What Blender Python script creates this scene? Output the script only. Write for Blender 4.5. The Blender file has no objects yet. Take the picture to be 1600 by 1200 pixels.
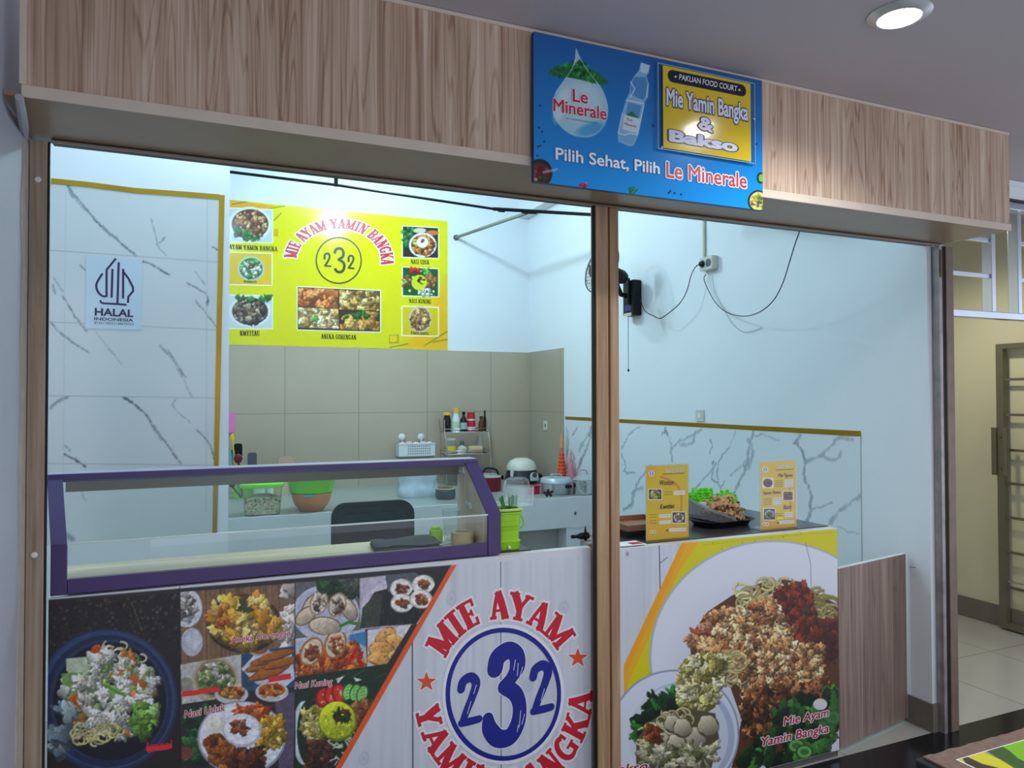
import bpy, bmesh, math, random
import numpy as np
from mathutils import Vector, Matrix

SC = bpy.context.scene
COL = SC.collection

# ------------------------------------------------------------------ camera
EYE = 1.65
FPX = 1145.3
YAW, PIT, ROL = math.radians(23.3775), math.radians(1.0439), math.radians(-0.1224)
cD = np.array([math.sin(YAW)*math.cos(PIT), math.cos(YAW)*math.cos(PIT), math.sin(PIT)])
cR = np.cross(cD, [0, 0, 1.0]); cR /= np.linalg.norm(cR)
cU = np.cross(cR, cD)
cR, cU = math.cos(ROL)*cR + math.sin(ROL)*cU, -math.sin(ROL)*cR + math.cos(ROL)*cU
CAM = np.array([0, 0, EYE])
cam = bpy.data.cameras.new('camera')
cam_ob = bpy.data.objects.new('camera', cam)
COL.objects.link(cam_ob)
cam.sensor_width = 36
cam.lens = 36*FPX/1600
cam.clip_start = 0.05
cam_ob.matrix_world = Matrix(((cR[0], cU[0], -cD[0], 0), (cR[1], cU[1], -cD[1], 0),
                              (cR[2], cU[2], -cD[2], EYE), (0, 0, 0, 1)))
SC.camera = cam_ob

# ------------------------------------------------------------------ world, exposure, lamps
SC.view_settings.view_transform = 'Standard'
SC.view_settings.look = 'None'
SC.view_settings.gamma = 1
SC.view_settings.use_curve_mapping = False
SC.view_settings.exposure = 0.35
world = bpy.data.worlds.new('world')
SC.world = world
world.use_nodes = True
world.node_tree.nodes['Background'].inputs[0].default_value = (0.62, 0.68, 0.82, 1)
world.node_tree.nodes['Background'].inputs[1].default_value = 1.6

def lamp(name, kind, loc, energy, col, radius=0.1, spot=None, blend=0.6, aim=None):
    l = bpy.data.lights.new(name, kind)
    l.energy = energy
    l.color = col
    if kind == 'AREA':
        l.shape = 'DISK'; l.size = radius*2
    else:
        l.shadow_soft_size = radius
    if spot:
        l.spot_size = math.radians(spot); l.spot_blend = blend
    o = bpy.data.objects.new(name, l)
    o.location = loc
    if aim is not None:
        o.rotation_euler = (Vector(aim)-Vector(loc)).to_track_quat('-Z', 'Y').to_euler()
    COL.objects.link(o)
    return o

CEIL = 2.863          # hall ceiling
KCEIL = 3.95          # kitchen ceiling
COOL = (0.58, 0.845, 1.0)
lamp('kitchen_lamp_light', 'POINT', (1.50, 5.72, 3.72), 74, COOL, 0.07)
lamp('kitchen_lamp_light', 'POINT', (0.25, 4.0, 3.74), 30, COOL, 0.07)  # unseen fill lamp, placed where its reflection stays out of view
lamp('ceiling_spot', 'SPOT', (2.04, 1.62, CEIL-0.02), 46, (0.93, 0.97, 1.0), 0.06, 150, 0.7, (2.04, 1.62, 0))
lamp('ceiling_spot', 'SPOT', (0.85, 0.25, CEIL-0.02), 70, (0.93, 0.95, 1.0), 0.06, 150, 0.7, (0.85, 0.25, 0))  # unseen spot added to light the stall front
lamp('ceiling_spot', 'SPOT', (4.30, 3.3, CEIL-0.05), 44, (1.0, 0.93, 0.78), 0.06, 165, 0.7, (4.3, 3.3, 0))  # unseen warm spot added to light the corridor
lamp('ceiling_spot', 'SPOT', (3.9, 0.6, CEIL-0.02), 60, (0.95, 0.96, 1.0), 0.06, 150, 0.7, (3.9, 0.6, 0))  # unseen spot added to brighten the right side of the hall

# ------------------------------------------------------------------ pixel -> point helpers
def ray(x, y):
    return cD + cR*((x-800)/FPX) - cU*((y-600)/FPX)
def at(x, y, X=None, Y=None, Z=None):
    d = ray(x, y)
    if X is not None: t = X/d[0]
    elif Y is not None: t = Y/d[1]
    else: t = (Z-EYE)/d[2]
    return CAM + d*t
def span(n, P):                       # metres covered by n pixels at point P
    return n*float((np.array(P)-CAM) @ cD)/FPX

# ------------------------------------------------------------------ materials
MATS = {}
def lin(c):
    c = np.asarray(c, float)/255.0
    return np.where(c <= 0.04045, c/12.92, ((c+0.055)/1.055)**2.4)
def rgba(c):
    r = lin(c); return (r[0], r[1], r[2], 1)
def new_mat(name):
    m = bpy.data.materials.new(name); m.use_nodes = True
    MATS[name] = m
    nt = m.node_tree
    return m, nt, nt.nodes['Principled BSDF']
def plain(name, c, rough=0.5, metal=0.0, trans=0.0, spec=0.5, var=0.04, scale=14.0, alpha=1.0, bump=0.0, coat=0.0, ior=1.45, emit=None):
    m, nt, b = new_mat(name)
    b.inputs['Roughness'].default_value = rough
    b.inputs['Metallic'].default_value = metal
    b.inputs['Transmission Weight'].default_value = trans
    b.inputs['Specular IOR Level'].default_value = spec
    b.inputs['Alpha'].default_value = alpha
    b.inputs['IOR'].default_value = ior
    b.inputs['Coat Weight'].default_value = coat
    if emit:
        b.inputs['Emission Color'].default_value = rgba(c)
        b.inputs['Emission Strength'].default_value = emit
    tc = nt.nodes.new('ShaderNodeTexCoord')
    no = nt.nodes.new('ShaderNodeTexNoise')
    no.inputs['Scale'].default_value = scale
    no.inputs['Detail'].default_value = 4
    nt.links.new(tc.outputs['Object'], no.inputs['Vector'])
    mx = nt.nodes.new('ShaderNodeMix'); mx.data_type = 'RGBA'
    nt.links.new(no.outputs['Fac'], mx.inputs['Factor'])
    c0 = np.clip(lin(c)*(1-var*2), 0, 1); c1 = np.clip(lin(c)*(1+var*2), 0, 1)
    mx.inputs['A'].default_value = (*c0, 1); mx.inputs['B'].default_value = (*c1, 1)
    nt.links.new(mx.outputs['Result'], b.inputs['Base Color'])
    if bump:
        bp = nt.nodes.new('ShaderNodeBump'); bp.inputs['Strength'].default_value = bump
        bp.inputs['Distance'].default_value = 0.004
        nt.links.new(no.outputs['Fac'], bp.inputs['Height'])
        nt.links.new(bp.outputs['Normal'], b.inputs['Normal'])
    return m
def wood(name, dark, mid, light, rough=0.45, scl=(26, 26, 0.9), fine=90.0, spec=0.4, pos=(0.34, 0.52, 0.66), ring=0.10, rfreq=13):
    m, nt, b = new_mat(name)
    b.inputs['Roughness'].default_value = rough
    b.inputs['Specular IOR Level'].default_value = spec
    tc = nt.nodes.new('ShaderNodeTexCoord')
    mp = nt.nodes.new('ShaderNodeMapping'); mp.inputs['Scale'].default_value = scl
    nt.links.new(tc.outputs['Object'], mp.inputs['Vector'])
    n1 = nt.nodes.new('ShaderNodeTexNoise'); n1.inputs['Scale'].default_value = 1.0
    n1.inputs['Detail'].default_value = 6; n1.inputs['Distortion'].default_value = 0.9
    nt.links.new(mp.outputs['Vector'], n1.inputs['Vector'])
    mp2 = nt.nodes.new('ShaderNodeMapping')
    mp2.inputs['Scale'].default_value = tuple(fine if s > 5 else s*1.3 for s in scl)
    nt.links.new(tc.outputs['Object'], mp2.inputs['Vector'])
    n2 = nt.nodes.new('ShaderNodeTexNoise'); n2.inputs['Scale'].default_value = 1.0; n2.inputs['Detail'].default_value = 3
    nt.links.new(mp2.outputs['Vector'], n2.inputs['Vector'])
    mm = nt.nodes.new('ShaderNodeMix'); mm.data_type = 'FLOAT'; mm.inputs['Factor'].default_value = 0.42
    nt.links.new(n1.outputs['Fac'], mm.inputs['A']); nt.links.new(n2.outputs['Fac'], mm.inputs['B'])
    # growth-ring lines: contour bands of a stretched noise
    mp3 = nt.nodes.new('ShaderNodeMapping')
    mp3.inputs['Scale'].default_value = tuple(rfreq if s > 5 else s*0.75 for s in scl)
    nt.links.new(tc.outputs['Object'], mp3.inputs['Vector'])
    n3 = nt.nodes.new('ShaderNodeTexNoise'); n3.inputs['Scale'].default_value = 1.0; n3.inputs['Detail'].default_value = 1.2
    nt.links.new(mp3.outputs['Vector'], n3.inputs['Vector'])
    ml = nt.nodes.new('ShaderNodeMath'); ml.operation = 'MULTIPLY'; ml.inputs[1].default_value = 95
    nt.links.new(n3.outputs['Fac'], ml.inputs[0])
    sn = nt.nodes.new('ShaderNodeMath'); sn.operation = 'SINE'; nt.links.new(ml.outputs[0], sn.inputs[0])
    mr = nt.nodes.new('ShaderNodeMapRange'); mr.inputs['From Min'].default_value = 0.6; mr.inputs['From Max'].default_value = 1.0
    mr.inputs['To Min'].default_value = 0.0; mr.inputs['To Max'].default_value = -ring
    nt.links.new(sn.outputs[0], mr.inputs['Value'])
    ad = nt.nodes.new('ShaderNodeMath'); ad.operation = 'ADD'
    nt.links.new(mm.outputs['Result'], ad.inputs[0]); nt.links.new(mr.outputs['Result'], ad.inputs[1])
    cr = nt.nodes.new('ShaderNodeValToRGB')
    cr.color_ramp.elements[0].position = pos[0]; cr.color_ramp.elements[0].color = rgba(dark)
    cr.color_ramp.elements[1].position = pos[2]; cr.color_ramp.elements[1].color = rgba(light)
    e = cr.color_ramp.elements.new(pos[1]); e.color = rgba(mid)
    nt.links.new(ad.outputs[0], cr.inputs['Fac'])
    nt.links.new(cr.outputs['Color'], b.inputs['Base Color'])
    return m
def ink_mat(name, rough, coat=0.0, spec=0.5):
    m, nt, b = new_mat(name)
    a = nt.nodes.new('ShaderNodeAttribute'); a.attribute_name = 'Col'
    nt.links.new(a.outputs['Color'], b.inputs['Base Color'])
    b.inputs['Roughness'].default_value = rough
    b.inputs['Coat Weight'].default_value = coat
    b.inputs['Specular IOR Level'].default_value = spec
    return m
def tiles(name, c, grout, tw, th, ox, oy, axis, rough=0.2, mortar=0.004, var=0.03):
    """straight tile grid; axis picks the two object axes (e.g. 'XZ')"""
    m, nt, b = new_mat(name)
    b.inputs['Roughness'].default_value = rough
    tc = nt.nodes.new('ShaderNodeTexCoord')
    sp = nt.nodes.new('ShaderNodeSeparateXYZ'); nt.links.new(tc.outputs['Object'], sp.inputs[0])
    outs = []
    for ax, w, o in ((axis[0], tw, ox), (axis[1], th, oy)):
        s = nt.nodes.new('ShaderNodeMath'); s.operation = 'SUBTRACT'; s.inputs[1].default_value = o
        nt.links.new(sp.outputs[ax], s.inputs[0])
        pp = nt.nodes.new('ShaderNodeMath'); pp.operation = 'PINGPONG'; pp.inputs[1].default_value = w/2
        nt.links.new(s.outputs[0], pp.inputs[0])
        lt = nt.nodes.new('ShaderNodeMath'); lt.operation = 'LESS_THAN'; lt.inputs[1].default_value = mortar/2
        nt.links.new(pp.outputs[0], lt.inputs[0])
        outs.append(lt)
    mxm = nt.nodes.new('ShaderNodeMath'); mxm.operation = 'MAXIMUM'
    nt.links.new(outs[0].outputs[0], mxm.inputs[0]); nt.links.new(outs[1].outputs[0], mxm.inputs[1])
    no = nt.nodes.new('ShaderNodeTexNoise'); no.inputs['Scale'].default_value = 3; no.inputs['Detail'].default_value = 5
    nt.links.new(tc.outputs['Object'], no.inputs['Vector'])
    base = nt.nodes.new('ShaderNodeMix'); base.data_type = 'RGBA'
    base.inputs['A'].default_value = (*np.clip(lin(c)*(1-2*var), 0, 1), 1)
    base.inputs['B'].default_value = (*np.clip(lin(c)*(1+2*var), 0, 1), 1)
    nt.links.new(no.outputs['Fac'], base.inputs['Factor'])
    mx = nt.nodes.new('ShaderNodeMix'); mx.data_type = 'RGBA'
    nt.links.new(mxm.outputs[0], mx.inputs['Factor'])
    nt.links.new(base.outputs['Result'], mx.inputs['A'])
    mx.inputs['B'].default_value = rgba(grout)
    nt.links.new(mx.outputs['Result'], b.inputs['Base Color'])
    return m

PAINT = plain('wall_paint', (226, 231, 234), 0.6, var=0.012, scale=4)
HALLPAINT = plain('hall_plaster', (176, 176, 186), 0.55, var=0.03, scale=6, bump=0.15)
CEILPAINT = plain('hall_ceiling_paint', (186, 180, 184), 0.7, var=0.02, scale=2)
BEIGE = plain('corridor_paint', (203, 200, 168), 0.6, var=0.03, scale=3)
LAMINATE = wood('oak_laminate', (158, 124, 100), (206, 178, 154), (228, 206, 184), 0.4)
LAMINATE2 = wood('door_laminate', (112, 92, 82), (141, 120, 108), (164, 144, 130), 0.4, scl=(22, 22, 0.7))
CASEWOOD = wood('case_laminate', (196, 172, 142), (222, 200, 170), (236, 218, 192), 0.4, scl=(1.2, 24, 24), ring=0.02)
ENDWOOD = wood('case_end_laminate', (190, 162, 136), (214, 186, 160), (228, 206, 182), 0.4, scl=(24, 24, 1.2), ring=0.04)
POSTWOOD = wood('post_timber', (150, 116, 84), (178, 145, 110), (196, 165, 130), 0.5, scl=(30, 30, 1.5), ring=0.02)
POSTPALE = wood('aged_post_timber', (128, 112, 95), (168, 148, 126), (184, 166, 146), 0.55, scl=(22, 22, 1.2), ring=0.02)
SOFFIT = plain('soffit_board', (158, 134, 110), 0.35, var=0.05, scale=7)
TRIM = plain('cream_edge_trim', (222, 206, 186), 0.5, var=0.04)
GOLD = plain('gold_tape', (178, 138, 40), 0.3, metal=0.75, var=0.12, scale=3)
BLACKGAP = plain('black_rubber', (16, 13, 11), 0.6)
GRANITE = plain('black_granite', (26, 26, 29), 0.18, var=0.3, scale=60)
HALLTILE = tiles('hall_floor_tile', (190, 186, 176), (120, 116, 108), 0.6, 0.6, 0, 0, 'XY', 0.25, 0.005)
FLOORTILE = tiles('corridor_floor_tile', (176, 176, 168), (110, 108, 100), 0.66, 0.66, 3.42, 2.5, 'XY', 0.18, 0.005)
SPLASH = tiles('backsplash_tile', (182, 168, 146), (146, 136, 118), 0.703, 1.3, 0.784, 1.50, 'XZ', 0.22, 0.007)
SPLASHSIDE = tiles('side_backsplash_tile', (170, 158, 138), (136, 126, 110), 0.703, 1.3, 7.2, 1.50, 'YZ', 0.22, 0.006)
SKIRT = plain('skirting_tile', (112, 106, 96), 0.3, var=0.06)
PRINT = ink_mat('banner_print', 0.38)
GLOSSPRINT = ink_mat('gloss_print', 0.16, 0.3)
MARBLE = ink_mat('marble_tile', 0.14)
PURPLE = plain('purple_edge', (74, 56, 106), 0.35, var=0.06)
ALU = plain('aluminium', (196, 205, 214), 0.28, metal=0.9, var=0.06, scale=5)
STEEL = plain('stainless_steel', (200, 202, 205), 0.16, metal=1.0, var=0.04)
POTALU = plain('brushed_pot', (190, 196, 200), 0.32, metal=0.75, var=0.05)
CHROME = plain('chrome_wire', (215, 212, 205), 0.2, metal=1.0)
BLACK = plain('black_plastic', (20, 20, 24), 0.45, spec=0.3)
BLACKMESH = plain('black_chair_mesh', (30, 32, 36), 0.7, var=0.2, scale=120)
GREY = plain('grey_plastic', (84, 92, 100), 0.4)
WHITE = plain('white_plastic', (226, 228, 226), 0.35)
OFFWHITE = plain('offwhite_plastic', (206, 204, 190), 0.4)
CONCRETE = plain('painted_concrete', (222, 224, 226), 0.6, var=0.03, scale=9, bump=0.3)
CTOP = plain('grey_stone_top', (160, 163, 158), 0.3, var=0.05, scale=12)
GREEN = plain('lime_plastic', (120, 215, 20), 0.35, var=0.03)
LIME = plain('lime_green_bucket', (150, 208, 30), 0.35, var=0.03)
CLIPGREEN = plain('bright_green_clip', (112, 222, 36), 0.4, var=0.05)
ORANGE = plain('orange_plastic', (226, 140, 84), 0.4)
TEAL = plain('teal_plastic', (90, 178, 178), 0.4)
PINK = plain('pink_plastic', (240, 130, 190), 0.4)
RED = plain('red_plastic', (196, 32, 52), 0.4)
DARKRED = plain('maroon_plastic', (120, 24, 34), 0.4)
YELLOW = plain('yellow_plastic', (232, 190, 50), 0.4)
NEONORANGE = plain('neon_orange_net', (246, 98, 50), 0.5)
CREAM = plain('cream_wood', (206, 180, 140), 0.5, var=0.1)
BROWNTRAY = plain('brown_tray', (150, 100, 72), 0.4, var=0.08)
CRUST = plain('fried_pastry', (206, 160, 108), 0.55, var=0.3, scale=45, bump=0.6)
FOOD = plain('oat_crackers', (205, 180, 150), 0.8, var=0.4, scale=70)
CLOTH = plain('charcoal_cloth', (62, 66, 70), 0.9, var=0.15, scale=80)
PAPER = plain('white_paper', (232, 232, 226), 0.6)
TAPE = plain('tan_packing_tape', (208, 186, 140), 0.35)
OLIVEMETAL = plain('olive_grey_metal', (108, 104, 84), 0.4, metal=0.2)
FRINGE = plain('brown_fringe_cloth', (126, 100, 88), 0.9, var=0.2, scale=60, bump=0.6)
TABLEWOOD = wood('table_wood', (96, 58, 36), (120, 76, 50), (140, 92, 62), 0.4, scl=(1, 22, 22))
LAMPGLOW = plain('lamp_glow', (255, 255, 255), 0.5, emit=14)
CHROMERIM = plain('lamp_rim', (205, 208, 212), 0.3, metal=0.5)
def clear(name, tint, rough=0.02, opac=0.12):
    """thin clear sheet: mostly transparent with a real reflection"""
    m, nt, b = new_mat(name)
    b.inputs['Base Color'].default_value = rgba(tint)
    b.inputs['Roughness'].default_value = rough
    tr = nt.nodes.new('ShaderNodeBsdfTransparent'); tr.inputs[0].default_value = rgba(tint)
    lw = nt.nodes.new('ShaderNodeLayerWeight'); lw.inputs[0].default_value = 0.5
    pw = nt.nodes.new('ShaderNodeMath'); pw.operation = 'POWER'; pw.inputs[1].default_value = 5
    nt.links.new(lw.outputs['Facing'], pw.inputs[0])
    fr = nt.nodes.new('ShaderNodeMath'); fr.operation = 'MULTIPLY_ADD'
    fr.inputs[1].default_value = 0.9; fr.inputs[2].default_value = 0.035
    nt.links.new(pw.outputs[0], fr.inputs[0])
    ad = nt.nodes.new('ShaderNodeMath'); ad.operation = 'ADD'; ad.inputs[1].default_value = opac
    ad.use_clamp = True
    nt.links.new(fr.outputs[0], ad.inputs[0])
    gl = nt.nodes.new('ShaderNodeBsdfGlossy'); gl.inputs[1].default_value = rough
    mx = nt.nodes.new('ShaderNodeMixShader')
    if opac < 0.05:
        nt.links.new(fr.outputs[0], mx.inputs[0]); nt.links.new(gl.outputs[0], mx.inputs[2])
    else:
        nt.links.new(ad.outputs[0], mx.inputs[0]); nt.links.new(b.outputs[0], mx.inputs[2])
    nt.links.new(tr.outputs[0], mx.inputs[1])
    nt.links.new(mx.outputs[0], nt.nodes['Material Output'].inputs[0])
    return m
GLASS = clear('case_glass', (250, 254, 252), 0.01, 0.0)
ACRYLIC = clear('clear_acrylic', (252, 253, 254), 0.03, 0.01)
PLASTICCLEAR = clear('cloudy_plastic', (248, 252, 252), 0.15, 0.10)
BAGCLEAR = clear('plastic_bag_film', (225, 236, 246), 0.2, 0.45)
TUBCLEAR = clear('clear_tub', (252, 254, 252), 0.1, 0.03)
SMOKE = clear('smoked_lid', (190, 194, 198), 0.06, 0.06)

# ------------------------------------------------------------------ mesh builder
def chain_loc(o):
    p = np.zeros(3)
    while o is not None:
        p = p+np.array(o.location); o = o.parent
    return p
class MB:
    def __init__(s):
        s.v = []; s.f = []; s.sm = []
    def add(s, verts, faces, smooth=False):
        o = len(s.v)
        s.v += [tuple(map(float, p)) for p in verts]
        s.f += [tuple(i+o for i in f) for f in faces]
        s.sm += [smooth]*len(faces)
        return s
    def box(s, lo, hi, bev=0.0):
        lo = np.minimum(lo, hi)*1.0; hi = np.maximum(lo, hi)*1.0
        if bev <= 0:
            x0, y0, z0 = lo; x1, y1, z1 = hi
            v = [(x0,y0,z0),(x1,y0,z0),(x1,y1,z0),(x0,y1,z0),(x0,y0,z1),(x1,y0,z1),(x1,y1,z1),(x0,y1,z1)]
            return s.add(v, [(0,3,2,1),(4,5,6,7),(0,1,5,4),(1,2,6,5),(2,3,7,6),(3,0,4,7)])
        bm = bmesh.new(); bmesh.ops.create_cube(bm, size=1)
        for q in bm.verts:
            q.co = Vector([(lo[i]+hi[i])/2 + q.co[i]*(hi[i]-lo[i]) for i in range(3)])
        bmesh.ops.bevel(bm, geom=bm.edges[:], offset=min(bev, 0.45*float(min(hi-lo))), segments=2, profile=0.5, affect='EDGES')
        return s.bm(bm)
    def bm(s, bm, smooth=False):
        bm.verts.index_update()
        s.add([v.co for v in bm.verts], [[v.index for v in f.verts] for f in bm.faces], smooth)
        bm.free(); return s
    def lathe(s, c, prof, n=28, sx=1.0, sy=1.0, axis='Z', sq=None):
        """prof: list of (r, z). sq: superellipse power for rounded-square bodies"""
        vs = []; fs = []
        for r, z in prof:
            for k in range(n):
                a = 2*math.pi*k/n
                ca, sa = math.cos(a), math.sin(a)
                if sq:
                    q = (abs(ca)**sq+abs(sa)**sq)**(-1/sq); ca *= q; sa *= q
                p = (r*ca*sx, r*sa*sy, z)
                if axis == 'X': p = (p[2], p[0], p[1])
                elif axis == 'Y': p = (p[0], p[2], p[1])
                vs.append((c[0]+p[0], c[1]+p[1], c[2]+p[2]))
        m = len(prof)
        for i in range(m-1):
            for k in range(n):
                k2 = (k+1) % n
                fs.append((i*n+k, i*n+k2, (i+1)*n+k2, (i+1)*n+k))
        if prof[0][0] > 1e-5: fs.append(tuple(range(n-1, -1, -1)))
        if prof[-1][0] > 1e-5: fs.append(tuple((m-1)*n+k for k in range(n)))
        return s.add(vs, fs, True)
    def tube(s, pts, r, n=8, closed=False):
        pts = [Vector(p) for p in pts]
        rs = r if hasattr(r, '__len__') else [r]*len(pts)
        vs = []; fs = []
        m = len(pts)
        t0 = (pts[1]-pts[0]).normalized()
        nrm = t0.orthogonal().normalized()
        for i, p in enumerate(pts):
            if closed: t = (pts[(i+1) % m]-pts[i-1]).normalized()
            elif i == 0: t = t0
            elif i == m-1: t = (pts[-1]-pts[-2]).normalized()
            else: t = (pts[i+1]-pts[i-1]).normalized()
            nrm = (nrm - t*nrm.dot(t)).normalized()
            b = t.cross(nrm)
            for k in range(n):
                a = 2*math.pi*k/n
                vs.append(p + (nrm*math.cos(a)+b*math.sin(a))*rs[i])
        for i in range(m if closed else m-1):
            j = (i+1) % m
            for k in range(n):
                k2 = (k+1) % n
                fs.append((i*n+k, i*n+k2, j*n+k2, j*n+k))
        if not closed:
            fs.append(tuple(range(n-1, -1, -1))); fs.append(tuple((m-1)*n+k for k in range(n)))
        return s.add(vs, fs, True)
    def prism(s, poly, ax, a, b):
        """poly in the two other axes, extruded along axis ax from a to b"""
        def P(p, t):
            return {'X': (t, p[0], p[1]), 'Y': (p[0], t, p[1]), 'Z': (p[0], p[1], t)}[ax]
        n = len(poly)
        v = [P(p, a) for p in poly]+[P(p, b) for p in poly]
        f = [tuple(range(n)), tuple(range(2*n-1, n-1, -1))]
        f += [(i, i+n, (i+1) % n+n, (i+1) % n) for i in range(n)]
        return s.add(v, f)
    def quad(s, a, b, c, d):
        return s.add([a, b, c, d], [(0, 1, 2, 3)])
    def build(s, name, mat, parent=None, origin=None, bevel=0, solid=0, auto=True):
        me = bpy.data.meshes.new(name)
        o0 = np.array(origin if origin is not None else (0, 0, 0), float)
        pw = chain_loc(parent)
        vv = np.array(s.v) - (o0 if parent is None else pw)
        me.from_pydata([tuple(p) for p in vv], [], s.f)
        me.polygons.foreach_set('use_smooth', s.sm)
        bm = bmesh.new(); bm.from_mesh(me)
        bmesh.ops.recalc_face_normals(bm, faces=bm.faces[:])
        for e in bm.edges:
            if len(e.link_faces) == 2 and e.calc_face_angle(0) > 0.7: e.smooth = False
        bm.to_mesh(me); bm.free()
        me.materials.append(mat)
        ob = bpy.data.objects.new(name, me)
        COL.objects.link(ob)
        if parent is None: ob.location = o0
        else: ob.parent = parent
        if bevel:
            md = ob.modifiers.new('bevel', 'BEVEL'); md.width = bevel; md.segments = 2; md.limit_method = 'ANGLE'
        if solid:
            md = ob.modifiers.new('solid', 'SOLIDIFY'); md.thickness = solid; md.offset = 0
        return ob

def smooth_path(pts, k=6, closed=False):
    pts = [np.array(p, float) for p in pts]
    n = len(pts); out = []
    for i in range(n if closed else n-1):
        if closed: p0, p1, p2, p3 = pts[i-1], pts[i], pts[(i+1) % n], pts[(i+2) % n]
        else: p0, p1, p2, p3 = pts[max(i-1, 0)], pts[i], pts[i+1], pts[min(i+2, n-1)]
        for j in range(k):
            t = j/k
            out.append(0.5*((2*p1)+(-p0+p2)*t+(2*p0-5*p1+4*p2-p3)*t*t+(-p0+3*p1-3*p2+p3)*t**3))
    if not closed: out.append(pts[-1])
    return out
def tag(o, label, cat, group=None):
    o['label'] = label; o['category'] = cat
    if group: o['group'] = group
    return o
def struct(o):
    o['kind'] = 'structure'; return o
def thing(name, label, cat, loc=(0, 0, 0), group=None, rotz=0):
    o = bpy.data.objects.new(name, None); COL.objects.link(o)
    o.empty_display_size = 0.05
    o.location = [float(q) for q in loc]; o.rotation_euler = (0, 0, rotz)
    tag(o, label, cat, group)
    o.matrix_world = Matrix.Translation(Vector([float(q) for q in loc]))
    return o
def copy_tree(o, parent=None):
    c = o.copy(); COL.objects.link(c)
    if parent is not None: c.parent = parent
    for ch in list(o.children): copy_tree(ch, c)
    return c

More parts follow.
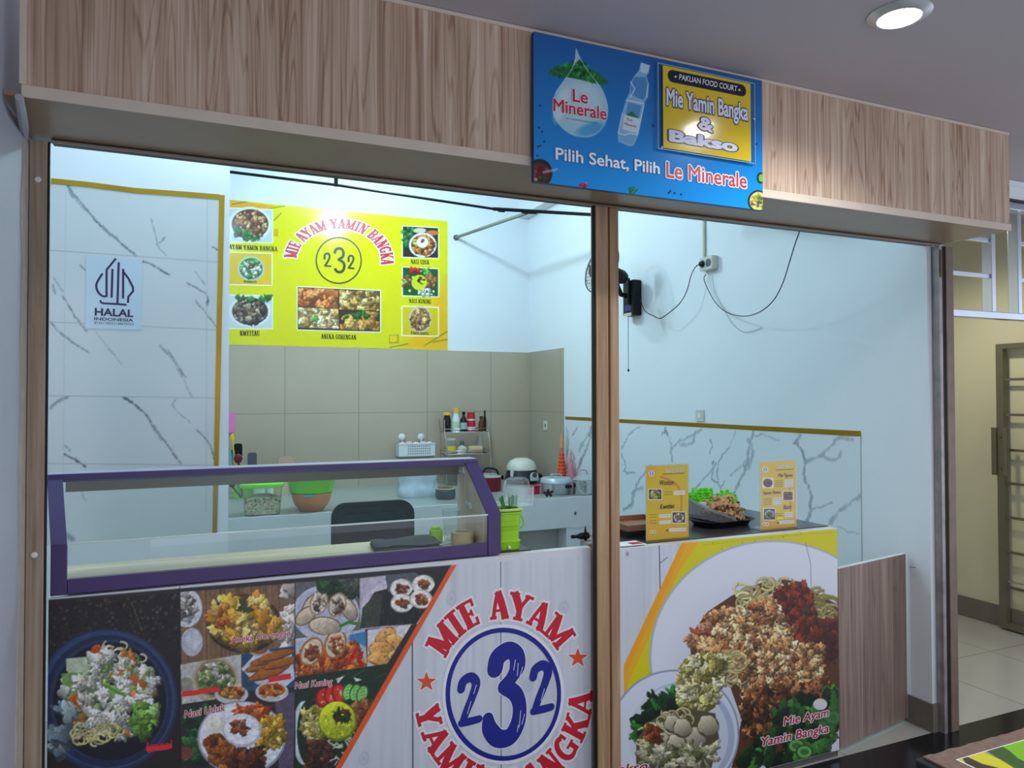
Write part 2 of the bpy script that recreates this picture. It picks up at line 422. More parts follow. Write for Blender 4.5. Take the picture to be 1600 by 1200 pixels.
# ------------------------------------------------------------------ printed sheets (vertex-colour grids) and lettering
class Sheet:
    def __init__(s, O, U, V, wu, wv, res, base):
        s.O = np.array(O, float); s.U = np.array(U, float); s.V = np.array(V, float)
        s.N = np.cross(s.U, s.V)
        s.nx = int(round(wu/res))+1; s.ny = int(round(wv/res))+1
        s.wu, s.wv, s.res = wu, wv, res
        s.gu = np.linspace(0, wu, s.nx); s.gv = np.linspace(0, wv, s.ny)
        s.a = np.zeros((s.ny, s.nx, 3)); s.a[:] = base
        s.rng = np.random.default_rng(7)
        s.ink = Ink(s)
    def uv(s, x, y):
        d = ray(x, y)
        t = ((s.O-CAM) @ s.N)/(d @ s.N)
        p = CAM+d*t-s.O
        return np.array([p @ s.U, p @ s.V])
    def jac(s, x, y):
        c = s.uv(x, y)
        return c, np.array([s.uv(x+1, y)-c, s.uv(x, y+1)-c]).T
    def win(s, u0, u1, v0, v1):
        i0 = max(0, int(u0/s.res)-1); i1 = min(s.nx, int(u1/s.res)+3)
        j0 = max(0, int(v0/s.res)-1); j1 = min(s.ny, int(v1/s.res)+3)
        if i0 >= i1 or j0 >= j1: return None
        g = np.meshgrid(s.gu[i0:i1], s.gv[j0:j1])
        return (slice(j0, j1), slice(i0, i1)), g[0], g[1]
    def mix(s, sl, m, col):
        a = s.a[sl]
        s.a[sl] = a+(np.asarray(col, float)-a)*m[..., None]
    def ell(s, x, y, rx, ry, col, rot=0, soft=1.0, alpha=1.0, lob=0.0, shade=0.0, seed=0):
        c, J = s.jac(x, y)
        R = max(rx, ry)*1.4+2
        q = J @ np.array([[R, -R, R, -R], [R, R, -R, -R]])
        w = s.win(c[0]+q[0].min(), c[0]+q[0].max(), c[1]+q[1].min(), c[1]+q[1].max())
        if w is None: return
        sl, gu, gv = w
        Ji = np.linalg.inv(J)
        du, dv = gu-c[0], gv-c[1]
        px = Ji[0, 0]*du+Ji[0, 1]*dv; py = Ji[1, 0]*du+Ji[1, 1]*dv
        cr, sr = math.cos(rot), math.sin(rot)
        ex = (px*cr+py*sr)/rx; ey = (-px*sr+py*cr)/ry
        d = np.sqrt(ex*ex+ey*ey)
        if lob:
            an = np.arctan2(ey, ex)
            d = d/(1+lob*(np.sin(2*an+seed*1.7)*0.8+0.9*np.sin(3*an+seed)+0.8*np.sin(5*an+seed*2.3)+0.6*np.sin(8*an+seed*4.1)))
        m = np.clip((1-d)*min(rx, ry)/soft+0.5, 0, 1)*alpha
        col = np.asarray(col, float)
        if shade:
            ga = -2.0+1.1*math.sin(seed*7.3)
            t1, t2 = seed*5.1, seed*5.1+1.2+0.5*math.sin(seed*3)
            rip = np.sin((px*math.cos(t1)+py*math.sin(t1))*0.9+seed*9)*np.sin((px*math.cos(t2)+py*math.sin(t2))*0.55+seed*4)
            amp = 0.45 if max(rx, ry) < 12 else 0.06
            f = 1+shade*np.clip((px*math.cos(ga)+py*math.sin(ga))/max(rx, ry)*0.8+amp*rip, -1, 1)
            c3 = np.clip(col[None, None]*f[..., None], 0, 255)
            a = s.a[sl]; s.a[sl] = a+(c3-a)*m[..., None]
        else: s.mix(sl, m, col)
    def polyuv(s, P, col, alpha=1.0, soft=1.0):
        P = np.array(P)
        w = s.win(P[:, 0].min(), P[:, 0].max(), P[:, 1].min(), P[:, 1].max())
        if w is None: return
        sl, gu, gv = w
        ins = np.zeros(gu.shape, bool); dm = np.full(gu.shape, 1e9)
        n = len(P)
        for i in range(n):
            a, b = P[i], P[(i+1) % n]
            e = b-a; L = e @ e+1e-12
            t = np.clip(((gu-a[0])*e[0]+(gv-a[1])*e[1])/L, 0, 1)
            dm = np.minimum(dm, np.hypot(gu-a[0]-t*e[0], gv-a[1]-t*e[1]))
            cond = (a[1] > gv) != (b[1] > gv)
            with np.errstate(divide='ignore', invalid='ignore'):
                xx = a[0]+(gv-a[1])/(b[1]-a[1]+1e-15)*e[0]
            ins ^= cond & (gu < xx)
        sd = np.where(ins, dm, -dm)
        s.mix(sl, np.clip(sd/(s.res*soft)+0.5, 0, 1)*alpha, col)
    def poly(s, pts, col, alpha=1.0, soft=1.0):
        s.polyuv([s.uv(*p) for p in pts], col, alpha, soft)
    def stroke(s, pts, w, col, alpha=1.0, soft=1.0):
        U = np.array([s.uv(*p) for p in pts])
        c, J = s.jac(*pts[len(pts)//2])
        wm = w*math.sqrt(abs(np.linalg.det(J)))/2
        W = s.win(U[:, 0].min()-wm*2, U[:, 0].max()+wm*2, U[:, 1].min()-wm*2, U[:, 1].max()+wm*2)
        if W is None: return
        sl, gu, gv = W
        dm = np.full(gu.shape, 1e9)
        for a, b in zip(U[:-1], U[1:]):
            e = b-a; L = e @ e+1e-12
            t = np.clip(((gu-a[0])*e[0]+(gv-a[1])*e[1])/L, 0, 1)
            dm = np.minimum(dm, np.hypot(gu-a[0]-t*e[0], gv-a[1]-t*e[1]))
        s.mix(sl, np.clip((wm-dm)/(s.res*soft)+0.5, 0, 1)*alpha, col)
    def clip(s, pts):
        """paint inside this outline only until done() is called"""
        s.keep = s.a.copy(); s.kp = pts
    def done(s, mottle=0.0):
        new = s.a; s.a = s.keep
        m = np.zeros((s.ny, s.nx, 3)); s.a, keep = m, s.a
        s.poly(s.kp, (1, 1, 1)); m = s.a
        if mottle:
            rr = np.random.default_rng(11)
            g = rr.normal(0, 1, (s.ny, s.nx))
            g = (g+np.roll(g, 1, 0)+np.roll(g, 1, 1)+np.roll(np.roll(g, 1, 0), 1, 1))/2
            k = rr.normal(0, 1, (s.ny//4+2, s.nx//4+2)).repeat(4, 0).repeat(4, 1)[:s.ny, :s.nx]
            k = (k+np.roll(k, 2, 0)+np.roll(k, 2, 1)+np.roll(np.roll(k, 2, 0), 2, 1))/2
            new = new*(1+mottle*0.6*g+mottle*0.5*k)[..., None]
        s.a = keep*(1-m)+np.clip(new, 0, 255)*m
    def pick(s, reg):
        r = s.rng
        if reg[0] == 'e':
            while True:
                a, b = r.uniform(-1, 1, 2)
                if a*a+b*b < 1: return reg[1]+a*reg[3], reg[2]+b*reg[4]
        P = np.array(reg)
        while True:
            x = r.uniform(P[:, 0].min(), P[:, 0].max()); y = r.uniform(P[:, 1].min(), P[:, 1].max())
            ins = False
            for i in range(len(P)):
                a, b = P[i], P[(i+1) % len(P)]
                if (a[1] > y) != (b[1] > y) and x < a[0]+(y-a[1])/(b[1]-a[1])*(b[0]-a[0]): ins = not ins
            if ins: return x, y
    def scat(s, reg, n, size, pal, asp=(0.45, 1.0), lob=0.16, shade=0.35, edge=0.55):
        r = s.rng
        for i in range(n):
            x, y = s.pick(reg)
            a = r.uniform(*size); b = a*r.uniform(*asp); th = r.uniform(0, math.pi)
            c = np.array(pal[r.integers(len(pal))], float)*r.uniform(0.85, 1.12)
            sd = r.uniform(0, 6)
            if edge < 1: s.ell(x+0.25*b, y+0.35*b, a*1.08, b*1.15, c*edge, th, 1.2, 0.8, lob, 0, sd)
            s.ell(x, y, a, b, np.clip(c, 0, 255), th, 1.0, 1, lob, shade, sd)
    def noodles(s, reg, n, rad, w, pal):
        r = s.rng
        for i in range(n):
            x, y = s.pick(reg); R = r.uniform(*rad); a0 = r.uniform(0, 6.3); sp = r.uniform(1.5, 4)
            c = np.array(pal[r.integers(len(pal))], float)*r.uniform(0.85, 1.1)
            pts = [(x+R*math.cos(a0+sp*t/7), y+R*0.8*math.sin(a0+sp*t/7)) for t in range(8)]
            s.stroke([(px+0.7, py+1.0) for px, py in pts], w, c*0.5, 0.7)
            s.stroke(pts, w, np.clip(c, 0, 255))
    def vein(s, pts, w, col, alpha=0.8, jit=2.0, n=6):
        r = s.rng
        P = smooth_path(pts, n)
        P = [p+r.normal(0, jit*0.35, 2) for p in P]
        for i in range(len(P)-1):
            s.stroke([P[i], P[i+1]], w*r.uniform(0.35, 1.5), col, alpha*r.uniform(0.45, 1.0), 1.6)
    def grain(s, amp, su, sv):
        """streaky value noise over the whole sheet (printed planks)"""
        r = np.random.default_rng(3)
        nu = max(3, int(s.wu/su)); nv = max(3, int(s.wv/sv))
        g = r.normal(0, 1, (nv+2, nu+2))
        fu = s.gu/s.wu*nu; fv = s.gv/s.wv*nv
        iu = fu.astype(int); iv = fv.astype(int); tu = (fu-iu)[None, :]; tv = (fv-iv)[:, None]
        G = (g[iv][:, iu]*(1-tu)*(1-tv)+g[iv][:, iu+1]*tu*(1-tv)+g[iv+1][:, iu]*(1-tu)*tv+g[iv+1][:, iu+1]*tu*tv)
        s.a += amp*G[..., None]
    def build(s, name, mat, parent=None, off=0.0012):
        gu, gv = np.meshgrid(s.gu, s.gv)
        P = s.O+s.N*off+gu[..., None]*s.U+gv[..., None]*s.V
        P = P.reshape(-1, 3)
        if parent is not None: P = P-np.array(parent.matrix_world.translation)
        nx, ny = s.nx, s.ny
        i, j = np.meshgrid(np.arange(nx-1), np.arange(ny-1))
        k = (j*nx+i).ravel()
        F = np.stack([k, k+1, k+1+nx, k+nx], 1).astype(np.int32)
        me = bpy.data.meshes.new(name)
        me.vertices.add(len(P)); me.vertices.foreach_set('co', P.ravel().astype(np.float32))
        me.loops.add(F.size); me.loops.foreach_set('vertex_index', F.ravel())
        me.polygons.add(len(F)); me.polygons.foreach_set('loop_start', np.arange(0, F.size, 4, dtype=np.int32))
        me.update(calc_edges=True)
        ca = me.color_attributes.new('Col', 'FLOAT_COLOR', 'POINT')
        L = lin(np.clip(s.a, 0, 255)).reshape(-1, 3)
        ca.data.foreach_set('color', np.concatenate([L, np.ones((len(L), 1))], 1).ravel().astype(np.float32))
        me.materials.append(mat)
        ob = bpy.data.objects.new(name, me); COL.objects.link(ob)
        if parent is not None: ob.parent = parent
        return ob

_txt = {}
def text_geo(body, off, shear):
    key = (body, round(off, 4), shear)
    if key not in _txt:
        cu = bpy.data.curves.new('t', 'FONT'); cu.body = body; cu.size = 1; cu.offset = off; cu.shear = shear
        cu.resolution_u = 3; cu.dimensions = '2D'; cu.fill_mode = 'FRONT'
        ob = bpy.data.objects.new('t', cu); COL.objects.link(ob)
        dg = bpy.context.evaluated_depsgraph_get()
        me = bpy.data.meshes.new_from_object(ob.evaluated_get(dg))
        V = np.array([v.co[:2] for v in me.vertices]); F = [tuple(p.vertices) for p in me.polygons]
        bpy.data.objects.remove(ob); bpy.data.curves.remove(cu); bpy.data.meshes.remove(me)
        _txt[key] = (V, F)
    return _txt[key]

def arc(cx, cy, rx, ry, a0, a1, n=9):
    return [(cx+rx*math.cos(math.radians(a0+(a1-a0)*i/(n-1))), cy+ry*math.sin(math.radians(a0+(a1-a0)*i/(n-1)))) for i in range(n)]
T, t_ = 0.21, 0.10
def _sf(x0, x1, y): return ([(x0, y), (x1, y)], t_)
SLAB = {   # slab-serif capitals as strokes: advance, [(points, width)]
 ' ': (0.42, []),
 'I': (0.50, [([(.25, 0), (.25, 1)], T), _sf(.04, .46, .05), _sf(.04, .46, .95)]),
 'M': (0.98, [([(.17, 0), (.17, 1)], .12), ([(.80, 0), (.80, 1)], T), ([(.18, 1), (.48, .05)], .19), ([(.48, .05), (.80, 1)], .1), _sf(.02, .32, .05), _sf(.62, .97, .05), _sf(.02, .24, .95), _sf(.74, .97, .95)]),
 'E': (0.68, [([(.2, 0), (.2, 1)], T), _sf(.03, .6, .05), _sf(.03, .6, .95), _sf(.2, .46, .5), ([(.57, 0), (.57, .28)], .08), ([(.57, .72), (.57, 1)], .08), ([(.45, .38), (.45, .62)], .07)]),
 'A': (0.82, [([(.14, 0), (.40, 1)], .1), ([(.40, 1), (.68, 0)], .2), ([(.22, .3), (.58, .3)], .08), _sf(.01, .28, .05), _sf(.5, .82, .05)]),
 'Y': (0.78, [([(.14, 1), (.40, .42)], .2), ([(.66, 1), (.40, .42)], .1), ([(.40, .48), (.40, 0)], .2), _sf(.2, .6, .05), _sf(.0, .32, .95), _sf(.52, .8, .95)]),
 'N': (0.82, [([(.16, 0), (.16, 1)], .1), ([(.18, 1), (.64, 0)], .2), ([(.66, 0), (.66, 1)], .1), _sf(.02, .30, .05), _sf(.02, .26, .95), _sf(.52, .8, .95)]),
 'B': (0.74, [([(.2, 0), (.2, 1)], T), _sf(.03, .42, .05), _sf(.03, .42, .95), _sf(.2, .42, .52), (arc(.42, .735, .16, .215, -90, 90), .15), (arc(.42, .285, .2, .235, -90, 90), .17)]),
 'G': (0.80, [(arc(.40, .5, .28, .42, 55, 270, 14), .19), ([(.40, .07), (.62, .14)], .12), ([(.62, .05), (.62, .42)], .16), _sf(.42, .76, .42), ([(.64, .68), (.64, .96)], .1)]),
 'K': (0.80, [([(.2, 0), (.2, 1)], T), _sf(.03, .38, .05), _sf(.03, .38, .95), ([(.28, .42), (.62, .95)], .1), ([(.38, .58), (.66, .05)], .18), _sf(.50, .8, .95), _sf(.52, .82, .05)]),
 'W': (1.02, [([(.12, 1), (.32, 0)], .18), ([(.32, 0), (.52, .9)], .09), ([(.52, .9), (.72, 0)], .18), ([(.72, 0), (.9, 1)], .09), _sf(.0, .28, .95), _sf(.78, 1.02, .95)]),
 'T': (0.72, [([(.36, 0), (.36, 1)], T), _sf(.03, .69, .95), _sf(.18, .54, .05), ([(.06, .72), (.06, 1)], .08), ([(.66, .72), (.66, 1)], .08)]),
 'U': (0.78, [([(.18, 1), (.18, .28)], T), ([(.62, 1), (.62, .28)], .1), (arc(.40, .30, .22, .25, 180, 360), .15), _sf(.02, .36, .95), _sf(.5, .76, .95)]),
 'O': (0.78, [(arc(.39, .5, .27, .44, 0, 360, 20), .18)]),
 'D': (0.78, [([(.2, 0), (.2, 1)], T), _sf(.03, .42, .05), _sf(.03, .42, .95), (arc(.40, .5, .26, .45, -90, 90, 12), .17)]),
 'R': (0.78, [([(.2, 0), (.2, 1)], T), _sf(.03, .38, .05), _sf(.03, .42, .95), _sf(.2, .42, .48), (arc(.42, .715, .17, .235, -90, 90), .15), ([(.40, .48), (.66, .03)], .17), _sf(.56, .8, .05)]),
 'S': (0.66, [(arc(.33, .73, .2, .21, 20, 250, 10)+arc(.33, .27, .21, .22, 70, -160, 10), .16)]),
}
class Ink:
    """flat lettering and line art lying on a sheet"""
    def __init__(s, sh):
        s.sh = sh; s.v = []; s.f = []; s.c = []; s.grp = 'emblem'; s.g = []; s.k = 0
    def add(s, V, F, col, lay):
        o = len(s.v)
        s.n = getattr(s, 'n', 0)+1            # neighbouring strokes a few microns apart
        lay = lay+(s.n % 64)*3e-6
        s.v += [(p[0], p[1], lay) for p in V]
        s.f += [tuple(i+o for i in f) for f in F]
        s.c += [col]*len(F); s.g += [s.grp]*len(F)
    def band(s, P, w, col, lay, cap=0.0, round_=False):
        """polyline in sheet metres; w scalar or per-point widths"""
        P = np.array(P, float); n = len(P)
        w = np.array(w, float)*np.ones(n)
        if cap:
            d0 = P[0]-P[1]; P[0] = P[0]+d0/np.linalg.norm(d0)*cap
            d1 = P[-1]-P[-2]; P[-1] = P[-1]+d1/np.linalg.norm(d1)*cap
        L = []; R = []
        for i in range(n):
            if i == 0: d = P[1]-P[0]
            elif i == n-1: d = P[-1]-P[-2]
            else:
                a = P[i]-P[i-1]; b = P[i+1]-P[i]
                d = a/(np.linalg.norm(a)+1e-12)+b/(np.linalg.norm(b)+1e-12)
            d = d/(np.linalg.norm(d)+1e-12)
            nn = np.array([-d[1], d[0]])
            L.append(P[i]+nn*w[i]/2); R.append(P[i]-nn*w[i]/2)
        s.add(L+R, [(i, n+i, n+i+1, i+1) for i in range(n-1)], col, lay)
        if round_:
            for q, ww in ((P[0], w[0]), (P[-1], w[-1])):
                s.add([q+ww/2*np.array([math.cos(a), math.sin(a)]) for a in np.linspace(0, 6.283, 13)[:-1]], [tuple(range(12))], col, lay)
    def pband(s, pts, w, col, lay, cap=0, smooth=0, round_=False):
        """same with photo pixels"""
        ws = np.array(w, float)*np.ones(len(pts))
        if smooth:
            Q = smooth_path([np.array([p[0], p[1], a]) for p, a in zip(pts, ws)], smooth)
            pts = [q[:2] for q in Q]; ws = np.array([q[2] for q in Q])
        c, J = s.sh.jac(*pts[len(pts)//2]); k = math.sqrt(abs(np.linalg.det(J)))
        s.band([s.sh.uv(*p) for p in pts], ws*k, col, lay, cap*k, round_)
    def ppoly(s, pts, col, lay):
        s.add([s.sh.uv(*p) for p in pts], [tuple(range(len(pts)))], col, lay)
    def text(s, body, p0, p1, h, col, lay, bold=0.0, out=None, shear=0.0, fn=None):
        """p0,p1: baseline ends in photo pixels, h: capital height in pixels, out: (colour, extra offset)"""
        a, b = s.sh.uv(*p0), s.sh.uv(*p1)
        wd = np.linalg.norm(b-a); ux = (b-a)/wd; uy = np.array([-ux[1], ux[0]])
        mid = ((p0[0]+p1[0])/2, (p0[1]+p1[1])/2)
        hh = np.linalg.norm(s.sh.uv(mid[0], mid[1]-h)-s.sh.uv(*mid))
        V0, _ = text_geo(body, 0.0, shear)
        capH = text_geo('H', 0.0, 0.0)[0][:, 1].max()
        x0, x1 = V0[:, 0].min(), V0[:, 0].max()
        sx, sy = wd/(x1-x0), hh/capH
        jobs = [(bold, col, lay)]
        if out: jobs.insert(0, (bold+out[1], out[0], lay-0.00025))
        s.k += 1; s.grp = 'caption %d' % s.k
        V, F = text_geo(body, 0.0, shear)
        kx, ky = sx, min(sy, sx*1.6)
        for off, cc, ll in jobs:
            sh_ = [(0.0, 0.0)]
            if off > 0.002:
                for rr_ in ((0.5, 1.0) if off > 0.035 else (1.0,)):
                    sh_ += [(rr_*off*math.cos(a), rr_*off*math.sin(a)) for a in np.linspace(0, 2*math.pi, 11)[:-1]]
            for ex, ey in sh_:
                P = [a+ux*((p[0]-x0)*sx+ex*kx)+uy*(p[1]*sy+ey*ky) for p in V]
                s.n = getattr(s, 'n', 0)
                s.add(P, F, cc, ll)
        s.grp = 'emblem'
    def slab(s, body, fn, wid, hh, col, lay, out=None, grow=0.0):
        """slab-serif text through fn(x, y) -> sheet metres; x in 0..1 of the run, y in 0..1 of the height"""
        tot = sum(SLAB[ch][0] for ch in body)
        kx = wid/tot
        s.k += 1; s.grp = 'caption %d' % s.k
        jobs = [(grow, col, lay)]
        if out: jobs.insert(0, (out[1]+grow, out[0], lay-0.00025))
        for g, cc, ll in jobs:
            x = 0
            for ch in body:
                adv, st = SLAB[ch]
                for pts, w in st:
                    Q = []
                    for i in range(len(pts)-1):
                        k = 3 if len(pts) == 2 else 1
                        for j in range(k):
                            f = j/k
                            Q.append((pts[i][0]*(1-f)+pts[i+1][0]*f, pts[i][1]*(1-f)+pts[i+1][1]*f))
                    Q.append(pts[-1])
                    P = [fn((x+p[0])/tot, p[1]) for p in Q]
                    dx, dy = pts[-1][0]-pts[0][0], pts[-1][1]-pts[0][1]
                    L = math.hypot(dx, dy)+1e-9
                    ww = w*(kx*abs(dy)/L+hh*abs(dx)/L) if len(pts) == 2 else w*(kx+hh)/2
                    s.band(P, ww+2*g, cc, ll, g)
                x += adv
        s.grp = 'emblem'
    def slab_line(s, body, p0, p1, h, col, lay, out=None, grow=0.0):
        a, b = s.sh.uv(*p0), s.sh.uv(*p1); wd = np.linalg.norm(b-a); ux = (b-a)/wd; uy = np.array([-ux[1], ux[0]])
        hh = np.linalg.norm(s.sh.uv(p0[0], p0[1]-h)-a)
        s.slab(body, lambda x, y: a+ux*x*wd+uy*y*hh, wd, hh, col, lay, out, grow)
    def slab_arc(s, body, c, rx, ry, r0, r1, a0, a1, col, lay, out=None, flip=False, grow=0.0):
        """around the pixel ellipse c,rx,ry; r0 baseline and r1 cap line as multiples; angles in degrees from a0 to a1"""
        _, J = s.sh.jac(*c); k = math.sqrt(abs(np.linalg.det(J)))
        hh = abs(r1-r0)*math.sqrt(rx*ry)*k
        wid = abs(math.radians(a1-a0))*math.sqrt(rx*ry)*k*(r0+r1)/2
        def fn(x, y):
            an = math.radians(a0+(a1-a0)*x); r = r0+(r1-r0)*y
            return s.sh.uv(c[0]+rx*r*math.cos(an), c[1]-ry*r*math.sin(an))
        s.slab(body, fn, wid, hh, col, lay, out, grow)
    def ring(s, c, rx, ry, w, col, lay):
        old, s.grp = s.grp, 'logo_ring'
        s.pband([(c[0]+rx*math.cos(q), c[1]+ry*math.sin(q)) for q in np.linspace(0, 2*math.pi, 65)], w, col, lay)
        s.grp = old
    def star(s, x, y, r, col, lay, rot=0):
        old, s.grp = s.grp, 'star %d' % x
        pts = [(x+(r if i % 2 == 0 else r*.4)*math.sin(i*math.pi/5+rot), y-(r if i % 2 == 0 else r*.4)*math.cos(i*math.pi/5+rot)) for i in range(10)]
        c = s.sh.uv(x, y)
        P = [s.sh.uv(*p) for p in pts]
        s.add([c]+P, [(0, i+1, (i+1) % 10+1) for i in range(10)], col, lay)
        s.grp = old
    def build(s, name, mat, parent=None):
        sh = s.sh
        for grp in sorted(set(s.g)):
            fi = [k for k, g in enumerate(s.g) if g == grp]
            V = []; F = []; cols = []
            for k in fi:
                F.append(tuple(range(len(V), len(V)+len(s.f[k])))); V += [s.v[q] for q in s.f[k]]
                cols += [*lin(s.c[k]), 1.0]*len(s.f[k])
            V = np.array(V)
            P = sh.O+sh.N*V[:, 2:3]+V[:, 0:1]*sh.U+V[:, 1:2]*sh.V
            if parent is not None: P = P-np.array(parent.matrix_world.translation)
            nm = name if grp.startswith('caption') else grp.split()[0]
            me = bpy.data.meshes.new(nm)
            me.from_pydata([tuple(map(float, p)) for p in P], [], F)
            ca = me.color_attributes.new('Col', 'FLOAT_COLOR', 'CORNER')
            ca.data.foreach_set('color', np.array(cols, np.float32))
            me.materials.append(mat)
            ob = bpy.data.objects.new(nm, me); COL.objects.link(ob)
            if parent is not None: ob.parent = parent
INK = ink_mat('printed_ink', 0.4)
def crop(ox, oy, k):
    """positions read off an enlarged detail of the photograph"""
    return lambda *p: [(ox+x/k, oy+y/k) for x, y in p]

# ================================================================== SETTING
XW, YB, YP, YC = 3.344, 7.27, 2.475, 2.52
SOF, YF = 2.41, 2.167
A3 = lambda *v: np.array(v, float)

struct(MB().box((-0.6, 1.75, -0.06), (7.5, 2.513, 0)).build('floor', GRANITE))
struct(MB().box((-0.6, -4, -0.06), (7.5, 1.75, 0)).build('floor', HALLTILE))
struct(MB().box((-1.2, 2.513, -0.06), (7.5, 8, -0.002)).build('floor', FLOORTILE))
struct(MB().box((-0.6, -4, CEIL), (7.5, 2.30, CEIL+0.08)).build('ceiling', CEILPAINT))
struct(MB().box((3.47, 2.30, CEIL), (7.5, 8, CEIL+0.08)).build('ceiling', CEILPAINT))
struct(MB().box((-1.2, 2.56, KCEIL), (3.46, 7.35, KCEIL+0.08)).build('ceiling', PAINT))
wl = struct(MB().box((-0.65, -4, 0), (-0.445, 2.56, CEIL)).build('wall_left', HALLPAINT))
rp_ = random.Random(2)
pe = [(2.474, 0.0)]+[(2.474, SOF-0.03)]+[(2.395+rp_.uniform(-.012, .012), z) for z in np.linspace(SOF-0.03, 0.0, 30)]
MB().prism(pe, 'X', -0.4449, -0.4425).build('plaster_edge', plain('rough_plaster_edge', (186, 174, 164), 0.7, var=0.1, scale=30, bump=0.4), wl)
struct(MB().box((-1.2, 2.56, 0), (-1.1, 7.35, KCEIL)).build('wall_left', PAINT))
struct(MB().box((-1.2, 2.50, SOF+0.03), (3.46, 2.58, KCEIL+0.08)).build('wall_front', PAINT))
wall_back = struct(MB().box((-1.2, YB, 0), (3.46, YB+0.1, KCEIL)).build('wall_back', PAINT))
wall_right = struct(MB().box((XW, 2.522, 0), (3.462, YB+0.1, KCEIL)).build('wall_right', PAINT))
# corridor
wall_corr = struct(MB().box((5.335, 2.72, 0), (5.45, 8, CEIL)).build('wall_right', BEIGE))
struct(MB().box((3.46, 7.9, 0), (5.4, 8, CEIL)).build('wall_back', BEIGE))
struct(MB().box((5.45, -4, 0), (7.5, -3.9, CEIL)).build('wall_front', HALLPAINT))
MB().box((5.317, 2.72, 0), (5.3345, 7.9, 0.145)).build('skirting', SKIRT, wall_corr)
zb = at(1590, 306, Y=2.70)[2]
bulk = struct(MB().box((3.47, 2.70, zb), (7.4, 2.78, CEIL-0.001)).build('wall_back', HALLPAINT))
cornice = MB()
cornice.prism([(2.699, CEIL-0.002), (2.699, CEIL-0.085), (2.685, CEIL-0.085), (2.683, CEIL-0.07), (2.668, CEIL-0.055), (2.66, CEIL-0.03), (2.648, CEIL-0.024), (2.64, CEIL-0.002)], 'X', 3.47, 7.4)
cornice.build('cornice', PAINT, bulk)
MB().box((3.47, 2.69, zb-0.03), (7.4, 2.79, zb-0.0005)).build('lintel_shadow_gap', BLACKGAP, bulk)

# right wall of the kitchen: skirting, gold strip, marble wainscot, side backsplash
MB().box((XW-0.012, 2.512, 0), (XW-0.0005, YB-0.05, 0.135)).build('skirting', SKIRT, wall_right)
MB().box((XW-0.013, 2.508, 0), (3.462, 2.5215, 0.135)).build('skirting', SKIRT, wall_right)
zg = at(1345, 682, X=XW)[2]
yg0, yg1 = at(884, 655, X=XW)[1], at(1345, 682, X=XW)[1]
wains = Sheet((XW, yg0, 0.136), (0, -1, 0), (0, 0, 1), yg0-yg1, zg-0.136, 0.006, (220, 227, 232))
G1, G2 = (140, 148, 158), (168, 176, 184)
K7 = crop(940, 640, 3.81)
def V(pts, w, col=G1, a=0.75, j=2.2): wains.vein(K7(*pts), w*0.62, col, a, j)
V([(120, 240), (150, 180), (190, 130), (230, 105)], 4, G2); V([(120, 260), (145, 330), (140, 370), (200, 375)], 3)
V([(380, 110), (410, 190), (425, 310)], 5); V([(385, 120), (360, 150)], 4); V([(420, 240), (460, 190), (520, 170), (600, 115)], 5, G2)
V([(470, 210), (540, 200), (560, 160)], 6, G2); V([(130, 600), (180, 560), (190, 500), (240, 400), (300, 330)], 5)
V([(180, 590), (200, 490), (245, 470)], 7, G2); V([(800, 130), (760, 230), (710, 290), (690, 380), (710, 470)], 3)
V([(910, 120), (880, 220), (870, 320), (820, 430), (780, 520)], 6); V([(880, 180), (900, 260), (870, 350)], 9, G2)
V([(870, 300), (830, 340), (770, 390)], 4, G2); V([(920, 160), (970, 150), (1060, 185)], 2.5); V([(670, 310), (650, 370), (530, 500)], 4.5)
V([(680, 320), (660, 400), (690, 440)], 3); V([(530, 540), (570, 540), (600, 570)], 3); V([(735, 420), (715, 465)], 3)
V([(1165, 195), (1200, 250), (1215, 310), (1210, 400), (1250, 500), (1245, 600), (1230, 670)], 6); V([(1150, 200), (1190, 150)], 6)
V([(1220, 310), (1290, 280), (1370, 220), (1410, 170), (1500, 180)], 7, G2); V([(1310, 270), (1390, 300), (1430, 250)], 7, G2)
V([(1255, 585), (1310, 580), (1380, 555)], 3); V([(1360, 680), (1420, 600), (1500, 545), (1545, 510)], 8, G2); V([(1405, 700), (1540, 745)], 2)
V([(650, 180), (660, 215), (645, 265)], 3)
K6 = crop(600, 600, 4.286)
def V6(pts, w, col=G1): wains.vein(K6(*pts), w, col, 0.75, 1.6)
V6([(1390, 290), (1370, 400), (1330, 500), (1290, 600)], 4); V6([(1400, 300), (1350, 370), (1310, 450)], 4, G2)
V6([(1300, 280), (1270, 340)], 2); V6([(1225, 290), (1240, 400), (1230, 480)], 3, G2); V6([(1250, 440), (1275, 480), (1265, 540)], 2)
wains.build('marble_wainscot', MARBLE, wall_right, 0.004)
MB().box((XW-0.006, yg1, zg), (XW-0.0005, yg0, zg+0.030)).build('gold_strip', GOLD, wall_right)
ybs = at(881, 548, X=XW)[1]; zbs = at(826, 551, X=XW)[2]
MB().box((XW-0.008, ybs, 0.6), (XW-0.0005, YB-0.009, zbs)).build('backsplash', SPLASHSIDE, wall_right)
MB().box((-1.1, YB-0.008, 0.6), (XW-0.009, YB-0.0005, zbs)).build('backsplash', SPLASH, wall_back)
# boxed beam high in the corner
xb = at(808, 320, Y=YB)[0]; zbm = at(826, 342, X=XW)[2]
struct(MB().box((xb, 2.6, zbm), (XW-0.001, YB-0.001, KCEIL-0.001)).build('trim_1', PAINT))

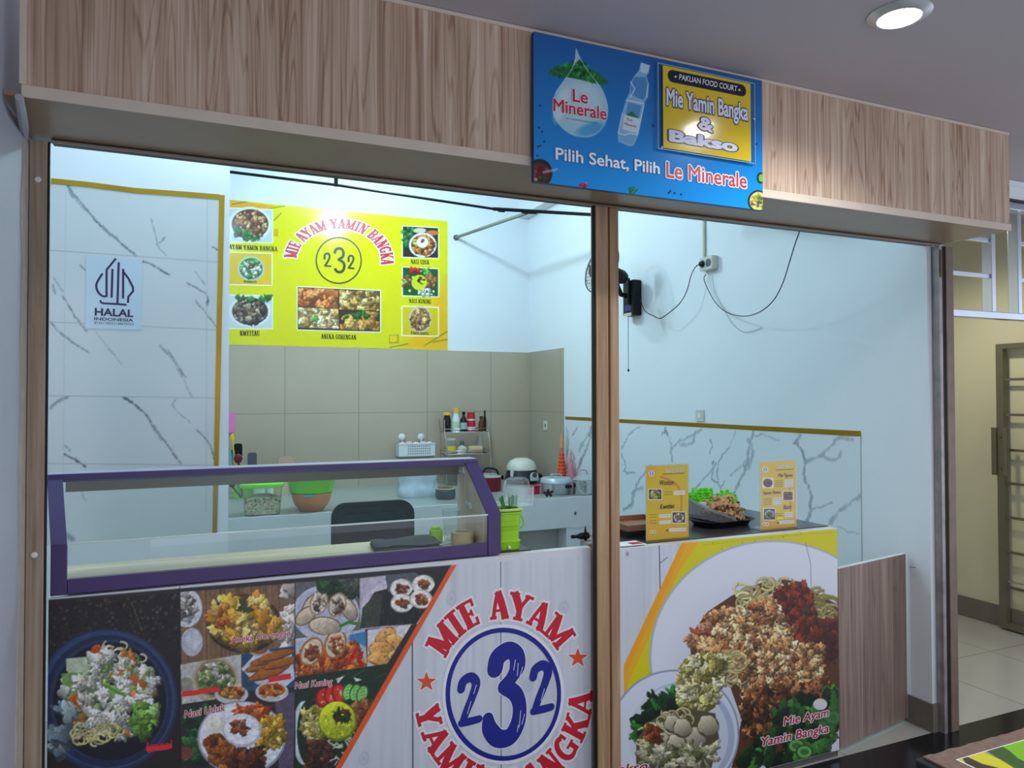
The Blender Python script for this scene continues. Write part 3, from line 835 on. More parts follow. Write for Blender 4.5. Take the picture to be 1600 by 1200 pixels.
# partition with marble tiles and gold tape on the left
YPT = 4.40
xpr = at(358, 500, Y=YPT)[0]
partition = struct(MB().box((-1.1, YPT, 0), (xpr, YPT+0.14, KCEIL-0.001)).build('wall_partition', PAINT))
x0t, x1t = at(80, 300, Y=YPT)[0], at(341, 500, Y=YPT)[0]
zt1 = at(200, 296, Y=YPT)[2]; zt0 = at(333, 833, Y=YPT)[2]
pt = Sheet((x0t-0.02, YPT, zt0), (1, 0, 0), (0, 0, 1), x1t-x0t+0.02, zt1-zt0, 0.005, (204, 208, 208))
KP = crop(0, 180, 4.0); KQ = crop(0, 600, 3.333)
D1, D2 = (92, 98, 106), (138, 146, 152)
def VP(K, pts, w, col=D1, a=0.85, j=1.3): pt.vein(K(*pts), w, col, a, j)
VP(KP, [(425, 440), (450, 480), (520, 560), (590, 650), (630, 690), (720, 770), (850, 880)], 2.4); VP(KP, [(430, 450), (470, 530), (560, 610)], 4, D2)
VP(KP, [(640, 690), (680, 740), (730, 770)], 4, D2); VP(KP, [(890, 915), (950, 935), (1060, 1000)], 2.2); VP(KP, [(1170, 1050), (1290, 1120), (1295, 1190)], 2.4)
VP(KP, [(945, 650), (970, 740), (990, 820), (1040, 880)], 1.6, D2); VP(KP, [(1000, 800), (1030, 765)], 2.5, D2); VP(KP, [(1330, 825), (1365, 845)], 1.8)
VP(KP, [(1220, 980), (1280, 1060)], 1.8, D2); VP(KP, [(335, 1020), (400, 1110)], 1.8, D2); VP(KP, [(500, 940), (535, 970)], 2)
VP(KP, [(390, 1130), (430, 1190), (470, 1260), (540, 1350)], 2); VP(KP, [(330, 1060), (345, 1115)], 1.6)
VP(crop(0, 0, 1), [(80, 505), (100, 525), (140, 552)], 2.2); VP(crop(0, 0, 1), [(250, 540), (275, 570), (300, 620)], 3.2, D2); VP(crop(0, 0, 1), [(262, 545), (290, 590)], 1.6)
VP(crop(0, 0, 1), [(305, 470), (330, 500), (345, 520)], 1.6); VP(crop(0, 0, 1), [(150, 520), (190, 570)], 1.2, D2)
VP(KQ, [(260, 130), (300, 90), (350, 70)], 4, D2); VP(KQ, [(640, 70), (680, 90), (760, 160), (790, 210), (860, 300), (940, 415)], 2.4); VP(KQ, [(650, 75), (690, 95)], 4)
VP(KQ, [(795, 215), (840, 290)], 3.6, D2); VP(KQ, [(915, 80), (905, 120), (990, 200)], 1.6, D2); VP(KQ, [(1025, 240), (1090, 310), (1115, 390)], 2)
VP(KQ, [(335, 365), (400, 400), (445, 430)], 2.4, (60, 64, 70)); VP(KQ, [(335, 318), (370, 350)], 2, D2); VP(KQ, [(310, 740), (340, 780), (380, 810)], 7, D2)
VP(KQ, [(600, 515), (700, 530)], 2.2); VP(KQ, [(420, 545), (445, 610)], 1.4, D2)
for y0, y1 in ((390, 410), (502, 516), (618, 622), (724, 727)):
    pt.stroke([(60, y0), (345, y1)], 1.2, (150, 156, 158), 0.8)
pt.stroke([(324, 300), (322, 800)], 1.2, (170, 176, 178), 0.7)
pt.stroke([(103, 300), (98, 830)], 1.0, (176, 182, 184), 0.5)
pt.build('marble_tiles', MARBLE, partition, 0.003)
gw = 0.028
gt = MB()
tp = [at(x, y, Y=YPT) for x, y in ((80, 283), (140, 289), (210, 298), (280, 303), (343, 308))]
for a, b in zip(tp[:-1], tp[1:]):
    gt.prism([(a[0], a[2]-gw/2), (b[0], b[2]-gw/2), (b[0], b[2]+gw/2), (a[0], a[2]+gw/2)], 'Y', YPT-0.006, YPT-0.0035)
gt.build('gold_tape', GOLD, partition)
x1g = at(346, 400, Y=YPT)[0]; x2g = at(335.5, 800, Y=YPT)[0]
ztop, zbot = at(346, 305, Y=YPT)[2], zt0
MB().prism([(x2g-0.012, zbot), (x2g+0.012, zbot), (x1g+0.015, ztop), (x1g-0.013, ztop)], 'Y', YPT-0.0062, YPT-0.0037).build('gold_tape', GOLD, partition)

# ------------------------------------------------------------------ canopy over the opening
can = thing('canopy', 'long oak-laminate canopy box with cream edging running over the whole stall front', 'canopy', (1.5, YF, SOF))
FX0, FX1 = at(42, 137, Y=YF)[0], at(1578, 353, Y=YF)[0]
zft = CEIL-0.002
MB().box((FX0, YF, SOF+0.03), (FX1, YF+0.018, zft)).build('front_panel', LAMINATE, can)
MB().box((FX1-0.018, YF+0.0185, SOF+0.03), (FX1, 2.6, zft)).build('end_panel', LAMINATE2, can)
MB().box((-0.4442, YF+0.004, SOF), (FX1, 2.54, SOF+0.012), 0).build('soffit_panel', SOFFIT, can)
MB().box((FX0-0.012, YF-0.004, SOF-0.002), (FX1+0.006, YF+0.003, SOF+0.0295), 0.002).build('bottom_edge_trim', TRIM, can)
MB().box((FX0-0.016, YF-0.004, SOF+0.03), (FX0-0.0005, YF+0.02, zft)).build('side_edge_trim', TRIM, can)
MB().box((FX0, YF-0.004, zft-0.012), (FX1, YF-0.0005, zft)).build('top_edge_trim', TRIM, can)
MB().box((FX1+0.0005, YF-0.003, SOF), (FX1+0.004, 2.54, SOF+0.028)).build('end_edge_trim', TRIM, can)
plast = MB()
plast.tube([at(30, 146, Y=YF-0.012)+A3(0,0,-.01), at(34, 166, Y=YF+0.06)+A3(0,0,-.02), at(37, 187, Y=2.35)+A3(0,0,-.02), at(39, 206, Y=2.44)+A3(0,0,-.012)], [0.010, 0.012, 0.012, 0.008])
tag(plast.build('plaster_patch', HALLPAINT, origin=at(37, 170, Y=2.25)), 'rough plaster lump filling the gap between left hall wall and canopy end', 'plaster')

# shutter rail under the soffit
rail = thing('shutter_rail', 'dark brown metal track along the top of the stall opening', 'rail', (1.5, 2.51, SOF-0.03))
MB().box((-0.39, 2.492, SOF-0.008), (3.37, 2.535, SOF-0.001)).build('track', plain('dark_brown_track', (44, 30, 26), 0.4), rail)
MB().box((-0.39, 2.482, SOF-0.0125), (3.37, 2.4915, SOF-0.006)).build('lip', plain('tan_track_lip', (150, 134, 116), 0.4), rail)

# timber posts
def post(label, x0, x1, wood_m, gap0, gap1, groove=None, z1=SOF-0.0135, screws=()):
    p = thing('timber_post', label, 'post', ((x0+x1)/2, YP, 0))
    if groove:
        MB().box((x0, YP, 0), (groove-0.004, YP+0.043, z1), 0.004).build('post_board', wood_m, p)
        MB().box((groove+0.006, YP+0.003, 0), (x1, YP+0.043, z1), 0.004).build('post_board', wood_m, p)
        MB().box((groove-0.004, YP+0.012, 0), (groove+0.006, YP+0.04, z1)).build('groove', plain('post_groove', (128, 92, 60), 0.6), p)
    else:
        MB().box((x0, YP, 0), (x1, YP+0.043, z1), 0.003).build('post_board', wood_m, p)
    if gap0 is not None:
        MB().box((gap0, YP+0.006, 0), (gap1, YP+0.013, z1)).build('rubber_seal', BLACKGAP, p)
    for z in screws:
        MB().lathe((x0+0.5*(x1-x0), YP, z), [(0.0085, 0.001), (0.0085, -0.003), (0.005, -0.006), (0.0, -0.006)], 16, axis='Y').build('screw_cap', WHITE, p)
    return p
post('pale aged timber post standing against the left hall wall', at(41, 700, Y=YP)[0], at(72, 700, Y=YP)[0]-0.004, POSTPALE,
     at(72, 700, Y=YP)[0]-0.0035, at(72, 700, Y=YP)[0]+0.002, screws=(at(55, 280, Y=YP)[2], at(54, 867, Y=YP)[2]))
post('grooved honey-coloured timber post in the middle of the stall front', at(932.5, 700, Y=YP)[0], at(969, 700, Y=YP)[0], POSTWOOD,
     at(925.5, 700, Y=YP+.013)[0], at(932.5, 700, Y=YP)[0]-0.001, at(953, 700, Y=YP)[0])
rp = post('worn brown timber post with steel shutter guide at the corridor side', at(1482, 700, Y=YP)[0]-0.001, at(1493, 700, Y=YP)[0]+0.002, plain('worn_brown_post', (122, 102, 88), 0.45, var=0.25, scale=9),
     at(1475, 700, Y=YP+.006)[0], at(1482, 700, Y=YP)[0]-0.002)
xs = at(1466, 700, Y=YP+0.02)[0]
MB().box((xs, YP+0.004, 0), (at(1475, 700, Y=YP+.006)[0]-0.001, YP+0.042, SOF-0.014)).build('shutter_guide', plain('worn_guide', (150, 142, 140), 0.35, metal=0.4, var=0.3, scale=12), rp)
MB().box((xs+0.006, YP-0.002, SOF-0.17), (xs+0.014, YP+0.003, SOF-0.034)).build('guide_tag', plain('dull_brass', (122, 102, 44), 0.5), rp)

# ------------------------------------------------------------------ downlights
def downlight(x, y, z, label, first=None):
    r = 0.078
    d = thing('downlight', label, 'downlight', (x, y, z), 'recessed round downlights')
    MB().lathe((x, y, z), [(r*0.80, -0.0135), (r*0.84, -0.016), (r*1.0, -0.012), (r*1.22, -0.003), (r*1.22, -0.0005)], 40).build('rim', CHROMERIM, d)
    MB().lathe((x, y, z), [(r*0.79, -0.0150), (r*0.5, -0.0145), (0.0, -0.014)], 40).build('lens', LAMPGLOW, d)
    return d
downlight(2.044, 1.626, CEIL, 'glowing round downlight recessed in the hall ceiling above the sign')
for (x, y) in ((1.50, 5.72), (0.25, 4.0)):
    k = thing('ceiling_lamp', 'round kitchen ceiling lamp %s of the stall' % ('over the rear counter' if y > 5 else 'added unseen over the front left corner'), 'lamp', (x, y, KCEIL), 'kitchen ceiling lamps')
    MB().lathe((x, y, KCEIL), [(0.12, -0.001), (0.12, -0.03), (0.0, -0.035)], 32).build('lamp_body', LAMPGLOW, k)
    
# ------------------------------------------------------------------ corridor partition frame and security door
YFm = 2.73
fr = thing('transom_frame', 'silver aluminium transom grille over the corridor entrance', 'frame', (4.2, YFm, 2.1))
def zat(x, y): return at(x, y, Y=YFm)[2]
def xat(x, y): return at(x, y, Y=YFm)[0]
zr0, zr1 = zat(1485, 493.5), zat(1485, 483)
MB().box((3.462, YFm-0.012, zr0), (7.0, YFm+0.05, zr1), 0.003).build('bottom_rail', ALU, fr)
for xp in (1553, 1594):
    xa = xat(xp-3, 430)
    MB().box((xa, YFm, zr1), (xa+0.034, YFm+0.06, zb-0.031), 0.003).build('mullion', ALU, fr)
MB().box((3.462, YFm-0.012, zb-0.075), (7.0, YFm+0.05, zb-0.031), 0.003).build('top_rail', ALU, fr)
for yy in (428, 371):
    z = zat(1520, yy)
    MB().box((3.462, YFm+0.01, z-0.012), (xat(1550, 430), YFm+0.035, z+0.012), 0.002).build('crossbar', ALU, fr)
for yy in (380, 437):
    z = zat(1600, yy)
    MB().box((xat(1597, 430), YFm+0.01, z-0.012), (6.5, YFm+0.035, z+0.012), 0.002).build('crossbar', ALU, fr)

xd = 5.335
dr = thing('security_door', 'olive-grey barred metal door standing flat against the beige corridor wall', 'door', (xd-0.05, 3.2, 0))
yd0 = at(1559, 600, X=xd-0.06)[1]; ztop_d = at(1560, 538, X=xd-0.06)[2]
yd1 = yd0-0.95
fw = at(1559, 700, X=xd-0.06)[1]-at(1570, 700, X=xd-0.06)[1]
f = MB()
f.box((xd-0.08, yd0-fw, 0.012), (xd-0.035, yd0, ztop_d)).box((xd-0.08, yd1, 0.012), (xd-0.035, yd1+fw, ztop_d))
f.box((xd-0.08, yd1+fw, ztop_d-0.035), (xd-0.035, yd0-fw, ztop_d)).box((xd-0.08, yd1+fw, 0.012), (xd-0.035, yd0-fw, 0.05))
f.build('door_frame', OLIVEMETAL, dr)
for yy in (593, 648, 703, 755, 808, 862, 917):
    z = at(1573, yy, X=xd-0.06)[2]
    MB().box((xd-0.066, yd1+fw, z-0.009), (xd-0.05, yd0-fw, z+0.009)).build('bar', OLIVEMETAL, dr)
zh0, zh1 = at(1556, 742, X=xd-0.09)[2], at(1556, 668, X=xd-0.09)[2]
lk = MB().box((xd-0.10, yd0-0.006, zh0), (xd-0.082, yd0+0.028, zh1), 0.003).build('lock_plate', OLIVEMETAL, dr)
hd = MB().box((xd-0.155, yd0-fw-0.065, zh0), (xd-0.125, yd0-fw-0.035, zh1), 0.004)
for z in (zh0+0.06, zh1-0.06): hd.tube([(xd-0.14, yd0-fw-0.05, z), (xd-0.12, yd0-fw-0.01, z), (xd-0.082, yd0-fw+0.02, z)], 0.007)
hd.build('pull_handle', OLIVEMETAL, lk)
lv = MB().tube([(xd-0.08, yd0-fw-0.02, at(1575, 908, X=xd-0.08)[2]), (xd-0.085, yd0-fw-0.20, at(1575, 908, X=xd-0.08)[2])], 0.006)
lv.build('bolt_lever', STEEL, dr)

# ------------------------------------------------------------------ saloon panel by the counter
P0 = at(1309.5, 888, Y=2.545); P1 = np.array([XW-0.016, at(1418, 1129, X=XW-0.016)[1], 0])
z0s, z1s = 0.020, P0[2]
dirv = np.array([P1[0]-P0[0], P1[1]-P0[1], 0]); dirv /= np.linalg.norm(dirv); nv = np.array([-dirv[1], dirv[0], 0])
def slab_pan(a, b, za, zb_, th):
    q = [a, b, b+nv*th, a+nv*th]
    return MB().prism([(p[0], p[1]) for p in q], 'Z', za, zb_)
sd = thing('half_door', 'low brown laminate half-door closing the gap beside the right counter', 'half door', ((P0[0]+P1[0])/2, (P0[1]+P1[1])/2, z0s))
slab_pan(P0, P1, z0s, z1s-0.003, 0.018).build('door_panel', LAMINATE2, sd)
slab_pan(P0, P1, z1s-0.0028, z1s+0.001, 0.018).build('edge_band', WHITE, sd)
slab_pan(P1+A3(0.0005, 0.0001, 0), P1+dirv*0.003, z0s, z1s-0.01, 0.018).build('edge_band', WHITE, sd)
hk = MB().tube([at(1421, 886, X=XW-0.004), at(1424, 886, X=XW-0.03), at(1431, 887, X=XW-0.03)], 0.0025)
tag(hk.build('latch_hook', STEEL, origin=at(1421, 886, X=XW)), 'thin dark latch hook on the white wall beside the half-door', 'hook')

# ------------------------------------------------------------------ table corner at lower right
TZ = 0.75
tc_ = at(1428, 1184, Z=TZ)
tb = thing('dining_table', 'wooden table corner at the lower right edge of the hall', 'table', (tc_[0]+0.4, tc_[1]-0.4, 0))
MB().box((tc_[0], tc_[1]-0.75, TZ-0.03), (tc_[0]+1.15, tc_[1], TZ-0.002), 0.006).build('tabletop', plain('black_table_top', (34, 32, 34), 0.35), tb)
MB().box((tc_[0]+0.012, tc_[1]-0.738, TZ-0.13), (tc_[0]+1.138, tc_[1]-0.012, TZ-0.0305)).build('apron', TABLEWOOD, tb)
for lx, ly in ((0.03, -0.08), (1.07, -0.08), (0.03, -0.72), (1.07, -0.72)):
    MB().box((tc_[0]+lx, tc_[1]+ly, 0), (tc_[0]+lx+0.05, tc_[1]+ly+0.05, TZ-0.131)).build('leg', TABLEWOOD, tb)
clo = thing('table_cover', 'brown fringed cloth with bright green and yellow print covering the table corner', 'tablecloth', (tc_[0]+0.4, tc_[1]-0.4, TZ))
random.seed(4)
edge = []
x = tc_[0]+0.022
while x < tc_[0]+1.12:
    edge.append((x, tc_[1]-0.006-random.uniform(0, 0.006))); x += random.uniform(0.008, 0.03)
poly = edge+[(tc_[0]+1.12, tc_[1]-0.7), (tc_[0]+0.02, tc_[1]-0.7)]
MB().prism(poly, 'Z', TZ-0.0015, TZ+0.003).build('cloth', FRINGE, clo)
o = (tc_[0]+0.02, tc_[1]-0.60, TZ+0.003)
mat = Sheet((tc_[0]+0.085, tc_[1]-0.60, TZ+0.003), (1, 0, 0), (0, 1, 0), 1.0, 0.545, 0.003, (150, 160, 205))
mat.poly([(1470, 1200), (1500, 1182), (1535, 1173), (1620, 1215), (1560, 1240)], (215, 205, 50))
mat.poly([(1503, 1184), (1512, 1183), (1535, 1194), (1560, 1200), (1580, 1215), (1520, 1210)], (70, 48, 48))
mat.poly([(1538, 1172), (1562, 1164), (1720, 1240), (1700, 1270)], (58, 92, 44))
mat.poly([(1562, 1164), (1640, 1135), (1800, 1200), (1700, 1240), (1590, 1185), (1578, 1174)], (130, 190, 40))
mat.stroke([(1530, 1172), (1640, 1222)], 1.2, (120, 120, 40))
mat.build('printed_centre', PRINT, clo, 0.0006)
MB().box((tc_[0]+0.08, tc_[1]-0.605, TZ+0.0031), (tc_[0]+1.09, tc_[1]-0.052, TZ+0.0034)).build('white_border', PAPER, clo)

# ================================================================== FRONT COUNTERS WITH PRINTED BANNERS
ZL, ZR = 1.065, 1.047
XL0, XL1 = -0.391, at(925.5, 1000, Y=YC)[0]
lc = thing('serving_counter', 'long left serving counter with food photo banner and round red and blue logo', 'counter', ((XL0+XL1)/2, YC+0.3, 0))
MB().box((XL0, YC+0.002, 0.001), (XL1, YC+0.05, ZL-0.004)).build('front_panel', WHITE, lc)
MB().prism([(XL0, YC+0.0505), (1.19, YC+0.0505), (1.19, YC+0.16), (1.065, YC+0.17), (1.065, YC+0.362), (XL0, YC+0.362)], 'Z', ZL-0.04, ZL).build('countertop', GRANITE, lc)
MB().box((XL0, YC+0.0505, 0.001), (XL0+0.04, YC+0.35, ZL-0.0405)).build('side_panel', WHITE, lc)
MB().box((1.02, YC+0.0505, 0.001), (1.06, YC+0.35, ZL-0.0405)).build('side_panel', WHITE, lc)
xf1 = at(935, 900, Y=YC+0.03)[0]
ep = MB().box((XL1+0.002, YC+0.028, 0.001), (1.498, YC+0.10, ZL+0.006)).build('end_pillar', plain('bare_plaster', (176, 168, 158), 0.6, var=0.08), None, (XL1+0.05, YC+0.05, 0))
tag(ep, 'narrow bare plaster pillar at the right end of the left counter, behind the middle post', 'pillar')

lb = Sheet((XL0, YC+0.002, 0.012), (1, 0, 0), (0, 0, 1), XL1-XL0, ZL-0.014, 0.0025, (208, 214, 222))
lb.grain(5, 0.012, 0.5)
ca, cb, cc = crop(40, 880, 3.636), crop(400, 860, 3.529), crop(540, 860, 3.529)
for x, y0 in ((782, 875), (644, 990)):
    lb.stroke([(x, y0), (x+1, 1240)], 2.0 if x < 700 else 1.2, (40, 46, 66), 0.9)
r = np.random.default_rng(5)
for k in range(26):
    x = r.uniform(600, 915); y = r.uniform(890, 1230)
    lb.stroke([(x, y), (x+r.normal(0, .6), y+r.uniform(20, 60))], 0.9, (176, 186, 200), 0.6)
for x, y in ((705, 935), (880, 950), (568, 1185), (825, 1070)):
    for q in (9, 6, 3): lb.ell(x, y, q*0.9, q*1.3, (178, 188, 202) if q != 6 else (206, 212, 222), 0.3, 2, 0.6)
# photo mosaic
MOS = [(40, 930), (708, 878), (520, 1215), (470, 1300), (40, 1300)]
lb.poly(MOS, (48, 44, 44))
CELL = {}
MOSAIC_KEEP = lb.a.copy()
lb.clip([(40, 942), (281, 926), (284, 1300), (40, 1300)])
lb.poly([(40, 942), (281, 926), (284, 1300), (40, 1300)], (38, 33, 32))
lb.scat([(66, 940), (281, 927), (281, 1000), (66, 1010)], 420, (0.8, 3.2), [(64, 52, 46), (30, 26, 26), (84, 70, 60), (22, 18, 18)], edge=1, shade=0)
lb.stroke([(205, 940), (222, 985)], 1.2, (130, 112, 96), 0.8)
lb.ell(171, 1094, 110, 112, (34, 48, 86)); lb.ell(171, 1093, 106, 108, (54, 72, 112)); lb.ell(172, 1095, 100, 103, (30, 42, 76))
lb.ell(173, 1094, 93, 95, (42, 58, 94)); lb.ell(174, 1096, 88, 92, (20, 22, 34))
lb.noodles(('e', 180, 1028, 42, 20), 40, (5, 12), 2.2, [(225, 222, 172), (200, 196, 140), (238, 236, 200)])
F1 = [(206, 216, 200), (226, 230, 222), (150, 176, 110), (120, 160, 76), (180, 190, 176), (214, 220, 206), (190, 120, 50), (96, 140, 56), (232, 234, 228)]
lb.scat(('e', 172, 1085, 72, 66), 200, (3.5, 13), F1, lob=0.16, shade=0.4)
lb.poly([(103, 1029), (135, 1026), (140, 1048), (120, 1062), (104, 1048)], (196, 210, 180)); lb.poly([(96, 1052), (130, 1050), (120, 1078), (98, 1070)], (120, 164, 90))
lb.stroke([(140, 1062), (165, 1070), (195, 1086)], 6, (80, 150, 40)); lb.stroke([(142, 1061), (168, 1069), (196, 1085)], 2, (150, 210, 90))
lb.ell(120, 1094, 12, 8, (190, 92, 30), 0.3, lob=0.1, shade=0.3); lb.ell(116, 1113, 17, 9, (182, 128, 28), 0.1, lob=0.1, shade=0.3)
lb.ell(212, 1064, 18, 8, (186, 104, 40), 0.4, shade=0.3); lb.ell(190, 1052, 20, 8, (176, 126, 50), -0.2, shade=0.3); lb.ell(150, 1014, 9, 6, (190, 86, 30), -0.6, shade=0.3)
lb.scat(('e', 178, 1080, 60, 58), 70, (3, 10), [(236, 238, 230), (210, 214, 200), (226, 224, 206), (190, 196, 180)], lob=0.25)
lb.scat([(84, 1095), (108, 1095), (118, 1150), (90, 1165)], 14, (8, 16), [(120, 140, 150), (146, 166, 170), (100, 120, 130)], lob=0.25)
lb.scat([(210, 1105), (250, 1090), (258, 1110), (210, 1160)], 18, (6, 13), [(120, 176, 70), (150, 190, 110), (96, 150, 50)], lob=0.2)
lb.noodles(('e', 150, 1146, 40, 14), 44, (5, 12), 2.2, [(228, 224, 160), (210, 204, 130)])
lb.done(0.05)
lb.clip([(282, 925), (461, 911), (461, 1024), (283, 1038)])
# fried platter
lb.poly([(282, 925), (461, 911), (461, 1024), (283, 1038)], (128, 98, 72))
for k in range(40):
    x = r.uniform(284, 460); lb.stroke([(x, 912), (x+2, 1035)], r.uniform(.8, 2.2), [(100, 74, 52), (156, 124, 94), (80, 58, 42)][k % 3], 0.6)
lb.ell(292, 950, 24, 30, (216, 220, 226)); lb.ell(290, 950, 17, 22, (150, 154, 160)); lb.scat(('e', 290, 950, 16, 20), 16, (4, 8), [(220, 216, 210), (120, 112, 104), (190, 186, 182)])
lb.ell(300, 1003, 17, 22, (188, 192, 200)); lb.ell(302, 1000, 12, 15, (210, 214, 220))
lb.scat([(440, 930), (460, 915), (461, 1000), (446, 1015), (432, 975)], 20, (6, 13), [(214, 200, 190), (190, 176, 166), (228, 218, 210)], lob=0.15)
lb.ell(382, 974, 58, 46, (52, 38, 30)); lb.ell(381, 971, 55, 43, (90, 62, 30))
lb.scat(('e', 380, 968, 52, 38), 95, (5, 14), [(226, 182, 70), (208, 156, 50), (236, 204, 110), (186, 128, 40), (240, 214, 130)], lob=0.22)
lb.ell(382, 949, 10, 9, (60, 70, 40), lob=0.25); lb.scat(('e', 345, 970, 12, 18), 8, (3, 6), [(206, 110, 30), (190, 60, 30)])
lb.done(0.05)
lb.clip([(282, 1038), (377, 1022), (378, 1097), (284, 1104)])
# soup bowl
lb.poly([(282, 1038), (377, 1022), (378, 1097), (284, 1104)], (196, 196, 190))
lb.ell(292, 1070, 14, 12, (150, 146, 132)); lb.ell(337, 1062, 37, 36, (186, 176, 150)); lb.ell(337, 1060, 32, 30, (150, 138, 110)); lb.ell(338, 1061, 29, 26, (96, 96, 72))
lb.scat(('e', 338, 1061, 26, 23), 60, (3, 7), [(216, 216, 200), (120, 150, 80), (160, 176, 120), (190, 190, 170), (86, 110, 56)], lob=0.2)
lb.done(0.05)
lb.clip([(377, 1022), (461, 1008), (461, 1074), (378, 1080)])
# brown fritters
lb.poly([(377, 1022), (461, 1008), (461, 1074), (378, 1080)], (44, 76, 116))
lb.poly([(377, 1045), (400, 1020), (455, 1015), (461, 1060), (440, 1078), (400, 1068)], (206, 210, 222)); lb.ell(405, 1016, 16, 9, (190, 180, 170)); lb.ell(405, 1016, 12, 6, (140, 90, 50))
for k, (x, y) in enumerate(((412, 1040), (420, 1030), (424, 1048), (432, 1024), (416, 1054), (440, 1036))):
    lb.ell(x, y, 30, 7, (110, 60, 26), -0.28); lb.ell(x, y-1, 28, 5.5, (166, 100, 44), -0.28, lob=0.05, shade=0.5)
lb.done(0.05)
lb.clip([(284, 1098), (378, 1066), (461, 1066), (461, 1300), (284, 1300)])
# sauce bowls
lb.poly([(284, 1100), (461, 1074), (458, 1300), (284, 1300)], (46, 42, 48)); lb.poly([(430, 1090), (461, 1080), (458, 1210), (436, 1215)], (92, 82, 104))
for x, y, c in ((362, 1082, (130, 70, 40)), (425, 1078, (190, 96, 26))):
    lb.ell(x, y+3, 26, 15, (206, 204, 204)); lb.ell(x, y, 21, 10, c); lb.scat(('e', x, y, 18, 7), 12, (3, 6), [(200, 130, 50), (150, 50, 24), (214, 160, 80)])
lb.scat([(285, 1112), (330, 1108), (312, 1190), (285, 1180)], 40, (5, 11), [(30, 72, 40), (44, 96, 50), (24, 54, 34), (60, 120, 60)], lob=0.25)
lb.ell(288, 1176, 14, 10, (130, 60, 54))
# rice plate
lb.ell(379, 1153, 69, 58, (150, 156, 176)); lb.ell(379, 1152, 66, 55, (228, 232, 240))
lb.scat(('e', 392, 1117, 28, 14), 40, (4, 9), [(196, 86, 30), (214, 120, 50), (160, 50, 24)], lob=0.22)
lb.scat([(405, 1125), (440, 1120), (442, 1155), (400, 1175)], 60, (4, 9), [(214, 180, 60), (196, 150, 40), (230, 206, 100), (160, 120, 30)], lob=0.2)
lb.scat([(320, 1152), (352, 1148), (372, 1190), (350, 1210), (325, 1190)], 60, (4, 9), [(150, 82, 36), (120, 60, 26), (176, 104, 50)], lob=0.2)
lb.scat([(365, 1170), (410, 1170), (412, 1208), (360, 1210)], 60, (4, 9), [(70, 38, 24), (96, 50, 30), (46, 26, 20), (130, 70, 40)], lob=0.2)
lb.ell(337, 1132, 16, 14, (222, 220, 206)); lb.ell(334, 1128, 11, 10, (240, 238, 226))
lb.ell(379, 1141, 30, 26, (186, 192, 206)); lb.ell(378, 1139, 28, 24, (236, 240, 248)); lb.scat(('e', 373, 1135, 14, 11), 16, (3, 6), [(150, 82, 40), (110, 56, 26)])
lb.done(0.05)
lb.clip([(461, 910), (562, 903), (562, 985), (461, 998)])
# spring rolls on blue plate
lb.poly([(461, 910), (562, 903), (562, 985), (461, 998)], (104, 104, 108)); lb.ell(510, 958, 52, 44, (198, 206, 222)); lb.ell(510, 956, 46, 36, (180, 190, 210))
lb.scat([(500, 905), (560, 900), (562, 925), (500, 930)], 40, (4, 11), [(30, 64, 40), (50, 96, 56), (70, 84, 70)], lob=0.3)
for x, y, rx, ry, ro in ((490, 945, 12, 22, 0.7), (478, 962, 10, 18, 0.9), (508, 978, 24, 13, 0.1), (545, 952, 10, 18, -0.5)):
    lb.ell(x, y, rx+2, ry+2, (120, 96, 70), ro); lb.ell(x, y, rx, ry, (206, 190, 166), ro, shade=0.4)
for x, y in ((498, 942), (527, 945)):
    lb.ell(x, y, 14, 20, (170, 144, 112), 0.3); lb.ell(x, y, 11.5, 17, (226, 216, 198), 0.3)
    lb.scat(('e', x, y, 8, 13), 26, (2, 4.5), [(110, 90, 70), (196, 184, 160), (80, 66, 50), (230, 224, 206)])
lb.scat(('e', 513, 914, 18, 8), 26, (4, 9), [(24, 60, 30), (40, 86, 44)], lob=0.3)
lb.stroke([(532, 978), (545, 972), (560, 975)], 5, (60, 130, 40))
lb.done(0.05)
lb.clip([(562, 903), (706, 888), (655, 975), (562, 984)])
# leaf-wrapped rice
lb.poly([(562, 903), (706, 888), (655, 975), (562, 984)], (196, 190, 206)); lb.poly([(562, 940), (600, 905), (640, 895), (600, 960), (562, 984)], (214, 208, 222), 0.6)
lb.poly([(604, 920), (612, 896), (700, 886), (690, 915), (650, 975), (600, 978), (562, 982), (566, 955), (585, 925)], (34, 38, 34))
lb.poly([(566, 950), (588, 926), (598, 930), (592, 978), (563, 982)], (56, 66, 54)); lb.poly([(602, 900), (640, 890), (655, 898), (640, 915), (606, 925)], (84, 92, 98)); lb.poly([(655, 893), (705, 887), (690, 912), (668, 910)], (40, 46, 42))
for k in range(30):
    x = r.uniform(566, 668); y = r.uniform(930, 975); lb.stroke([(x, y), (x+r.uniform(-3, 3), y+r.uniform(5, 14))], 1, (84, 94, 84), 0.6)
for x, y, ro in ((627, 919, -.2), (661, 913, -.2), (628, 942, 0), (658, 936, .1)):
    lb.ell(x, y, 18, 15, (176, 178, 172), ro); lb.ell(x, y, 16.5, 13.5, (238, 238, 230), ro, lob=0.04)
    lb.scat(('e', x+1, y, 9, 6), 22, (1.6, 4), [(150, 84, 44), (110, 52, 30), (190, 130, 80), (130, 50, 30)])
lb.done(0.05)
lb.clip([(461, 998), (645, 972), (605, 1037), (461, 1058)])
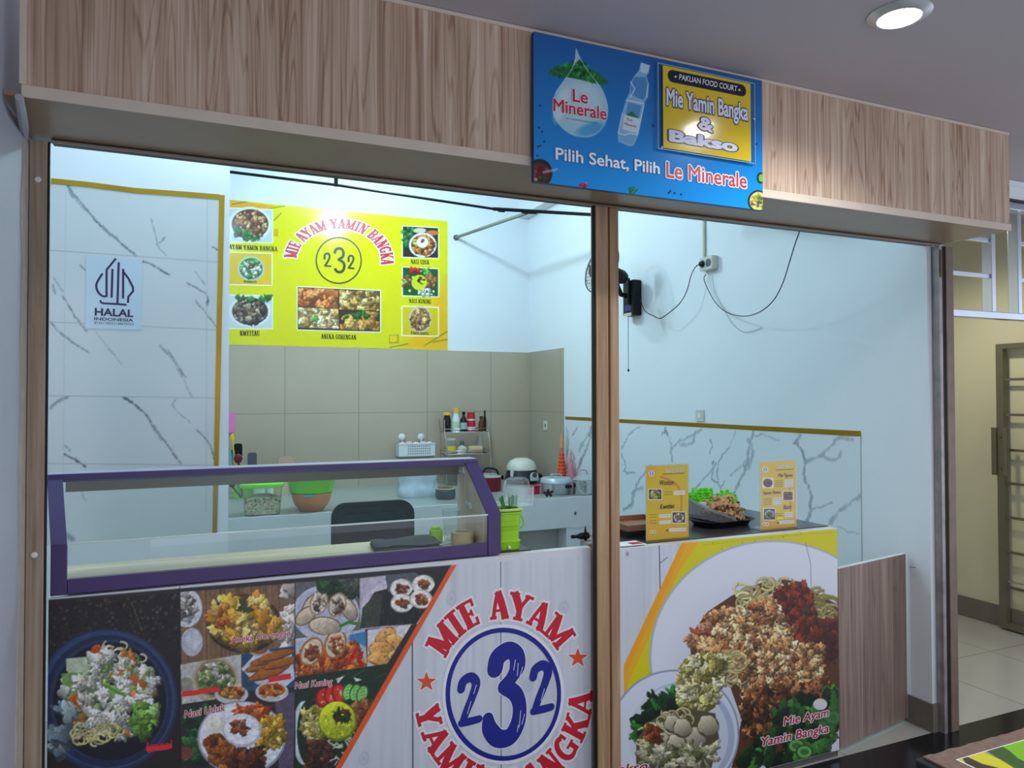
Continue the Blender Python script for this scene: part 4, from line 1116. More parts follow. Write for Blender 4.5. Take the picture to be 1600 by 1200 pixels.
# sauced rolls, pastries
lb.poly([(461, 998), (570, 983), (574, 1044), (461, 1058)], (190, 196, 210)); lb.poly([(546, 992), (572, 986), (572, 1010), (545, 1000)], (64, 136, 190))
lb.scat([(463, 1024), (555, 1008), (572, 1044), (463, 1058)], 120, (4, 10), [(176, 80, 30), (206, 112, 50), (150, 56, 24), (220, 140, 70)], lob=0.2)
for x, y, ro in ((487, 1018, .5), (524, 1006, .3)):
    lb.ell(x, y, 17, 24, (170, 110, 60), ro); lb.ell(x, y, 14, 21, (226, 206, 176), ro); lb.scat(('e', x, y, 9, 14), 30, (2.5, 5), [(196, 120, 70), (120, 84, 50), (170, 60, 30), (210, 180, 140)])
lb.stroke([(556, 1016), (550, 1028), (543, 1036)], 7, (200, 30, 24)); lb.stroke([(565, 1020), (560, 1032), (566, 1040)], 6, (180, 24, 22))
lb.poly([(574, 984), (645, 975), (610, 1036), (574, 1042)], (214, 214, 220))
for x, y, rx, ry, ro in ((602, 994, 18, 10, -0.7), (620, 1004, 18, 10, 0.6), (596, 1013, 19, 10, 0), (598, 1029, 24, 10, 0.1), (616, 1026, 10, 8, 0.6)):
    lb.ell(x, y+1, rx+1.5, ry+1.5, (150, 92, 40), ro); lb.ell(x, y, rx, ry, (222, 166, 92), ro, lob=0.05, shade=0.4)
    lb.scat(('e', x, y, rx*.8, ry*.7), 10, (1, 2.5), [(240, 196, 130), (190, 126, 60)], edge=1)
lb.done(0.05)
lb.clip([(461, 1058), (612, 1036), (520, 1215), (461, 1300)])
# yellow rice on leaf
lb.poly([(461, 1058), (612, 1036), (520, 1215), (461, 1240)], (26, 50, 34))
for k in range(50):
    x = r.uniform(462, 600); y = r.uniform(1045, 1200); lb.stroke([(x, y), (x+r.uniform(10, 30), y-r.uniform(4, 12))], 2, [(40, 80, 50), (18, 36, 26), (60, 110, 70)][k % 3], 0.5)
lb.ell(475, 1145, 18, 50, (204, 216, 224)); lb.ell(484, 1145, 20, 52, (24, 46, 32)); lb.poly([(525, 1060), (538, 1056), (528, 1068)], (220, 230, 230)); lb.poly([(552, 1058), (566, 1062), (556, 1065)], (220, 230, 230))
lb.scat(('e', 489, 1128, 20, 26), 70, (3, 7), [(206, 196, 110), (180, 170, 80), (226, 220, 150), (150, 140, 60)], lob=0.2)
for x, y, ro in ((505, 1090, .2), (518, 1087, 0), (530, 1084, -.2)):
    lb.ell(x, y, 12, 16, (150, 20, 22), ro); lb.ell(x, y-1, 9, 13, (214, 50, 44), ro); lb.scat(('e', x, y, 5, 8), 5, (1.5, 3), [(240, 170, 130)], edge=1)
for x, y in ((544, 1081), (555, 1082), (566, 1084)):
    lb.ell(x, y, 9, 14, (30, 110, 40), 0.3); lb.ell(x, y, 7, 12, (150, 214, 120), 0.3)
    for q in range(4): lb.stroke([(x-4, y-7+q*5), (x+4, y-9+q*5)], 1.2, (60, 160, 60))
lb.scat([(550, 1098), (586, 1095), (572, 1130), (552, 1140)], 60, (3, 7), [(140, 84, 40), (110, 60, 30), (166, 110, 60)], lob=0.2)
lb.scat([(475, 1160), (525, 1155), (520, 1195), (480, 1200)], 70, (3, 7), [(80, 46, 34), (56, 32, 26), (110, 66, 46)], lob=0.2)
for k in range(40):
    x = r.uniform(520, 552); y = r.uniform(1140, 1190); lb.stroke([(x, y), (x+r.uniform(-12, 12), y+r.uniform(-8, 8))], 2, (220, 224, 214), 0.9)
lb.ell(528, 1127, 30, 31, (110, 130, 20)); lb.ell(527, 1125, 28, 29, (196, 212, 40), shade=0.25); lb.scat(('e', 527, 1127, 24, 24), 60, (1.5, 3), [(220, 232, 80), (170, 190, 30)], edge=1)
lb.scat(('e', 532, 1118, 12, 10), 16, (3, 6), [(110, 50, 26), (30, 50, 24), (40, 70, 30)], lob=0.3)
lb.done(0.05)
lb.poly([(704, 884), (713.5, 882), (522, 1220), (511, 1222)], (232, 92, 40))
lb.poly([(40, 925), (930, 840), (930, 868), (713, 882), (40, 940)], (214, 216, 222))
for x in (281, 461): lb.stroke([(x, 1240), (x, 912)], 1.0, (20, 20, 24))
lb.build('printed_banner', PRINT, lc)
i = lb.ink
RD, BL, WH = (205, 28, 48), (24, 32, 140), (236, 238, 242)
L0 = 0.0024
def scribble(K, pts, w):
    i.pband(K(*pts), w, (226, 52, 56), L0, 0, 3)
wr = (WH, 0.045)
i.text('Aneka Gorengan', *ca((1165, 452), (1503, 412)), 9, (196, 30, 60), L0, 0.012, wr, 0.1)
i.text('Nasi Uduk', *ca((903, 877), (1132, 836)), 11, (190, 30, 54), L0, 0.012, wr, 0.1)
i.text('Nasi Kuning', *cb((214, 762), (420, 738)), 10, (196, 30, 60), L0, 0.012, wr, 0.1)
i.text('Igaaai', *ca((683, 1062), (830, 1045)), 12, (206, 40, 50), L0, 0.02, None, 0.1)
scribble(ca, [(690, 1055), (740, 1050), (790, 1045), (832, 1036)], 8); scribble(ca, [(890, 742), (960, 735), (1030, 722), (1100, 716)], 8); scribble(ca, [(1380, 660), (1440, 650), (1506, 640)], 9)
ctr = cc((869, 792))[0]; RX, RY = 307/3.529, 354/3.529
i.ring(ctr, RX+3.4, RY+3.4, 11, WH, L0-0.0003); i.ring(ctr, RX, RY, 7.4, BL, L0)
hal = ((232, 234, 238), 0.0075)
i.slab_arc('MIE AYAM', ctr, RX, RY, 1.18, 1.60, 152, 35, RD, L0, hal, grow=0.001)
i.slab_arc('YAMIN BANGKA', ctr, RX, RY, 1.60, 1.18, 187, 362, RD, L0, hal, grow=0.001)
for x, y in (cc((445, 724))[0], cc((1279, 592))[0]):
    i.star(x, y, 20, WH, L0-0.0003); i.star(x, y, 16.5, (226, 84, 40), L0)
def brush(pts, ws):
    i.grp = 'numeral three'
    i.pband(cc(*pts), [w/3.529+2.6 for w in ws], WH, L0-0.0003, 0, 6, True)
    i.pband(cc(*pts), [w/3.529 for w in ws], BL, L0, 0, 6, True)
brush([(822, 655), (838, 590), (895, 550), (940, 575), (945, 640), (915, 700), (875, 752)], [88, 92, 92, 90, 90, 70, 78])
brush([(880, 752), (935, 790), (958, 860), (948, 950), (905, 1025), (840, 1035), (795, 985), (784, 925)], [84, 84, 80, 86, 92, 96, 88, 62])
for ox, oy, sc in ((0, 0, 1), (397, -66, 1.0)):
    i.grp = 'numeral two %d' % ox
    P = [(636, 765), (648, 722), (690, 698), (718, 730), (700, 800), (668, 880), (644, 945)]
    i.pband(cc(*[(x+ox, y+oy) for x, y in P]), [w/3.529 for w in (44, 48, 52, 50, 44, 42, 36)], BL, L0, 0, 6, True)
    P = [(638, 952), (690, 940), (735, 928)]
    i.pband(cc(*[(x+ox, y+oy) for x, y in P]), [w/3.529 for w in (40, 42, 40)], BL, L0, 0, 4, True)
i.grp = 'brush_streaks'
for P in ([(935, 600), (925, 660)], [(950, 620), (945, 690)], [(975, 640), (955, 710)], [(965, 880), (955, 975)], [(985, 900), (970, 960)], [(690, 830), (670, 900)], [(720, 740), (705, 790)], [(1095, 760), (1075, 830)], [(950, 960), (945, 1000)]):
    i.pband(cc(*P), 1.3, (200, 206, 222), L0+0.0002)
i.build('lettering', INK, lc)

# ---- right counter
XR0, XR1 = 1.500, at(1308, 830, Y=YC)[0]
rc = thing('serving_counter', 'short right serving counter with large noodle plate banner on yellow', 'counter', ((XR0+XR1)/2, YC+0.3, 0))
MB().box((XR0, YC+0.002, 0.028), (XR1, YC+0.05, ZR-0.004)).build('front_panel', WHITE, rc)
MB().prism([(XR0, YC+0.0505), (XR1, YC+0.0505), (XR1, YC+0.62), (1.85, YC+0.62), (XR0, YC+0.09)], 'Z', ZR-0.035, ZR).build('countertop', plain('dark_stone_top', (62, 60, 62), 0.22, var=0.2, scale=40), rc)
MB().box((XR1-0.035, YC+0.0505, 0.001), (XR1, YC+0.61, ZR-0.0355)).build('side_panel', WHITE, rc)
MB().box((XR0, YC+0.008, 0.001), (XR1, YC+0.05, 0.0275)).build('plinth', plain('grey_plinth', (92, 88, 86), 0.6), rc)
rb = Sheet((XR0, YC+0.002, 0.030), (1, 0, 0), (0, 0, 1), XR1-XR0, ZR-0.032, 0.0025, (205, 212, 222))
rb.grain(5, 0.012, 0.5)
cd = crop(940, 820, 3.158)
rb.stroke(cd((283, 90), (288, 320)), 1.6, (40, 46, 60)); rb.stroke(cd((285, 190), (325, 160)), 1.0, (60, 66, 80))
rb.ell(*cd((126, 143))[0], 2.5, 4, (150, 158, 170))
rb.poly(cd((395, 85), (1175, 18), (1175, 300), (700, 800), (110, 880), (110, 700)), (214, 206, 14))
rb.poly(cd((395, 88), (480, 82), (380, 230), (140, 760), (108, 860), (108, 700)), (238, 176, 30)); rb.poly(cd((395, 88), (425, 86), (108, 760), (108, 690)), (244, 150, 30), 0.55)
rb.poly(cd((560, 170), (640, 130), (480, 260), (330, 500), (300, 720), (230, 740), (290, 560), (400, 330)), (176, 168, 8), 0.6)
rb.scat(cd((480, 90), (1100, 30), (600, 130)), 14, (0.6, 1.6), [(150, 146, 30)], edge=1, shade=0)
rb.stroke(cd((500, 100), (820, 62), (1160, 35)), 0.8, (180, 172, 16), 0.7)
pc = (1224, 1026)
rb.ell(*pc, 192, 182, (176, 184, 200)); rb.ell(*pc, 189, 179, (222, 228, 238))
rb.ell(1222, 1050, 160, 140, (206, 214, 228), soft=30, alpha=0.6)
rb.stroke(cd((1005, 90), (1030, 190), (1033, 300)), 1.0, (70, 76, 90), 0.7)
rb.clip([(960, 830), (1325, 820), (1330, 1260), (960, 1260)])
HEAP = cd((430, 560), (520, 430), (640, 350), (800, 280), (900, 270), (980, 280), (1080, 350), (1180, 400), (1180, 980), (1100, 1130), (900, 1150), (700, 1200), (640, 1200), (690, 960), (620, 760), (560, 650), (440, 640))
rb.poly(HEAP, (92, 58, 34))
rb.scat(cd((420, 560), (540, 440), (620, 480), (480, 620)), 20, (5, 10), [(196, 140, 110), (176, 90, 60)], lob=0.25)
rb.noodles(cd((680, 330), (850, 260), (960, 330), (900, 420), (720, 440)), 70, (6, 18), 3.2, [(206, 198, 140), (186, 176, 110), (222, 216, 166)])
rb.noodles(cd((1020, 320), (1130, 370), (1180, 560), (1100, 560)), 40, (8, 18), 3.2, [(170, 160, 96), (196, 186, 126), (140, 130, 70)])
BR = [(214, 168, 112), (196, 146, 92), (226, 186, 134), (176, 122, 72), (236, 204, 156), (150, 96, 54)]
rb.scat(cd((520, 440), (900, 360), (1050, 560), (1060, 830), (760, 850), (640, 760), (600, 600)), 900, (2, 9), BR, lob=0.2, shade=0.5, edge=0.4)
rb.scat(cd((860, 320), (1000, 290), (1060, 460), (1000, 620), (930, 480)), 110, (3, 9), [(130, 44, 24), (96, 30, 18), (150, 66, 36), (80, 40, 24)], lob=0.16)
rb.scat(cd((1040, 470), (1170, 480), (1175, 650), (1060, 650)), 50, (5, 12), [(96, 36, 20), (130, 60, 36), (70, 26, 18)], lob=0.25)
rb.scat(cd((650, 540), (1100, 600), (1060, 900), (700, 900)), 700, (1.8, 8), BR, lob=0.2, shade=0.5, edge=0.38)
rb.scat(cd((700, 820), (1100, 760), (1150, 900), (1000, 1000), (700, 1050)), 330, (2, 8), [(110, 66, 36), (150, 96, 54), (70, 42, 26), (180, 124, 74), (60, 44, 26)], lob=0.25)
rb.scat(cd((900, 900), (1180, 820), (1170, 990), (1060, 1160), (660, 1200), (800, 1020)), 100, (6, 15), [(24, 52, 24), (40, 84, 36), (18, 38, 20), (64, 120, 50), (30, 66, 30)], lob=0.2)
rb.scat(cd((460, 540), (700, 620), (640, 740), (500, 640)), 60, (4, 10), BR, lob=0.25)
rb.noodles(cd((600, 650), (700, 640), (640, 800)), 16, (8, 20), 3, [(206, 190, 130)])
for x, y in ((960, 1090), (1000, 1120), (1140, 950)):
    q = cd((x, y))[0]; rb.ell(*q, 14, 12, (40, 96, 40)); rb.ell(*q, 11, 9, (120, 176, 90)); rb.ell(*q, 7, 5, (60, 120, 56))
rb.ell(*cd((1078, 885))[0], 11, 9, (226, 226, 220)); rb.ell(*cd((1120, 960))[0], 16, 18, (60, 110, 66), 0.4, alpha=0.7)
rb.done(0)
rb.clip([(960, 1010), (1162, 1010), (1162, 1260), (960, 1260)])
# small plate in front
rb.ell(1058, 1146, 101, 100, (150, 160, 184)); rb.ell(1058, 1146, 98, 97, (218, 226, 240)); rb.ell(1068, 1150, 82, 84, (176, 190, 216)); rb.ell(1062, 1150, 78, 80, (210, 218, 232))
rb.scat(cd((150, 1040), (260, 850), (360, 810), (400, 900), (280, 960), (190, 1030)), 70, (5, 13), [(20, 56, 26), (34, 84, 36), (14, 40, 20), (50, 120, 40)], lob=0.3)
rb.poly(cd((380, 720), (410, 660), (480, 660), (500, 620), (600, 630), (625, 690), (570, 830), (560, 900), (500, 940), (400, 890), (365, 860)), (110, 104, 40))
rb.scat(cd((380, 700), (480, 640), (620, 650), (560, 880), (480, 930), (380, 870)), 200, (2, 9), [(206, 200, 126), (220, 214, 156), (180, 170, 86), (230, 226, 180), (140, 130, 60)], lob=0.18, edge=0.45)
rb.poly(cd((170, 1060), (250, 960), (400, 900), (560, 930), (580, 1060), (540, 1200), (170, 1200)), (90, 84, 60))
rb.noodles(cd((180, 1050), (330, 920), (470, 930), (300, 1130), (180, 1150)), 90, (5, 13), 2.4, [(216, 210, 160), (196, 190, 136), (230, 226, 186)])
for x, y, q in ((455, 1050, 17), (525, 990, 16), (300, 1070, 14), (370, 1080, 15), (350, 980, 13), (400, 1000, 14), (270, 1170, 14)):
    p_ = cd((x, y))[0]; rb.ell(p_[0], p_[1]+1, q+1.5, q+1.5, (90, 88, 66)); rb.ell(*p_, q, q*0.95, (176, 172, 146), lob=0.06, shade=0.4)
rb.scat(cd((220, 1000), (290, 1010), (280, 1070), (220, 1060)), 14, (4, 9), [(120, 60, 30), (150, 84, 50)], lob=0.25)
rb.scat(cd((190, 1120), (560, 1060), (560, 1200), (190, 1200)), 60, (4, 11), [(190, 186, 150), (150, 150, 110), (110, 120, 70), (206, 202, 170)], lob=0.25)
rb.done(0)
rb.poly(cd((90, 88), (470, 62), (1175, 10), (1175, 18), (480, 82), (96, 112)), (222, 222, 222))
rb.build('printed_banner', PRINT, rc)
i = rb.ink
ow = (WH, 0.06)
i.text('Mie Ayam', *cd((897, 990), (1118, 942)), 12.5, (176, 24, 52), L0, 0.02, ow, 0.12)
i.text('Yamin Bangka', *cd((785, 1092), (1118, 1022)), 13, (176, 24, 52), L0, 0.02, ow, 0.12)
i.text('Bakso', *cd((38, 1232), (224, 1206)), 13, (176, 24, 52), L0, 0.02, ow, 0.12)
i.build('lettering', INK, rc)

# ================================================================== HANGING SIGN ON THE CANOPY
YS = YF-0.028
sx0, sx1 = at(834, 150, Y=YS)[0], at(1191, 200, Y=YS)[0]
sz0, sz1 = at(834, 283.5, Y=YS)[2], at(834, 49, Y=YS)[2]
sg = thing('sign_board', 'blue mineral water advertising sign with yellow stall name plate fixed to the canopy', 'sign', ((sx0+sx1)/2, YS, sz0))
MB().box((sx0, YS+0.0005, sz0), (sx1, YS+0.022, sz1), 0.003).build('board', plain('sign_back', (30, 60, 110), 0.4), sg)
sb = Sheet((sx0, YS, sz0), (1, 0, 0), (0, 0, 1), sx1-sx0, sz1-sz0, 0.002, (20, 120, 205))
g = np.linspace(0, 1, sb.ny)[:, None, None]
sb.a[:] = np.array([20, 156, 238])*(1-g)+np.array([26, 96, 166])*g
cs = crop(820, 30, 3.87)
# drop with mountain
sb.poly(cs((135, 330), (200, 275), (240, 285), (290, 265), (330, 240), (380, 300), (430, 310), (470, 345), (510, 380), (480, 400), (400, 375), (300, 350), (200, 345)), (24, 110, 56))
sb.scat(cs((150, 328), (200, 285), (300, 270), (480, 375), (400, 370), (200, 340)), 40, (2, 6), [(14, 84, 40), (40, 140, 66), (20, 100, 50)], edge=1, lob=.3)
drop = [cs((310, 178))[0]]+smooth_path(cs((325, 215), (360, 280), (410, 350), (470, 430), (502, 540), (480, 640), (420, 700), (350, 712), (270, 690), (195, 620), (168, 540), (185, 450), (230, 380), (280, 310), (305, 240)), 5)
sb.poly(drop, (176, 214, 226), 0.93)
sb.poly(cs((250, 350), (290, 290), (330, 240), (380, 300), (425, 370), (435, 392), (330, 365)), (20, 104, 46)); sb.scat(cs((270, 340), (335, 250), (420, 370)), 24, (2, 6), [(12, 76, 34), (40, 140, 60)], edge=1, lob=.3)
sb.ell(*cs((220, 520))[0], 9, 26, (214, 234, 240), 0.3, soft=6, alpha=0.8); sb.ell(*cs((400, 665))[0], 22, 9, (40, 150, 210), -0.3, soft=6, alpha=0.7); sb.ell(*cs((340, 500))[0], 30, 30, (206, 230, 236), soft=14, alpha=0.6)
sb.stroke(drop+drop[:1], 0.8, (214, 236, 244), 0.8)
# bottle
def bt(pts, col, a=1): sb.poly(cs(*pts), col, a)
bt([(702, 262), (757, 280), (745, 330), (735, 345), (750, 390), (745, 470), (725, 500), (718, 540), (690, 690), (660, 765), (630, 768), (565, 740), (562, 690), (590, 560), (615, 480), (635, 440), (640, 380), (665, 340), (690, 310)], (150, 196, 226), 0.9)
bt([(665, 350), (730, 350), (742, 400), (735, 465), (715, 490), (640, 455), (645, 390)], (60, 130, 190), 0.8)
bt([(625, 500), (705, 525), (690, 600), (610, 580)], (70, 136, 190), 0.75); bt([(702, 262), (757, 280), (747, 325), (697, 305)], (190, 220, 238))
bt([(600, 575), (700, 600), (680, 690), (590, 665)], (206, 226, 238)); bt([(612, 580), (650, 555), (690, 600)], (30, 120, 60)); bt([(570, 690), (680, 700), (655, 760), (575, 735)], (120, 176, 214), 0.9)
for P in ([(640, 380), (665, 420), (640, 470)], [(745, 400), (735, 470)], [(615, 490), (720, 510)], [(590, 570), (565, 690)], [(720, 520), (680, 700)], [(700, 310), (735, 325)], [(570, 690), (600, 700), (640, 690), (680, 700)]):
    sb.stroke(cs(*P), 1.6, (222, 238, 248), 0.9)
# corner dishes and specks
sb.ell(*cs((90, 930))[0], 20, 22, (34, 40, 36)); sb.ell(*cs((85, 935))[0], 17, 18, (96, 40, 40)); sb.scat(('e', *cs((85, 935))[0], 13, 14), 24, (2, 5), [(150, 50, 60), (206, 170, 120), (60, 90, 50), (110, 30, 40)])
sb.stroke(cs((110, 920), (200, 905)), 1, (220, 214, 200)); sb.stroke(cs((110, 930), (190, 915)), 1, (220, 214, 200))
sb.scat(('e', *cs((360, 1005))[0], 7, 3), 14, (1.5, 3), [(214, 60, 90), (180, 40, 60), (230, 130, 150)]); sb.scat(('e', *cs((655, 1030))[0], 6, 4), 12, (1.5, 3), [(60, 170, 110), (40, 130, 80)])
sb.ell(*cs((1425, 960))[0], 6, 9, (40, 60, 40)); sb.ell(*cs((1430, 960))[0], 4, 6, (120, 190, 70))
sb.ell(*cs((1410, 1100))[0], 16, 17, (40, 44, 36)); sb.ell(*cs((1412, 1100))[0], 13.5, 14.5, (214, 206, 120)); sb.scat(('e', *cs((1414, 1100))[0], 10, 11), 20, (2, 4.5), [(90, 150, 60), (226, 216, 150), (180, 170, 80), (140, 110, 60)])
for x, y in ((92, 522), (85, 655), (105, 680), (118, 740), (80, 770), (95, 765), (75, 825), (880, 1040), (905, 1052), (945, 1060), (870, 1050), (1400, 755)):
    sb.ell(*cs((x, y))[0], 1.6, 1.6, (20, 40, 80))
sb.build('printed_face', GLOSSPRINT, sg, 0.0)
i = sb.ink
RS = (200, 26, 50)
o2 = ((240, 244, 248), 0.03)
i.text('Le', *cs((290, 498), (378, 512)), 19, RS, L0, 0.018, o2); i.text('Minerale', *cs((172, 556), (492, 610)), 19, RS, L0, 0.018, o2)
i.text('air mineral pegunungan', *cs((250, 604), (440, 634)), 2.6, (60, 110, 150), L0)
i.text('Pilih Sehat, Pilih', *cs((186, 848), (812, 936)), 17.5, (244, 246, 250), L0, 0.02, ((40, 100, 170), 0.02))
i.text('Le Minerale', *cs((855, 955), (1338, 1022)), 23, RS, L0, 0.016, ((244, 246, 250), 0.05))
i.text('Le', *cs((620, 612), (650, 620)), 4, (190, 60, 80), L0); i.text('Minerale', *cs((602, 640), (672, 656)), 4, (190, 60, 80), L0)
for x, y in ((772, 645),): i.ring(cs((x, y))[0], 1.8, 1.8, 1.0, (30, 34, 40), L0)
i.build('lettering', INK, sg)
# acrylic name plate
YA = YS-0.012
q = [at(1029, 100, Y=YA), at(1180, 260, Y=YA)]
ax0, ax1 = at(1028, 170, Y=YA)[0], at(1180, 190, Y=YA)[0]
az0, az1 = at(1029, 231, Y=YA)[2], at(1029, 99, Y=YA)[2]
fe = MB()
for a_, b_ in (((ax0, az0), (ax0+0.0025, az1)), ((ax1-0.0025, az0), (ax1, az1)), ((ax0, az0-0.0025), (ax1, az0)), ((ax0, az1), (ax1, az1+0.0025))):
    fe.box((a_[0], YA-0.0005, a_[1]), (b_[0], YA+0.0045, b_[1]))
fe.build('plate_edge', plain('pale_acrylic_edge', (150, 190, 220), 0.2), sg)
pl = MB().box((ax0, YA, az0), (ax1, YA+0.004, az1), 0.001).build('acrylic_plate', ACRYLIC, sg)
yp = Sheet((at(1036, 170, Y=YA-0.001)[0], YA-0.001, az0+0.003), (1, 0, 0), (0, 0, 1), at(1173, 190, Y=YA)[0]-at(1036, 170, Y=YA)[0], az1-az0-0.006, 0.002, (226, 194, 40))
P = [cs((895, 345))[0], cs((1310, 430))[0]]
yp.stroke(P, 16.5, (26, 26, 52))
for x, y in ((912, 348), (1298, 428)): yp.ell(*cs((x, y))[0], 1.6, 1.6, (240, 240, 244))
yp.build('name_card', GLOSSPRINT, sg, 0.0)
i = yp.ink
i.text('PAKUAN FOOD COURT', *cs((932, 366), (1284, 438)), 8.5, (240, 242, 248), L0-0.001, 0.008, None, 0.12)
ob = ((24, 24, 60), 0.055)
i.text('Mie Yamin Bangka', *cs((858, 518), (1348, 612)), 25, (220, 224, 240), L0-0.001, 0.03, ob)
i.text('&', *cs((1052, 660), (1132, 684)), 19, (232, 234, 246), L0-0.001, 0.04, ob)
i.text('Bakso', *cs((880, 735), (1278, 800)), 16, (210, 214, 236), L0-0.001, 0.05, ob)
i.build('lettering', INK, sg)
for x, y in ((1178, 186), (1034, 230)):
    p_ = at(x, y, Y=YA); 
    MB().lathe((p_[0], YA, p_[2]), [(0.004, 0.0), (0.004, -0.003), (0, -0.004)], 12, axis='Y').build('standoff_screw', STEEL, sg)

# ================================================================== YELLOW POSTER ON THE REAR WALL
YW = YB-0.004
px0, px1 = at(330, 311, Y=YW)[0], at(699.5, 450, Y=YW)[0]
pz0, pz1 = at(500, 542, Y=YW)[2], at(500, 326, Y=YW)[2]
po = thing('menu_poster', 'large yellow food poster with round 232 emblem on the rear kitchen wall', 'poster', ((px0+px1)/2, YW, pz0))
ps = Sheet((px0, YW-0.001, pz0), (1, 0, 0), (0, 0, 1), px1-px0, pz1-pz0, 0.005, (226, 216, 6))
MB().box((px0, YW-0.0005, pz0), (px1, YW+0.003, pz1)).build('backing', YELLOW, po)
c2 = crop(340, 220, 3.53)
ps.poly(c2((1000, 1160), (1270, 740), (1290, 1160)), (246, 176, 10), 0.8, 30); ps.poly(c2((-40, 310), (330, 360), (250, 380), (-40, 372)), (240, 160, 10), 0.9)
for P in ([(80, 350), (160, 335)], [(280, 375), (370, 360)], [(310, 440), (350, 400)], [(1140, 1130), (1270, 1050)], [(1190, 1110), (1270, 1095)], [(950, 1140), (1050, 1120)]):
    ps.stroke(c2(*P), 1.6, (110, 120, 20), 0.8)
ps.poly(c2((310, 485), (335, 488), (333, 528), (308, 525)), (214, 170, 20)); ps.poly(c2((945, 1070), (1000, 1068), (1000, 1118), (945, 1120)), (190, 160, 10)); ps.poly(c2((950, 1075), (990, 1073), (990, 1108), (950, 1110)), (236, 206, 20))
def card(x0, y0, x1, y1, bg, dy=10):
    ps.poly(c2((x0-5, y0-5), (x1+5, y0-5+dy), (x1+5, y1+5+dy*.6), (x0-5, y1+5)), (244, 246, 240)); ps.poly(c2((x0, y0), (x1, y0+dy), (x1, y1+dy*.6), (x0, y1)), bg)
def dish(x, y, rx, ry, rim, pal, n=40, s=(2, 4.5), inner=(90, 60, 40)):
    q = c2((x, y))[0]; ps.ell(*q, rx/3.53, ry/3.53, rim); ps.ell(*q, rx/3.53*.86, ry/3.53*.86, inner)
    ps.scat(('e', *q, rx/3.53*.75, ry/3.53*.75), n, s, pal)
card(-60, 368, 300, 552, (190, 206, 214), 14)
dish(180, 460, 118, 96, (220, 228, 232), [(196, 150, 100), (160, 110, 70), (216, 176, 126), (110, 70, 44)], 120)
ps.scat(c2((90, 480), (240, 530), (200, 550), (100, 530)), 26, (2, 5), [(40, 110, 40), (70, 150, 60), (24, 80, 30)])
card(-60, 612, 298, 788, (230, 190, 30), 12); dish(185, 705, 74, 68, (190, 206, 190), [(226, 226, 216), (60, 130, 60), (236, 238, 232), (120, 170, 100)], 50, inner=(60, 120, 60)); ps.scat(('e', *c2((185, 695))[0], 4, 4), 6, (1, 2), [(150, 50, 30)])
card(-60, 850, 300, 1030, (206, 212, 214), 8); dish(180, 940, 115, 88, (226, 230, 232), [(70, 56, 44), (140, 120, 96), (190, 170, 140), (50, 40, 34), (110, 90, 66)], 150)
ps.scat(c2((100, 855), (290, 860), (280, 880), (110, 875)), 14, (2, 5), [(50, 120, 50), (80, 150, 70)])
card(1022, 472, 1216, 640, (50, 44, 42)); ps.scat(c2((1024, 480), (1080, 490), (1060, 580), (1024, 590)), 20, (2, 5), [(40, 100, 50), (60, 130, 70)]); ps.ell(*c2((1115, 495))[0], 10, 4, (210, 200, 180)); ps.ell(*c2((1185, 508))[0], 10, 4, (200, 120, 60))
dish(1132, 575, 76, 68, (228, 232, 236), [(170, 80, 36), (206, 130, 50), (220, 180, 90), (96, 56, 36)], 70, inner=(190, 150, 90)); ps.ell(*c2((1130, 560))[0], 9, 8.5, (240, 242, 246)); ps.scat(('e', *c2((1128, 552))[0], 3, 2), 5, (1, 2), [(150, 80, 40)])
card(1022, 698, 1216, 852, (36, 84, 44)); ps.scat(('e', *c2((1090, 715))[0], 9, 4), 10, (2, 4), [(206, 50, 40)]); ps.scat(('e', *c2((1150, 720))[0], 8, 4), 10, (2, 4), [(110, 190, 90)])
ps.scat(('e', *c2((1055, 780))[0], 9, 14), 24, (2, 4), [(206, 200, 120), (120, 80, 50)]); ps.scat(('e', *c2((1175, 770))[0], 10, 10), 24, (2, 4), [(176, 110, 60)]); ps.scat(('e', *c2((1150, 835))[0], 12, 5), 20, (1.5, 3), [(226, 226, 210)])
ps.ell(*c2((1112, 782))[0], 12, 12, (206, 214, 40)); ps.scat(('e', *c2((1120, 772))[0], 5, 5), 8, (1, 2.4), [(100, 50, 30), (40, 60, 30)])
card(1020, 915, 1216, 1072, (222, 196, 20), 6); dish(1118, 985, 62, 74, (206, 200, 180), [(160, 110, 70), (190, 140, 90), (120, 80, 50), (220, 176, 120)], 70, inner=(140, 100, 60))
# fritter collage
card(442, 806, 896, 1040, (70, 40, 30), 22)
def quad4(pts, bg, pal, n, s):
    ps.clip(c2(*pts)); ps.poly(c2(*pts), bg); ps.scat(c2(*pts), n, s, pal, shade=0.45); ps.done(0.04)
quad4([(445, 810), (665, 818), (665, 925), (445, 912)], (120, 60, 34), [(206, 116, 56), (186, 92, 40), (222, 140, 80)], 14, (7, 13))
quad4([(672, 820), (892, 830), (892, 938), (672, 930)], (110, 80, 40), [(214, 176, 100), (190, 146, 70), (230, 200, 130), (150, 104, 50)], 90, (2.5, 6))
quad4([(445, 918), (668, 928), (668, 1036), (445, 1030)], (150, 120, 80), [(226, 190, 130), (206, 160, 96), (236, 210, 160)], 70, (3, 7)); ps.scat(('e', *c2((535, 980))[0], 5, 5), 10, (1.5, 3), [(110, 170, 70)])
quad4([(675, 935), (892, 942), (892, 1046), (675, 1040)], (60, 50, 36), [(222, 166, 84), (200, 136, 60), (190, 120, 50)], 16, (6, 11)); ps.scat(c2((690, 950), (830, 945), (830, 975), (690, 990)), 14, (2, 4), [(40, 110, 40)])
ps.build('printed_face', GLOSSPRINT, po, 0.0)
i = ps.ink
cen = c2((668, 660))[0]
i.ring(cen, 124/3.53, 126/3.53, 2.2, (40, 44, 16), L0)
K_ = (26, 26, 16)
i.grp = 'numeral a'
